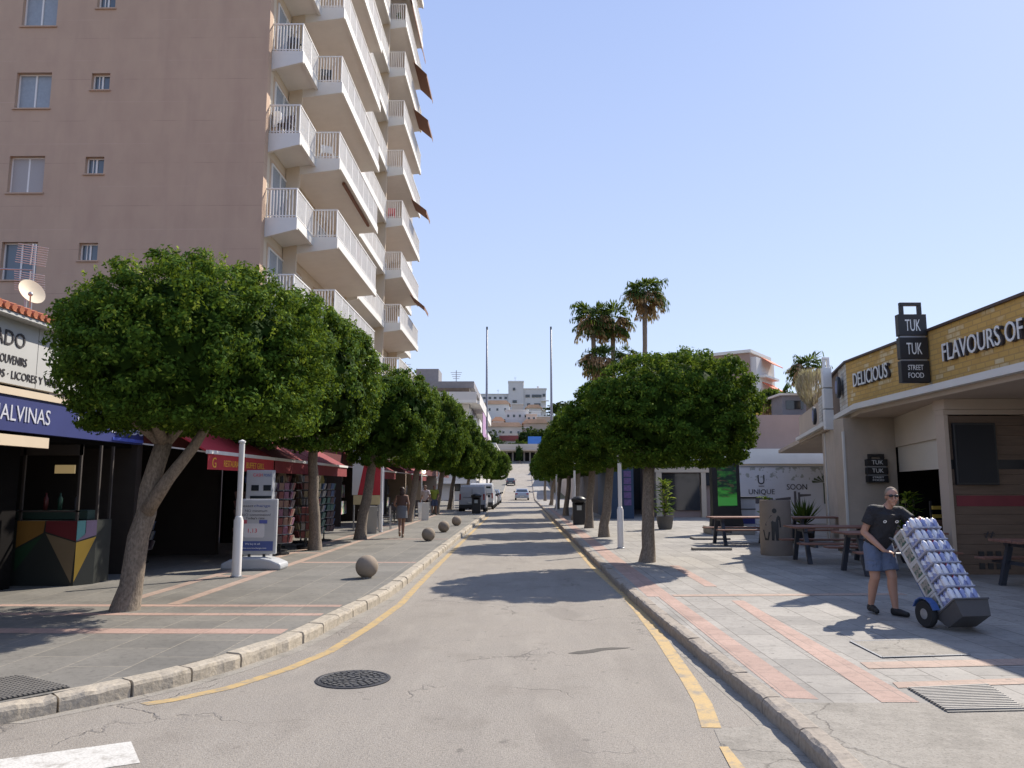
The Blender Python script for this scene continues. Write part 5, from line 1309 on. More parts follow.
# building behind the plaza
def box_thing(root, name, x0, y0, z0, x1, y1, z1, m, **k): return MB().box(x0, y0, z0, x1, y1, z1).build(name, m, root, world=True, **k)
pb = thing('plaza_building', 'low pinkish building behind the hoarding with white band and dark strip windows', 'building', (12, 42, PZ))
box_thing(pb, 'wall', 7.2, 42, PZ, 24, 60, 5.6, mat('pinkish_wall', (.36, .27, .24), .85, .1, 1, stain=.3))
box_thing(pb, 'white_band', 7.1, 41.6, 2.95, 24.1, 41.995, 3.75, M['white'])
box_thing(pb, 'lower_band', 7.1, 41.7, 2.5, 24.1, 41.993, 2.94, M['cream'])
for i in range(5): box_thing(pb, 'strip_window', 9.6+i*2.4, 41.80, 1.8, 11.8+i*2.4, 41.99, 2.48, M['dglass'])
for i in range(6): box_thing(pb, 'pillar', 7.2+i*2.4 if i else 7.2, 41.72, PZ, 7.45+i*2.4 if i else 7.5, 41.99, 2.499, M['cream'])
box_thing(pb, 'shop_window', 7.5, 41.9, .5, 9.55, 41.98, 2.45, M['dglass'])
rh = thing('rooftop_hut', 'small grey flat hut on the pinkish building roof', 'hut', (16.5, 46, 5.6))
box_thing(rh, 'walls', 15.2, 45, 5.603, 17.2, 47, 7.0, mat('hut_grey', (.20, .20, .22), .7)); box_thing(rh, 'roof', 15.0, 44.8, 7.003, 17.4, 47.2, 7.12, M['white']); box_thing(rh, 'window', 15.4, 44.96, 6.2, 16.4, 44.99, 6.7, M['dglass'])
sg = thing('glazed_shopfront', 'dark glazed shop front with pale pillars behind the round tree', 'shop', (7.2, 44, PZ))
box_thing(sg, 'wall', 4.6, 46.5, PZ, 7.18, 62, 4.2, mat('dim_wall', (.14, .12, .11), .8))
for i in range(3): box_thing(sg, 'glass_panel', 5.3+i*.62, 46.44, .4, 5.85+i*.62, 46.49, 2.9, M['dglass'])
box_thing(sg, 'fascia', 4.6, 46.3, 2.95, 7.18, 46.49, 3.5, M['cream'])
bk = thing('blue_kiosk', 'dark blue kiosk wall with purple poster rows behind the right tree trunks', 'kiosk', (4.9, 41, PZ))
box_thing(bk, 'wall', 4.55, 40, PZ, 5.75, 46.3, 2.9, mat('kiosk_blue', (.035, .07, .13), .6, .1, 2))
box_thing(bk, 'roof', 4.45, 39.9, 2.903, 5.85, 46.35, 3.0, M['metal_grey'])
for i in range(5): box_thing(bk, 'poster', 5.25, 39.97, .8+i*.36, 5.62, 39.99, 1.1+i*.36, mat('purple_poster', (.16, .10, .25), .5, .4, 9))
# ------------------------------------------------------------ background
def block(label, x0, y0, z0, x1, y1, z1, m, wins=None, roof=None, name='house', cat='house', group=None, wm=None, rz=0., side=None, base=3., wsize=(1.1, 1.3)):
    t = thing(name, label, cat, ((x0+x1)/2, y0, z0), rz, group); cx = (x0+x1)/2
    def bx(nm, a, b, c, d, e, f, mm, par=t): return MB().box(a-cx, b-y0, c-z0, d-cx, e-y0, f-z0).build(nm, mm, par)
    bx('wall', x0, y0, z0-base, x1, y1, z1, m)
    if roof == 'tile': 
        mb = MB(); mb.prism([(x0-cx-.6, z1-z0), (x1-cx+.6, z1-z0), (x1-cx-1.2, z1-z0+1.6), (x0-cx+1.2, z1-z0+1.6)], -.6, y1-y0+.6, 'y'); mb.build('roof', M['terracotta2'], t)
    elif roof == 'flat': bx('roof', x0-.25, y0-.25, z1+.002, x1+.25, y1+.25, z1+.35, M['white'])
    if wins:
        nx, nz = wins; W, H = wsize
        for i in range(nx):
            for j in range(nz):
                a = x0+(x1-x0)*(i+.5)/nx; zz = z0+(z1-z0)*(j+.5)/nz
                f = bx('window', a-W/2, y0-.05, zz-H/2, a+W/2, y0-.003, zz+H/2, M['metal_white'])
                bx('pane', a-W/2+.08, y0-.08, zz-H/2+.08, a+W/2-.08, y0-.053, zz+H/2-.08, M['dglass'], f)
    if side:
        ny, nz, sx = side; X = x1 if sx > 0 else x0; W, H = wsize
        for i in range(ny):
            for j in range(nz):
                yy = y0+(y1-y0)*(i+.5)/ny; zz = z0+(z1-z0)*(j+.5)/nz
                bx('window', X, yy-W/2, zz-H/2, X+sx*.05, yy+W/2, zz+H/2, M['dglass'])
    return t, bx
M['terracotta2'] = mat('old_roof_tiles', (.55, .35, .23), .85, .2, .6)
M['farwhite'] = mat('far_white_wall', (.62, .60, .58), .8, .06, .2, stain=.1)
M['fartan'] = mat('far_tan_wall', (.50, .39, .30), .8, .08, .2, stain=.15)
M['farcream'] = mat('far_cream_wall', (.58, .50, .42), .8, .08, .2, stain=.15)
# white terraced block beyond the shops
t, bx = block('white apartment block with screened roof terrace beyond the left trees', -18, 92, 0, -6.2, 128, 13.4, M['farwhite'], (4, 4), None, 'terrace_block', 'building', wsize=(1.3, 1.2), side=(10, 4, 1), base=0)
bx('roof_band', -18.2, 91.8, 13.402, -5.6, 128, 14.2, mat('roof_grey', (.25, .24, .25), .7))
bx('roof_room', -13.0, 95, 14.202, -10.2, 99, 16.2, mat('roof_grey', (.25, .24, .25), .7)); bx('roof_tiles', -17, 93, 14.202, -13.2, 98, 15.0, M['terracotta'])
bx('terrace_screen', -9.9, 91.0, 11.9, -6.1, 91.15, 13.3, mat('brown_screen', (.16, .12, .09), .8, .3, 2))
for k in range(4):
    z = 2.4+k*3.15; b = bx('balcony', -10, 90.6, z-.35, -5.2, 91.98, z, M['white']); bx('balcony', -6.15, 92, z-.35, -4.9, 127, z, M['white'])
    bx('railing', -10, 90.6, z+.002, -5.2, 90.68, z+.95, M['farwhite']); bx('railing', -4.98, 92, z+.002, -4.9, 127, z+.95, M['farwhite'])
for i, (y, z, l) in enumerate(((98, 7.9, 3.2), (108, 6.2, 2.8))):
    tag(MB().box(-4.86, y, z, -4.8, y+8, z+l).build('hanging_cloth', mat('pink_cloth', (.42, .25, .42), .8, .1, 1)), ['pinkish purple cloth on the nearer balcony of the far white block', 'pinkish purple cloth low on the farther balcony of the white block'][i], 'cloth', 'purple cloths on the far balconies')
# brown block behind the right tree
t, bx = block('brown sided far apartment block with orange awnings on its white street side', 20, 92, 0, 29.5, 99, 17.0, mat('far_brown', (.34, .24, .20), .85, .08, .3), None, 'flat', 'far_apartment_block', 'building', base=0, rz=R(0))
t.rotation_euler = (0, 0, R(-35)); t.location = (22.4, 91, 0)
bx('street_side', 29.502, 92.2, 0, 30.2, 98.8, 16.5, M['farwhite'])
for k in range(5):
    bx('balcony', 30.2, 93, 2.6+k*2.9, 31.0, 98, 2.85+k*2.9, M['white'])
    if k in (1, 2, 3, 4):
        mb = MB(); mb.prism([(30.22-24.75, 5.1+k*2.9), (31.5-24.75, 4.2+k*2.9), (31.5-24.75, 4.1+k*2.9), (30.22-24.75, 5.0+k*2.9)], 2, 6, 'y'); mb.build('orange_awning', mat('orange_canvas', (.65, .16, .08), .8), t)
t2_ = thing('yellow_parasol', 'yellow parasol on the roof in front of the far brown block', 'parasol', (19.2, 60, 5.6))
mb = MB(); mb.lathe([(1.5, 1.6), (1.45, 1.65), (.8, 2.3), (.05, 2.75)], 12); mb.build('canopy', mat('yellow_canvas', (.6, .38, .04), .8), t2_); mb = MB(); mb.tube([(0, 0, 0), (0, 0, 2.7)], .04, 8); mb.build('pole', M['metal_grey'], t2_)
# hillside
GH = 'houses on the far hillside'
t, bx = block('long arcade shop building closing the end of the road', -9.5, 276, 9.9, 9.5, 288, 15.6, M['farcream'], None, None, 'arcade_building', 'building', base=1)
for i in range(9):
    bx('arcade_opening', -8.8+i*2.05, 275.6, 10.0, -7.3+i*2.05, 275.98, 13.6, M['dark'])
bx('canopy', -9.8, 273.6, 14.0, 9.6, 275.97, 14.5, mat('tan_canopy', (.55, .42, .30), .8)); bx('parapet', -9.5, 275.9, 15.602, 9.5, 276.3, 16.6, M['farcream'])
tag(MB().box(2.5, 276.5, 16.7, 7.2, 277.5, 19.3).build('blue_tarpaulin', mat('blue_tarp', (.07, .22, .62), .7, .15, .4)), 'bright blue tarpaulin on the arcade roof', 'tarpaulin')
t, bx = block('dark red signed restaurant above the arcade', -7.5, 292, 17, -1.2, 300, 21.4, M['farcream'], None, None, base=3, group=GH)
bx('red_fascia', -8.2, 291.6, 18.6, -1.0, 291.98, 20.6, mat('dark_red_fascia', (.22, .05, .045), .7))
block('long low house with pale tiled roof on the hillside', -17, 300, 20, .5, 312, 24.6, M['farcream'], (6, 1), 'tile', group=GH)
block('tan house with sunlit wall right of the low tiled house', 1.0, 306, 20, 10.5, 318, 26.4, M['fartan'], (4, 1), 'tile', group=GH)
block('white cube house with brown windows in the middle of the hillside', -6.5, 322, 24, 3.2, 334, 33.0, M['farwhite'], (4, 2), 'flat', group=GH)
block('small cream house catching sun beside the white cube house', 2.2, 316, 24, 6.4, 324, 30.8, M['farcream'], (2, 2), 'flat', group=GH)
block('white house with terracotta eaves upper left on the hillside', -15.5, 340, 28, -5.2, 352, 37.6, M['farwhite'], (3, 2), 'tile', group=GH)
block('tan terrace house below the pine', 6.0, 330, 26, 15.0, 342, 31.0, M['fartan'], (4, 1), 'flat', group=GH)
block('pale house low at the left end of the hillside', -22, 318, 22, -14, 330, 29.0, M['farwhite'], (3, 2), 'flat', group=GH)
t, bx = block('big white hotel with central tower on the hilltop', -23, 400, 34, -6.5, 415, 49.0, M['farwhite'], (6, 4), 'flat', 'hotel', 'hotel', wsize=(1.6, 1.4), base=4)
bx('tower_wall', -6.49, 398, 30, 1.4, 414, 55.2, M['farwhite']); bx('right_wing_wall', 1.41, 399, 30, 13.0, 414, 51.6, M['farwhite']); bx('right_wing_roof', 1.3, 398.8, 51.602, 13.4, 414, 52.1, M['white']); bx('tower_roof', -6.7, 397.8, 55.202, 1.6, 414, 55.8, M['white'])
for (a, b, w) in ((-3.5, 51.5, 1.2), (-3.2, 45, 2.2), (-3.2, 39, 2.0), (3.5, 48, 2.2), (8.2, 48, 5.0), (8.5, 43.5, 3.2), (4, 43.5, 1.6), (9, 38.5, 3.0), (12, 48.4, 1.4), (4.5, 38.5, 2.)):
    bx('window', a-w/2, 397.7 if a < 1.4 else 398.7, b-.7, a+w/2, 397.95 if a < 1.4 else 398.95, b+.7, M['dglass'])
for z in (45.6, 41, 36.4): bx('balcony', 10.5, 397.4, z-.4, 14.5, 398.99, z, M['white'])
for z in (37.5, 41.2, 45.0): bx('balcony', -23, 398.6, z-.35, -6.6, 399.98, z, M['white'])
# shrubs and pine on the hill
def bush(label, x, y, z, rad, seed, m, n=5200, leaf=.45, name='hillside_shrub', cat='shrub', tr=0., group='shrubs on the far hillside'):
    t = thing(name, label, cat, (x, y, z), 0, group)
    a = crown_data(seed, rad, n, leaf, 120, flat=-.6, shaggy=.13); c = core_blocker(seed, rad, 500, leaf*.8)
    o = leaf_mesh('crown', *[np.concatenate([p, q]) for p, q in zip(a, c)], m, t); o.location = (0, 0, tr+rad[2]*.6)
    mb = MB(); mb.tube([(0, 0, -.8), (.2, 0, tr*.5), (0, 0, tr+rad[2]*.5)], [.35, .28, .15], 8); mb.build('trunk', M['bark'], t); return t
bush('dark green shrub mass left of the red restaurant sign', -12.5, 288, 14.5, (5.5, 3.5, 4.6), 3, M['leaf_far'])
bush('dark green trees right of the red restaurant sign', 3.0, 298, 17.5, (5.0, 3.5, 3.9), 4, M['leaf_far'])
bush('bright green hedge just above the arcade roof', -.5, 289, 14.2, (4.5, 2.2, 2.6), 5, M['leaf'])
bush('green shrub just right of the blue tarpaulin', 8.3, 300, 18.5, (3.5, 3, 3.0), 6, M['leaf_far'])
bush('narrow dark tree standing in front of the arcade', -.6, 272, 9.6, (1.3, 1.3, 3.0), 7, M['leaf_far'], 2500, .3, 'cypress_tree', 'tree', 1.4)
bush('dark shrubs below the white house with terracotta eaves', -11, 316, 22.5, (3.5, 3, 3), 8, M['leaf_far'])
bush('umbrella pine dark against the sky on the right of the hill', 18.5, 350, 29.6, (7.0, 6.0, 2.9), 9, M['pine'], 9000, .45, 'umbrella_pine', 'pine tree', 5.0, None)
bush('green shrub left end of the hillside', -21, 296, 16, (5, 3, 4), 12, M['leaf_far'])
# plain low houses closing the sides of the street beyond the trees
block('low pale house on the right beyond the last clipped tree', 6.5, 100, 0, 16, 130, 5.2, M['farcream'], (3, 1), 'flat', base=1)
block('white house on the right slope halfway up the rising road', 7.0, 150, 2, 17, 185, 7.5, M['farwhite'], (3, 1), 'flat', base=3)
block('pale house on the left slope halfway up the rising road', -20, 150, 2, -7.5, 190, 9.0, M['farcream'], (3, 2), 'flat', base=3)
block('white house on the left slope near the top of the road', -20, 210, 5, -7.0, 250, 13.0, M['farwhite'], (3, 2), 'flat', base=3)
block('tan house on the right slope near the top of the road', 8, 205, 5, 20, 250, 12.0, M['fartan'], (3, 2), 'flat', base=3)
for i, y in enumerate((130, 150, 175, 205)):
    bush(['first', 'second', 'third', 'last'][i]+' dark roadside tree on the right of the rising road', 5.4+i*.3, y, hz(y), (2.0, 2.0, 1.8), 40+i, M['leaf_far'], 3000, .28, 'roadside_tree', 'tree', 1.8, 'roadside trees on the rising road')

ex_ = [('tiny white house left of the tan terrace house', 4.5, 345, 30, 9.0, 352, 34.6, 'farwhite'), ('small tan house below the hotel left wing', -14, 372, 33, -6.5, 380, 38.6, 'fartan'),
 ('narrow cream house stepped below the hotel tower', -4.2, 366, 33, 1.0, 374, 40.2, 'farcream'), ('low white house stepped below the hotel right wing', 2.5, 362, 33, 9.5, 370, 38.0, 'farwhite'),
 ('small brown house just right of the dark red sign', -.5, 303, 20, 3.2, 309, 24.2, 'fartan'), ('white garden wall house above the long tiled roof', -11.5, 314, 23, -6.9, 320, 28.0, 'farwhite')]
for i, (lab, a, b, c, d, e, f, mm) in enumerate(ex_): block(lab, a, b, c, d, e, f, M[mm], (2, 1), ['flat', 'tile'][i % 2], group=GH)
bush('rounded dark shrub between the cube house and the tiled houses', -3.5, 313, 22.5, (2.4, 2, 2.4), 21, M['leaf_far'], 2500, .35)
bush('small green shrub beside the small cream house', 7.6, 322, 25, (2.2, 2, 2.2), 22, M['leaf_far'], 2500, .35)
bush('low dark shrub above the arcade parapet left end', -7.6, 286, 14.5, (2.4, 2, 2.2), 23, M['leaf_far'], 2500, .35)

# roof clutter, aerials and retaining walls on the hillside
def roof_tank(lab, x, y, z):
    t = thing('water_tank', lab, 'water tank', (x, y, z)); mb = MB(); mb.lathe([(.6, .3), (.65, .5), (.65, 1.5), (.5, 1.75)], 14); mb.build('drum', M['farwhite'], t)
    for sx in (-.4, .4): mb = MB(); mb.box(sx-.06, -.3, 0, sx+.06, .3, .3); mb.build('leg', M['metal_grey'], t)
def aerial(lab, x, y, z, h):
    t = thing('roof_aerial', lab, 'aerial', (x, y, z)); mb = MB(); mb.tube([(0, 0, 0), (0, 0, h)], .06, 6); mb.build('mast', M['metal_grey'], t)
    mb = MB()
    for k in range(4): mb.box(-.7+k*.1, -.03, h-.3-k*.25, .7-k*.1, .03, h-.25-k*.25)
    mb.build('elements', M['metal_grey'], t)
roof_tank('round white tank on the hotel left wing roof', -18, 405, 49.36); roof_tank('round white tank on the hotel right wing roof', 9, 405, 52.1)
aerial('aerial on the hotel tower roof', -3, 405, 55.8, 3.); aerial('aerial on the hotel left wing roof', -12, 405, 49.36, 2.8); aerial('aerial on the white block behind the left trees', -14.5, 96, 15.0, 2.2); aerial('aerial at the right edge of the white block roof', -8, 95, 14.2, 1.8)
for i, (x0, x1, y, z0, z1, mm) in enumerate(((-13, -3, 290.5, 13, 16.2, 'fartan'), (-2, 11, 291.5, 13, 16.8, 'farcream'), (-15, 2, 319.5, 22, 25.5, 'fartan'), (1, 14, 328, 24, 28, 'farcream'))):
    tag(MB().box(x0, y, z0-2, x1, y+.5, z1).build('retaining_wall', M[mm], None), ['lowest tan retaining wall left above the arcade', 'cream retaining wall right above the arcade', 'long tan retaining wall under the white houses', 'cream retaining wall under the pine slope'][i], 'wall', 'retaining walls on the hillside')
for i, (x, y, z, r) in enumerate(((-15, 304, 19.5, 2.6), (11.5, 312, 20.5, 3.0), (5.2, 290, 14.4, 1.8), (-4.5, 344, 29.0, 2.2), (12.5, 345, 29.6, 2.6), (-9.5, 333, 27.0, 1.9))):
    bush(['dark bush at the left end of the tiled house', 'dark bush at the right end of the tan house', 'small bush right of the bright hedge on the arcade roof', 'small dark bush above the cube house', 'bush just below the umbrella pine', 'bush between cube house and terracotta eaves'][i], x, y, z, (r, r*.9, r*.95), 60+i, M['leaf_far'], 2200, .34)
for i, (xa, xb, y0, y1, h) in enumerate(((-7.2, -6.9, 101, 149, 1.6), (6.0, 6.3, 131, 149, 1.5), (6.6, 6.9, 186, 268, 1.8), (-7.3, -7.0, 191, 268, 1.8))):
    mb = MB(); ys_ = [y0+(y1-y0)*k/6 for k in range(7)]; vs = []
    for y in ys_:
        for X_, Z_ in ((xa, -1), (xb, -1), (xb, h), (xa, h)): vs.append((X_, y, hz(y)+Z_))
    fs = [(a*4+b, a*4+(b+1) % 4, a*4+4+(b+1) % 4, a*4+4+b) for a in range(6) for b in range(4)]+[(0, 3, 2, 1), (24, 25, 26, 27)]
    mb.add(vs, fs); tag(mb.build('garden_wall', M['farwhite'], None), ['white garden wall on the left where the road starts to rise', 'white garden wall on the right where the road starts to rise', 'white garden wall on the right near the hilltop crossing', 'white garden wall on the left near the hilltop crossing'][i], 'wall', 'garden walls along the rising road')
# ------------------------------------------------------------ people
V = Vector
def remeshed(mb, name, m, parent, vox, smooth_it=2):
    tmp = mb.build('tmp', m); md = tmp.modifiers.new('r', 'REMESH'); md.mode = 'VOXEL'; md.voxel_size = vox
    s = tmp.modifiers.new('s', 'SMOOTH'); s.factor = .5; s.iterations = smooth_it
    dg = bpy.context.evaluated_depsgraph_get(); dg.update()
    me = bpy.data.meshes.new_from_object(tmp.evaluated_get(dg)); bpy.data.objects.remove(tmp)
    me.name = name; me.polygons.foreach_set('use_smooth', [True]*len(me.polygons)); me.materials.clear(); me.materials.append(m)
    o = bpy.data.objects.new(name, me); COL.objects.link(o); o.parent = parent; return o
def cone(mb, a, b, ra, rb, n=12):
    mb.tube([a, b], [ra, rb], n); mb.ball(a, ra*.995, n, 8); mb.ball(b, rb*.995, n, 8)
def loft(mb, secs, n=18):     # secs: (centre, xaxis, yaxis, rx, ry)
    vs = []
    for c, ax, ay, rx_, ry_ in secs:
        for k in range(n):
            a = 2*math.pi*k/n; vs.append(V(c)+ax*math.cos(a)*rx_+ay*math.sin(a)*ry_)
    L = len(secs); fs = [(i*n+k, i*n+(k+1) % n, (i+1)*n+(k+1) % n, (i+1)*n+k) for i in range(L-1) for k in range(n)]
    fs += [tuple(range(n))[::-1], tuple((L-1)*n+k for k in range(n))]; mb.add(vs, fs)
def hand(mb, wrist, d, up, side, s=1.0, curl=.9):
    """palm along d, back of hand towards up, thumb on +side"""
    d = V(d).normalized(); up = V(up).normalized(); sd = d.cross(up).normalized()*side; p0 = V(wrist)
    loft(mb, [(p0-d*.01, sd, up, .024*s, .018*s), (p0+d*.04*s, sd, up, .037*s, .014*s), (p0+d*.085*s, sd, up, .040*s, .012*s), (p0+d*.095*s, sd, up, .036*s, .009*s)], 12)
    for i, (o, l) in enumerate(((.030, .070), (.010, .078), (-.010, .073), (-.029, .058))):
        a = p0+d*.088*s+sd*o*s; ang = 0; q = a; dirv = d
        for j in range(3):
            ang = curl*(j+.6)*.55; dirv = (d*math.cos(ang)-up*math.sin(ang)).normalized(); e = q+dirv*l*s*(.45, .32, .23)[j]
            cone(mb, q, e, .0088*s, .0080*s, 8); q = e
    t0 = p0+d*.025*s+sd*.028*s; t1 = t0+(sd*.75+d*.65-up*.25).normalized()*.045*s; t2 = t1+(d*.95-up*.45).normalized()*.035*s
    cone(mb, t0, t1, .013*s, .010*s, 8); cone(mb, t1, t2, .010*s, .0085*s, 8)

def human(root, J, skin, sc=1., vox=.0085):
    """J: joint positions (local, facing +Y, figure right = +X)"""
    mb = MB(); X, Y, Z = V((1, 0, 0)), V((0, 1, 0)), V((0, 0, 1)); g = {k: V(v) for k, v in J.items() if hasattr(v, '__len__')}
    sh = (g['shR']-g['shL']).normalized(); hp = (g['hipR']-g['hipL']).normalized()
    spine = (g['neck']-g['pelvis']); up = spine.normalized(); fw = up.cross(sh).normalized()
    w = J.get('w', 1.)
    secs = [(g['pelvis']-up*.10, hp, fw, .10*w, .09*w), (g['pelvis']-up*.03, hp, fw, .155*w, .115*w), (g['pelvis']+up*.08, hp, fw, .15*w, .115*w), (g['pelvis']+up*.20, sh, fw, .145*w, .112*w),
            (g['pelvis']+up*.33, sh, fw, .165*w, .118*w), (g['pelvis']+up*.43, sh, fw, .175*w, .115*w), (g['neck']-up*.055, sh, fw, .15*w, .085*w), (g['neck']-up*.02, sh, fw, .085*w, .06*w), (g['neck']+up*.02, sh, fw, .055, .055)]
    loft(mb, secs, 20)
    hd = g['head']; cone(mb, g['neck']-up*.01, hd-V((0, 0, .05)), .056, .052)
    yaw = J.get('yaw', 0); Rz = Matrix.Rotation(yaw, 3, 'Z') @ Matrix.Rotation(J.get('nod', 0), 3, 'X')
    def H(x, y, z): return hd+Rz @ V((x, y, z))
    old = mb.M
    mb.M = Matrix.Translation(hd) @ Rz.to_4x4()
    mb.ball((0, -.012, .03), (.074, .094, .088), 18, 12); mb.ball((0, .012, -.045), (.058, .072, .072), 16, 10); mb.ball((0, .055, -.092), (.030, .026, .024), 10, 8)
    cone(mb, (0, .090, .015), (0, .108, -.028), .010, .015, 8); mb.ball((0, .088, -.06), (.024, .010, .009), 10, 6)
    for s in (-1, 1):
        mb.ball((s*.076, -.008, -.005), (.010, .020, .032), 8, 8); mb.ball((s*.030, .082, .022), (.016, .010, .009), 8, 6)
        mb.ball((s*.04, .066, -.03), (.024, .022, .024), 8, 6)
    mb.M = old
    for s in 'RL':
        sd = 1 if s == 'R' else -1
        cone(mb, g['sh'+s], g['el'+s], .054*w, .041*w); cone(mb, g['el'+s], g['el'+s].lerp(g['wr'+s], .35), .041*w, .042*w); cone(mb, g['el'+s].lerp(g['wr'+s], .35), g['wr'+s], .042*w, .027)
        cone(mb, g['neck']-up*.03, g['sh'+s], .055, .056*w)
        d = g.get('hd'+s, (g['wr'+s]-g['el'+s])); u = g.get('hu'+s, Z)
        hand(mb, g['wr'+s], d, u, J.get('thumb'+s, -sd), 1., J.get('curl'+s, .8))
        cone(mb, g['hip'+s], g['kn'+s], .088*w, .060*w); kn = g['kn'+s]; an_ = g['an'+s]
        calf = kn.lerp(an_, .3)+V((0, -.018, 0)); cone(mb, kn, calf, .057*w, .058*w); cone(mb, calf, an_, .058*w, .036)
        toe = g['toe'+s]; cone(mb, an_-V((0, 0, .02)), toe, .036, .028)
    body = remeshed(mb, 'body', skin, root, vox); return body, g, H, (up, fw, sh, hp, w)

def shirt(root, g, fr, m, sleeve=.55, infl=.014, hem=-.06, vox=.010, name='shirt', low=None):
    up, fw, sh, hp, w = fr; mb = MB(); i = infl; P = g['pelvis']
    secs = [(P+up*hem, hp, fw, .163*w+i, .122*w+i), (P+up*.08, hp, fw, .158*w+i, .122*w+i), (P+up*.20, sh, fw, .155*w+i, .120*w+i), (P+up*.33, sh, fw, .17*w+i, .122*w+i), (P+up*.43, sh, fw, .18*w+i, .118*w+i),
            (g['neck']-up*.055, sh, fw, .155*w+i, .088*w+i), (g['neck']-up*.015, sh, fw, .080*w+i, .060*w+i)]
    loft(mb, secs, 22)
    if sleeve:
        for s in 'RL':
            e = g['sh'+s].lerp(g['el'+s], sleeve); cone(mb, g['neck']-up*.035, g['sh'+s], .058, .062*w+i); mb.tube([g['sh'+s], e], [.060*w+i, .062*w+i], 14); mb.ball(g['sh'+s], .060*w+i, 12, 8)
    return remeshed(mb, name, m, root, vox)
def shorts(root, g, fr, m, leg=.75, infl=.022, vox=.010, name='shorts', top=.06):
    up, fw, sh, hp, w = fr; mb = MB(); i = infl; P = g['pelvis']
    loft(mb, [(P-up*.13, hp, fw, .12*w+i, .10*w+i), (P-up*.03, hp, fw, .160*w+i*.6, .118*w+i*.6), (P+up*top, hp, fw, .155*w+i*.4, .118*w+i*.4)], 20)
    for s in 'RL':
        e = g['hip'+s].lerp(g['kn'+s], leg); mb.ball(g['hip'+s], .088*w+i, 12, 8); mb.tube([g['hip'+s], e], [.090*w+i, .074*w+i*1.5], 16)
    return remeshed(mb, name, m, root, vox)
def shoes(root, g, m, rz=None):
    for s in 'RL':
        mb = MB(); a = g['an'+s]; t_ = g['toe'+s]; d = (t_-a); d.z = 0; d.normalize()
        heel = a-d*.035-V((0, 0, .045)); cone(mb, heel, a+d*.06-V((0, 0, .035)), .040, .046, 12); cone(mb, a+d*.06-V((0, 0, .035)), t_+d*.03-V((0, 0, .0)), .046, .034, 12); cone(mb, a-V((0, 0, .01)), heel+V((0, 0, .02)), .042, .040, 12)
        remeshed(mb, 'shoe', m, root, .008)
skinm = mat('skin_tan', (.42, .23, .16), .55, .06, 8); skin2 = mat('skin_brown', (.26, .14, .09), .55, .06, 8)
mr = thing('person', 'man in black polo shirt, blue shorts and sunglasses pushing a loaded hand truck', 'person', (4.70, 10.45, PZ), R(-169.4))
J = dict(pelvis=(0, .0, .90), neck=(-.075, .13, 1.375), head=(-.105, .195, 1.51), shR=(.115, .10, 1.335), shL=(-.26, .13, 1.31), elR=(.21, .02, 1.05), wrR=(.085, .235, .83), elL=(-.34, .33, 1.15), wrL=(-.255, .50, 1.245),
         hipR=(.085, 0, .86), hipL=(-.085, 0, .86), knR=(.09, .03, .47), knL=(-.085, .13, .48), anR=(.085, -.10, .10), anL=(-.085, .16, .085), toeR=(.11, .03, .045), toeL=(-.11, .31, .04),
         yaw=-.38, nod=-.08, w=1.04, hdR=(-.85, .55, -.25), huR=(0, .3, 1), curlR=1.25, hdL=(.1, 1, -.1), huL=(0, 0, 1), curlL=.5)
body, g_, Hf, fr = human(mr, J, skinm)
shirt(mr, g_, fr, mat('black_shirt', (.018, .018, .022), .8, .2, 6), .62, hem=-.07)
shorts(mr, g_, fr, mat('blue_shorts', (.115, .15, .235), .85, .12, 6), .80)
shoes(mr, g_, mat('black_shoes', (.015, .015, .016), .6))
# hair, sunglasses, shirt marks, socks
def head_frame(g, J): return Matrix.Translation(g['head']) @ Matrix.Rotation(J['yaw'], 4, 'Z') @ Matrix.Rotation(J['nod'], 4, 'X')
mb = MB(); mb.M = head_frame(g_, J); mb.ball((0, -.026, .040), (.0785, .092, .090), 20, 12); mb.ball((0, -.045, -.01), (.073, .062, .06), 16, 10)
remeshed(mb, 'hair', mat('grey_short_hair', (.24, .19, .145), .9, .3, 60), mr, .007)
mb = MB(); mb.M = head_frame(g_, J)
for s in (-1, 1): mb.ball((s*.033, .094, .022), (.030, .012, .019), 12, 8); mb.bar((s*.06, .088, .026), (s*.082, -.01, .02), .006)
mb.bar((-.01, .102, .028), (.01, .102, .028), .006); mb.build('sunglasses', M['black'], mr, smooth=True)
up_, fw_, sh_, hp_, w_ = fr
for s, a in ((.075, .34), (-.085, .35)):
    c = g_['pelvis']+up_*a+sh_*s+fw_*.142
    mb = MB(); n = 12
    pts = [c+sh_*math.cos(6.283*k/n)*.024+up_*math.sin(6.283*k/n)*.020 for k in range(n)]
    pts2 = [p+fw_*.006 for p in pts]; pin = [c+(p-c)*.5+fw_*.006 for p in pts]
    mb.add(pts2+pin, [(k, (k+1) % n, n+(k+1) % n, n+k) for k in range(n)]); mb.build('shirt_print', M['letter_white'], mr)
# hand truck --------------------------------------------------------------
TH_ = R(37); dd = V((.184, -.983, 0))
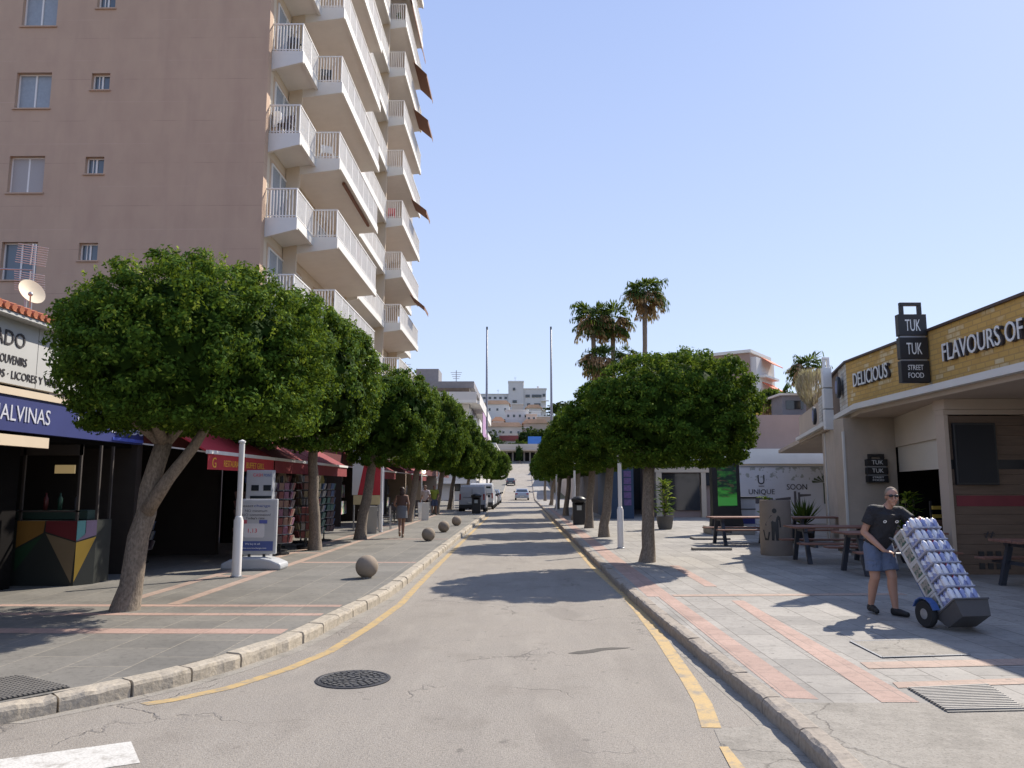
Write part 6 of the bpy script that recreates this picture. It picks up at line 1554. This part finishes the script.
# local frame: +Y = travel direction, +X = figure right of the truck
rzT = math.atan2(dd.y, dd.x)-math.pi/2
TP = (5.03, 9.47, PZ)
tk = thing('hand_truck', 'two wheeled hand truck with blue wheel guards tilted back under its load', 'hand truck', TP, rzT)
TM = Matrix.Translation((0, 0, .16)) @ Matrix.Rotation(TH_, 4, 'X')
blue_p = mat('truck_blue', (.05, .11, .30), .45)
for s in (-1, 1):
    mb = MB(); mb.M = Matrix.Translation((s*.26, -.03, .16)) @ Matrix.Rotation(R(90), 4, 'Y'); mb.lathe([(.08, -.035), (.145, -.04), (.16, -.02), (.16, .02), (.145, .04), (.08, .035)], 26); w = mb.build('wheel', M['rubber'], tk, smooth=True, auto=True)
    mb = MB(); mb.M = Matrix.Translation((s*.26, -.03, .16)) @ Matrix.Rotation(R(90), 4, 'Y'); mb.lathe([(.02, -.045), (.08, -.03), (.082, .03), (.02, .045)], 16); mb.build('rim', M['metal_grey'], w)
    mb = MB()
    for i in range(5):
        a, b = R(20+i*28), R(20+(i+1)*28); mb.bar((s*.26, -.03+math.cos(a)*.185, .16+math.sin(a)*.185), (s*.26, -.03+math.cos(b)*.185, .16+math.sin(b)*.185), .09, .012)
    mb.build('wheel_guard', blue_p, tk)
    mb = MB(); mb.M = TM; mb.tube([(s*.16, -.02, -.04), (s*.16, -.02, .45)], .016, 10); mb.build('lower_rail', blue_p, tk, smooth=True)
    mb = MB(); mb.M = TM; mb.tube([(s*.16, -.02, .451), (s*.16, -.03, 1.04), (s*.16, -.10, 1.11), (s*.10, -.15, 1.12)], .014, 10); mb.build('upper_rail', mat('truck_silver', (.45, .47, .50), .35, metal=.5), tk, smooth=True)
mb = MB(); mb.tube([(-.25, -.03, .16), (.25, -.03, .16)], .014, 8); mb.build('axle', M['metal_grey'], tk)
mb = MB(); mb.M = TM
for z in (.1, .42, .75): mb.tube([(-.16, -.02, z), (.16, -.02, z)], .012, 8)
mb.build('cross_bars', mat('truck_silver', (.45, .47, .50), .35, metal=.5), tk)
mb = MB(); mb.tube([(.16, -.585, .89), (.16, -.66, .83), (.12, -.73, .79), (.02, -.74, .79)], .015, 10)
mb.build('handle_loop', M['metal_grey'], tk)
mb = MB(); mb.M = TM; mb.box(-.19, 0, -.046, .19, .40, -.034); mb.build('toe_plate', blue_p, tk)
tub = thing('grey_tub', 'dark grey plastic tub under the bottle packs on the hand truck', 'tub', TP, rzT)
mb = MB(); mb.M = TM
mb.add([(-.18, .10, -.225), (.18, .10, -.225), (.18, .39, -.24), (-.18, .39, -.24), (-.215, .03, -.062), (.215, .03, -.062), (.215, .44, -.062), (-.215, .44, -.062)], [(0, 3, 2, 1), (4, 5, 6, 7), (0, 1, 5, 4), (1, 2, 6, 5), (2, 3, 7, 6), (3, 0, 4, 7)])
mb.build('shell', mat('tub_grey', (.085, .08, .08), .55), tub)
mb = MB(); mb.M = TM; mb.box(-.225, .02, -.064, .225, .455, -.048); mb.build('rim', mat('tub_grey2', (.10, .095, .095), .55), tub)
def can_mat():
    t = NT('printed_cans'); v = t.obj(); sp = t.n('ShaderNodeSeparateXYZ', {0: v})
    vo = t.n('ShaderNodeTexVoronoi', {'Scale': 16.}); t.l(v, vo.inputs['Vector']); q = t.n('ShaderNodeSeparateColor', {0: vo.outputs['Color']})
    c = t.mix(t.math('GREATER_THAN', q.outputs[0], .70), lin((.72, .71, .75)), lin((.26, .29, .50)))
    c = t.mix(t.math('GREATER_THAN', q.outputs[1], .93), c, lin((.5, .10, .14)))
    t.l(c, t.b.inputs['Base Color']); t.b.inputs['Roughness'].default_value = .25; t.b.inputs['Coat Weight'].default_value = .6; t.bump(t.noise(30, 3, v), .35, .01); return t.m
canm = can_mat(); film = mat('tray_card', (.40, .40, .48), .5, .1, 8)
def pack(i, first=[None]):
    lab = ['lowest', 'second lowest', 'third lowest', 'middle', 'third highest', 'second highest', 'topmost'][i]+' blue and white drinks pack in the front stack on the hand truck'
    if first[0] is None:
        t = thing('drinks_pack', lab, 'drinks pack', TP, rzT, 'blue and white drinks packs on the hand truck')
        mb = MB(); mb.box(-.188, .192, 0, .188, .400, .016); mb.build('tray', film, t)
        mb = MB()
        for a in range(5):
            for b in range(3):
                cx = -.150+a*.075; cy = .226+b*.0715; mb.lathe([(.030, .017), (.036, .024), (.036, .120), (.018, .148), (.016, .156)], 12, (cx, cy, 0))
        mb.build('cans', canm, t, smooth=True, auto=True); first[0] = t
    else: t = copy_tree(first[0]); t['label'] = lab
    base = Matrix.Translation(TP) @ Matrix.Rotation(rzT, 4, 'Z') @ TM @ Matrix.Translation((random.uniform(-.006, .006), random.uniform(-.006, .006), -.032+i*.160))
    t.matrix_world = base; loc, q, s = base.decompose(); t.location = loc; t.rotation_euler = q.to_euler(); return t
for i in range(7): pack(i)
def carton_mat():
    t = NT('printed_carton'); v = t.obj(); sp = t.n('ShaderNodeSeparateXYZ', {0: v})
    fz = t.math('ABSOLUTE', t.math('SUBTRACT', sp.outputs[2], .105)); fy = t.math('ABSOLUTE', t.math('SUBTRACT', sp.outputs[1], .10))
    inner = t.math('MULTIPLY', t.math('LESS_THAN', fz, .078), t.math('LESS_THAN', fy, .066))
    n = t.noise(16, 2, v); pic = t.mix(t.ramp(n, .42, .5), lin((.04, .10, .08)), lin((.30, .27, .24))); pic = t.mix(t.ramp(t.noise(22, 2, v), .6, .64), pic, lin((.5, .5, .45)))
    c = t.mix(inner, lin((.50, .49, .48)), pic); t.l(c, t.b.inputs['Base Color']); t.b.inputs['Roughness'].default_value = .5; return t.m
cm_ = carton_mat()
def carton(i, first=[None]):
    lab = ['lowest', 'second lowest', 'middle', 'second highest', 'topmost'][i]+' white printed carton in the rear stack on the hand truck'
    if first[0] is None:
        t = thing('carton', lab, 'carton', TP, rzT, 'white cartons on the hand truck')
        mb = MB(); mb.box(-.19, .0, 0, .19, .186, .215); mb.build('box', cm_, t, bevel=.006)
        mb = MB(); mb.box(-.188, .085, .2155, .188, .10, .2165); mb.build('tape', mat('tape', (.4, .33, .22), .4), t); first[0] = t
    else: t = copy_tree(first[0]); t['label'] = lab
    base = Matrix.Translation(TP) @ Matrix.Rotation(rzT, 4, 'Z') @ TM @ Matrix.Translation((random.uniform(-.005, .005), 0, -.032+i*.219))
    loc, q, s = base.decompose(); t.location = loc; t.rotation_euler = q.to_euler()
for i in range(5): carton(i)

# woman walking away
wr = thing('person', 'woman with long dark hair, brown top and grey skirt walking away', 'person', (-3.85, 25.3, PZ), R(6))
Jw = dict(pelvis=(0, 0, .92), neck=(0, .03, 1.37), head=(0, .05, 1.50), shR=(.155, .02, 1.31), shL=(-.155, .02, 1.31), elR=(.22, -.05, 1.06), wrR=(.20, .10, .86), elL=(-.24, -.02, 1.06), wrL=(-.16, .12, .98),
          hipR=(.085, 0, .88), hipL=(-.085, 0, .88), knR=(.05, .10, .50), knL=(-.05, -.05, .50), anR=(.04, .06, .09), anL=(-.04, -.30, .20), toeR=(.04, .20, .04), toeL=(-.04, -.24, .08), yaw=0, nod=0, w=.92, curlR=.8, curlL=1.)
b_, gw, Hw, frw = human(wr, Jw, skin2, vox=.011)
shirt(wr, gw, frw, mat('brown_top', (.10, .055, .04), .8), 0, hem=.10, vox=.013, name='top')
mb = MB(); P = gw['pelvis']; loft(mb, [(P-V((0, 0, .30)), V((1, 0, 0)), V((0, 1, 0)), .19, .16), (P, V((1, 0, 0)), V((0, 1, 0)), .175, .135), (P+V((0, 0, .12)), V((1, 0, 0)), V((0, 1, 0)), .145, .115)], 20); remeshed(mb, 'skirt', mat('grey_skirt', (.15, .155, .17), .85), wr, .013)
mb = MB(); mb.M = head_frame(gw, Jw); mb.ball((0, -.02, .03), (.09, .10, .095), 16, 10); mb.ball((0, -.07, -.08), (.085, .05, .14), 12, 10); mb.ball((0, -.075, -.20), (.07, .035, .10), 12, 10); remeshed(mb, 'hair', mat('dark_hair', (.05, .028, .02), .6), wr, .012)
shoes(wr, gw, mat('tan_shoes', (.22, .15, .10), .6))
def fabric(m, sc=14, st=.5, d=.02):
    nt_ = m.node_tree; b = nt_.nodes['Principled BSDF']; n = nt_.nodes.new('ShaderNodeTexNoise'); n.inputs['Scale'].default_value = sc; n.inputs['Detail'].default_value = 3; n.inputs['Distortion'].default_value = 1.2
    c = nt_.nodes.new('ShaderNodeTexCoord'); nt_.links.new(c.outputs['Object'], n.inputs['Vector']); u = nt_.nodes.new('ShaderNodeBump'); u.inputs['Strength'].default_value = st; u.inputs['Distance'].default_value = d
    nt_.links.new(n.outputs['Fac'], u.inputs['Height']); nt_.links.new(u.outputs[0], b.inputs['Normal'])
fabric(MATS['black_shirt'], 9, .8, .04); fabric(MATS['blue_shorts'], 9, .8, .04); fabric(MATS['grey_skirt'])
def simple_person(label, x, y, rz, top, bottom, skin, pose=0, hairc=(.03, .02, .015)):
    r = thing('person', label, 'person', (x, y, PZ), rz)
    Jp = dict(pelvis=(0, 0, .94), neck=(0, .02, 1.44), head=(0, .05, 1.58), shR=(.185, .01, 1.37), shL=(-.185, .01, 1.37), elR=(.25, -.02, 1.10), wrR=(.20, .14, .92), elL=(-.25, -.02, 1.10), wrL=(-.20, .16, .95),
          hipR=(.09, 0, .90), hipL=(-.09, 0, .90), knR=(.10, .03, .50), knL=(-.11, .02, .50), anR=(.11, 0, .09), anL=(-.12, 0, .09), toeR=(.14, .14, .04), toeL=(-.15, .14, .04), yaw=.2, nod=0, w=1.)
    b, g, H, f = human(r, Jp, skin, vox=.014)
    shirt(r, g, f, top, .6, vox=.016); shorts(r, g, f, bottom, 1.9 if pose else .7, vox=.016, name='trousers' if pose else 'shorts', infl=.02) if not pose else shorts(r, g, f, bottom, .95, vox=.016, name='trousers')
    mb = MB(); mb.M = head_frame(g, Jp); mb.ball((0, -.02, .035), (.08, .095, .085), 14, 10); remeshed(mb, 'hair', mat('hair_dark2', hairc, .7), r, .012); shoes(r, g, M['black'])
simple_person('person in white patterned shirt and dark trousers standing at the far shop doorway', -4.95, 40.6, R(150), mat('patterned_white', (.55, .48, .50), .8, .3, 14), mat('dark_trousers', (.03, .02, .025), .8), skin2, 1)
simple_person('person in yellow green shirt standing in the shade beyond the lit lamp', -5.0, 45.0, R(190), mat('lime_shirt', (.22, .26, .03), .8), mat('blue_trousers', (.06, .08, .14), .8), skin2, 1)

# ------------------------------------------------------------ vehicles
def veh(name, label, cat, x, y, prof, W, glassz, paintm, top_in=.14, belt=.95, H=1.8, L=4.3, rear_glass=None, wheels=(.75, 3.45), wr_=.32, side_glass=None, rack=False, lamps='tall', rz=0.):
    t = thing(name, label, cat, (x, y, 0), rz)
    def hw(z): return W/2*(1-top_in*max(0, (z-belt)/(H-belt)))*(1-.05*max(0, (.45-z)/.45))
    mb = MB(); n = len(prof)
    # arches: keep full body, lower edge raised round wheels
    vs = [(-hw(z), y_, z) for y_, z in prof]+[(hw(z), y_, z) for y_, z in prof]
    mb.add(vs, [tuple(range(n)), tuple(range(n, 2*n))[::-1]]+[(i, n+i, n+(i+1) % n, (i+1) % n) for i in range(n)])
    body = mb.build('body', paintm, t, bevel=.05)
    for y_ in wheels:
        for s in (-1, 1):
            mb = MB(); mb.M = Matrix.Translation((s*(W/2-.09), y_, wr_)) @ Matrix.Rotation(R(90), 4, 'Y'); mb.lathe([(wr_*.6, -.1), (wr_*.95, -.1), (wr_, -.07), (wr_, .07), (wr_*.95, .1), (wr_*.6, .1)], 24); w = mb.build('wheel', M['rubber'], t, smooth=True, auto=True)
            mb = MB(); mb.M = Matrix.Translation((s*(W/2-.09), y_, wr_)) @ Matrix.Rotation(R(90), 4, 'Y'); mb.lathe([(.02, -.104), (wr_*.58, -.09), (wr_*.6, .09), (.02, .104)], 16); mb.build('rim', M['metal_grey'], w)
    if rear_glass:
        (y0, z0), (y1, z1) = rear_glass; a, b = hw(z0)-.12, hw(z1)-.12; mb = MB()
        mb.add([(-a, y0-.02, z0), (a, y0-.02, z0), (b, y1-.02, z1), (-b, y1-.02, z1), (-a, y0+.02, z0), (a, y0+.02, z0), (b, y1+.02, z1), (-b, y1+.02, z1)], [(0, 1, 2, 3), (4, 7, 6, 5), (0, 4, 5, 1), (1, 5, 6, 2), (2, 6, 7, 3), (3, 7, 4, 0)]); mb.build('rear_window', M['dglass'], t)
    for s in (-1, 1):
        if side_glass:
            for q in side_glass:
                mb = MB(); vs = [(s*(hw(z)+.008), y_, z) for y_, z in q]+[(s*(hw(z)-.02), y_, z) for y_, z in q]; k = len(q)
                mb.add(vs, [tuple(range(k)), tuple(range(k, 2*k))[::-1]]+[(i, (i+1) % k, k+(i+1) % k, k+i) for i in range(k)]); mb.build('side_window', M['dglass'], t)
        z0, z1 = (.85, 1.25) if lamps == 'tall' else (.72, .88); ln = .10 if lamps == 'tall' else .28
        mb = MB(); mb.box(s*(W/2-.05-ln) if s > 0 else -(W/2-.05), -.03, z0, s*(W/2-.05) if s > 0 else -(W/2-.05-ln), .05, z1); mb.build('tail_light', mat('tail_red', (.30, .02, .02), .25), t, bevel=.01)
        mb = MB(); mb.box(s*(W/2+.02), L*.70, .98, s*(W/2+.20), L*.70+.1, 1.16); mb.build('wing_mirror', M['black'], t, bevel=.02)
        mb = MB(); mb.box(s*.35-.0 if s > 0 else -.75, L-.04, .62, .75 if s > 0 else -.35, L+.02, .8); mb.build('headlight', M['metal_white'], t)
    mb = MB(); mb.box(-W/2+.03, -.06, .28, W/2-.03, .06, .55); mb.build('rear_bumper', M['black'] if lamps == 'tall' else paintm, t, bevel=.03)
    mb = MB(); mb.box(-.26, -.075, .62 if lamps == 'tall' else .42, .26, -.062 if lamps != 'tall' else -.02, .73 if lamps == 'tall' else .53); mb.build('number_plate', mat('plate', (.55, .55, .5), .5), t)
    return t, hw
gv = mat('van_grey', (.38, .39, .41), .35, .04, 2, coat=.4); wv = mat('van_white', (.55, .56, .58), .35, .04, 2, coat=.4); sv = mat('car_silver', (.34, .38, .44), .3, .04, 2, metal=.5, coat=.5); dk = mat('car_dark', (.05, .055, .06), .3, .1, 2, coat=.5)
vprof = [(0, .28), (-.02, .9), (.02, 1.35), (.12, 1.76), (.3, 1.84), (2.6, 1.86), (3.0, 1.74), (3.55, 1.15), (4.2, .98), (4.34, .7), (4.32, .3), (3.85, .28), (3.8, .5), (3.55, .66), (3.3, .5), (3.25, .28), (1.1, .28), (1.05, .5), (.8, .66), (.5, .5), (.45, .28)]
vg = [[(2.35, 1.1), (3.35, 1.12), (2.95, 1.6), (2.4, 1.62)]]
t, hw = veh('parked_van', 'small grey panel van with plain rear doors parked nearest on the left', 'van', -3.28, 52.4, vprof, 1.80, None, gv, side_glass=vg, H=1.86, L=4.34)
mb = MB(); mb.box(-.012, -.035, .5, .012, -.012, 1.6); mb.box(-.6, -.03, 1.02, .6, -.012, 1.04); mb.build('door_seam', M['black'], t)
t, hw = veh('parked_van', 'white van with dark rear window parked just beyond the grey van', 'van', -3.05, 59.5, [(a*1.1, z*1.08) for a, z in vprof], 1.92, None, wv, rear_glass=((0.01, 1.15), (.10, 1.75)), side_glass=[[(a*1.1, z*1.08) for a, z in vg[0]]], H=2.0, L=4.75, wheels=(.88, 3.9), wr_=.34)
mb = MB(); mb.box(-.75, .6, 2.02, -.7, 2.6, 2.06); mb.box(.70, .6, 2.02, .75, 2.6, 2.06); mb.build('roof_rail', M['metal_grey'], t)
cprof = [(0, .3), (-.04, .62), (.02, .95), (.35, 1.02), (.95, 1.38), (1.35, 1.44), (2.3, 1.43), (3.15, 1.0), (4.1, .84), (4.3, .6), (4.28, .3), (3.85, .26), (3.8, .48), (3.5, .62), (3.2, .48), (3.15, .26), (1.15, .26), (1.1, .48), (.8, .62), (.5, .48), (.45, .26)]
cg = [[(.75, 1.02), (1.6, 1.0), (1.6, 1.34), (1.1, 1.34)], [(1.66, 1.0), (2.95, 1.0), (2.3, 1.34), (1.66, 1.35)]]
veh('silver_car', 'silver car seen from behind alone in the middle of the road', 'car', .12, 98.0, cprof, 1.76, None, sv, rear_glass=((.36, 1.04), (.92, 1.36)), side_glass=cg, H=1.44, L=4.3, belt=.9, top_in=.22, lamps='low')
veh('parked_car', 'white car parked in line beyond the white van', 'car', -3.0, 66.5, cprof, 1.76, None, wv, rear_glass=((.36, 1.04), (.92, 1.36)), side_glass=cg, H=1.44, L=4.3, belt=.9, top_in=.22, lamps='low')
veh('parked_car', 'dark car parked in line behind the first white car', 'car', -3.0, 73.5, cprof, 1.76, None, dk, rear_glass=((.36, 1.04), (.92, 1.36)), side_glass=cg, H=1.44, L=4.3, belt=.9, top_in=.22, lamps='low')
veh('parked_car', 'dark car parked far up on the left of the rising road', 'car', -2.0, 150, [(a, z+0) for a, z in cprof], 1.76, None, dk, rear_glass=((.36, 1.04), (.92, 1.36)), H=1.44, L=4.3, belt=.9, top_in=.22, lamps='low')[0].location.z = hz(152)
veh('parked_car', 'silver car parked farthest away in the left line', 'car', -3.0, 81, cprof, 1.76, None, sv, rear_glass=((.36, 1.04), (.92, 1.36)), side_glass=cg, H=1.44, L=4.3, belt=.9, top_in=.22, lamps='low')

# ------------------------------------------------------------ camera and light
H_ = 1.78; f_ = 775.; th = math.atan(102/775.); ps = math.atan(9*math.cos(th)/775.)
cam = bpy.data.cameras.new('camera'); cam.sensor_width = 36; cam.lens = f_/1024*36; cam.clip_start = .1; cam.clip_end = 6000
co = bpy.data.objects.new('camera', cam); COL.objects.link(co); co.location = (0, 0, H_)
co.rotation_euler = (math.pi/2+th, 0, ps); scene.camera = co
sd = V((.78, .80, 1)).normalized(); elev = math.asin(sd.z); azi = math.atan2(sd.x, sd.y)
w = bpy.data.worlds.new('World'); scene.world = w; w.use_nodes = True; nt = w.node_tree; bg = nt.nodes['Background']
sky = nt.nodes.new('ShaderNodeTexSky'); sky.sky_type = 'NISHITA'; sky.sun_disc = False; sky.sun_elevation = elev; sky.sun_rotation = azi
sky.air_density = 1.0; sky.dust_density = SKY_DUST; sky.ozone_density = SKY_OZ; sky.altitude = 0

tc = nt.nodes.new('ShaderNodeTexCoord'); sx = nt.nodes.new('ShaderNodeSeparateXYZ'); nt.links.new(tc.outputs['Generated'], sx.inputs[0])
rp_ = nt.nodes.new('ShaderNodeValToRGB'); e = rp_.color_ramp.elements; e[0].position = 0.; e[0].color = (3.7, 4.15, 5.35, 1); e[1].position = .9; e[1].color = (1.9, 2.7, 5.0, 1)
k = e.new(.28); k.color = (3.0, 3.6, 5.25, 1); k = e.new(.55); k.color = (2.35, 3.0, 5.0, 1)
nt.links.new(sx.outputs['Z'], rp_.inputs[0])
mxs = nt.nodes.new('ShaderNodeMix'); mxs.data_type = 'RGBA'; mxs.inputs[0].default_value = .78
nt.links.new(sky.outputs[0], mxs.inputs[6]); nt.links.new(rp_.outputs[0], mxs.inputs[7])
nt.links.new(mxs.outputs[2], bg.inputs['Color']); bg.inputs['Strength'].default_value = SKY_S
sl_ = bpy.data.lights.new('sun', 'SUN'); sl_.energy = SUN_S; sl_.angle = R(.53); sl_.color = (1, .92, .80)
so = bpy.data.objects.new('sun', sl_); COL.objects.link(so); so.rotation_euler = (-sd).to_track_quat('-Z', 'Y').to_euler(); so.location = (20, 20, 40)
vs_ = scene.view_settings; vs_.view_transform = 'Standard'; vs_.look = 'None'; vs_.gamma = 1; vs_.use_curve_mapping = False; vs_.exposure = EXPO
scene.cycles.max_bounces = 6; scene.cycles.diffuse_bounces = 4; scene.cycles.glossy_bounces = 3; scene.cycles.transmission_bounces = 3; scene.cycles.caustics_reflective = False
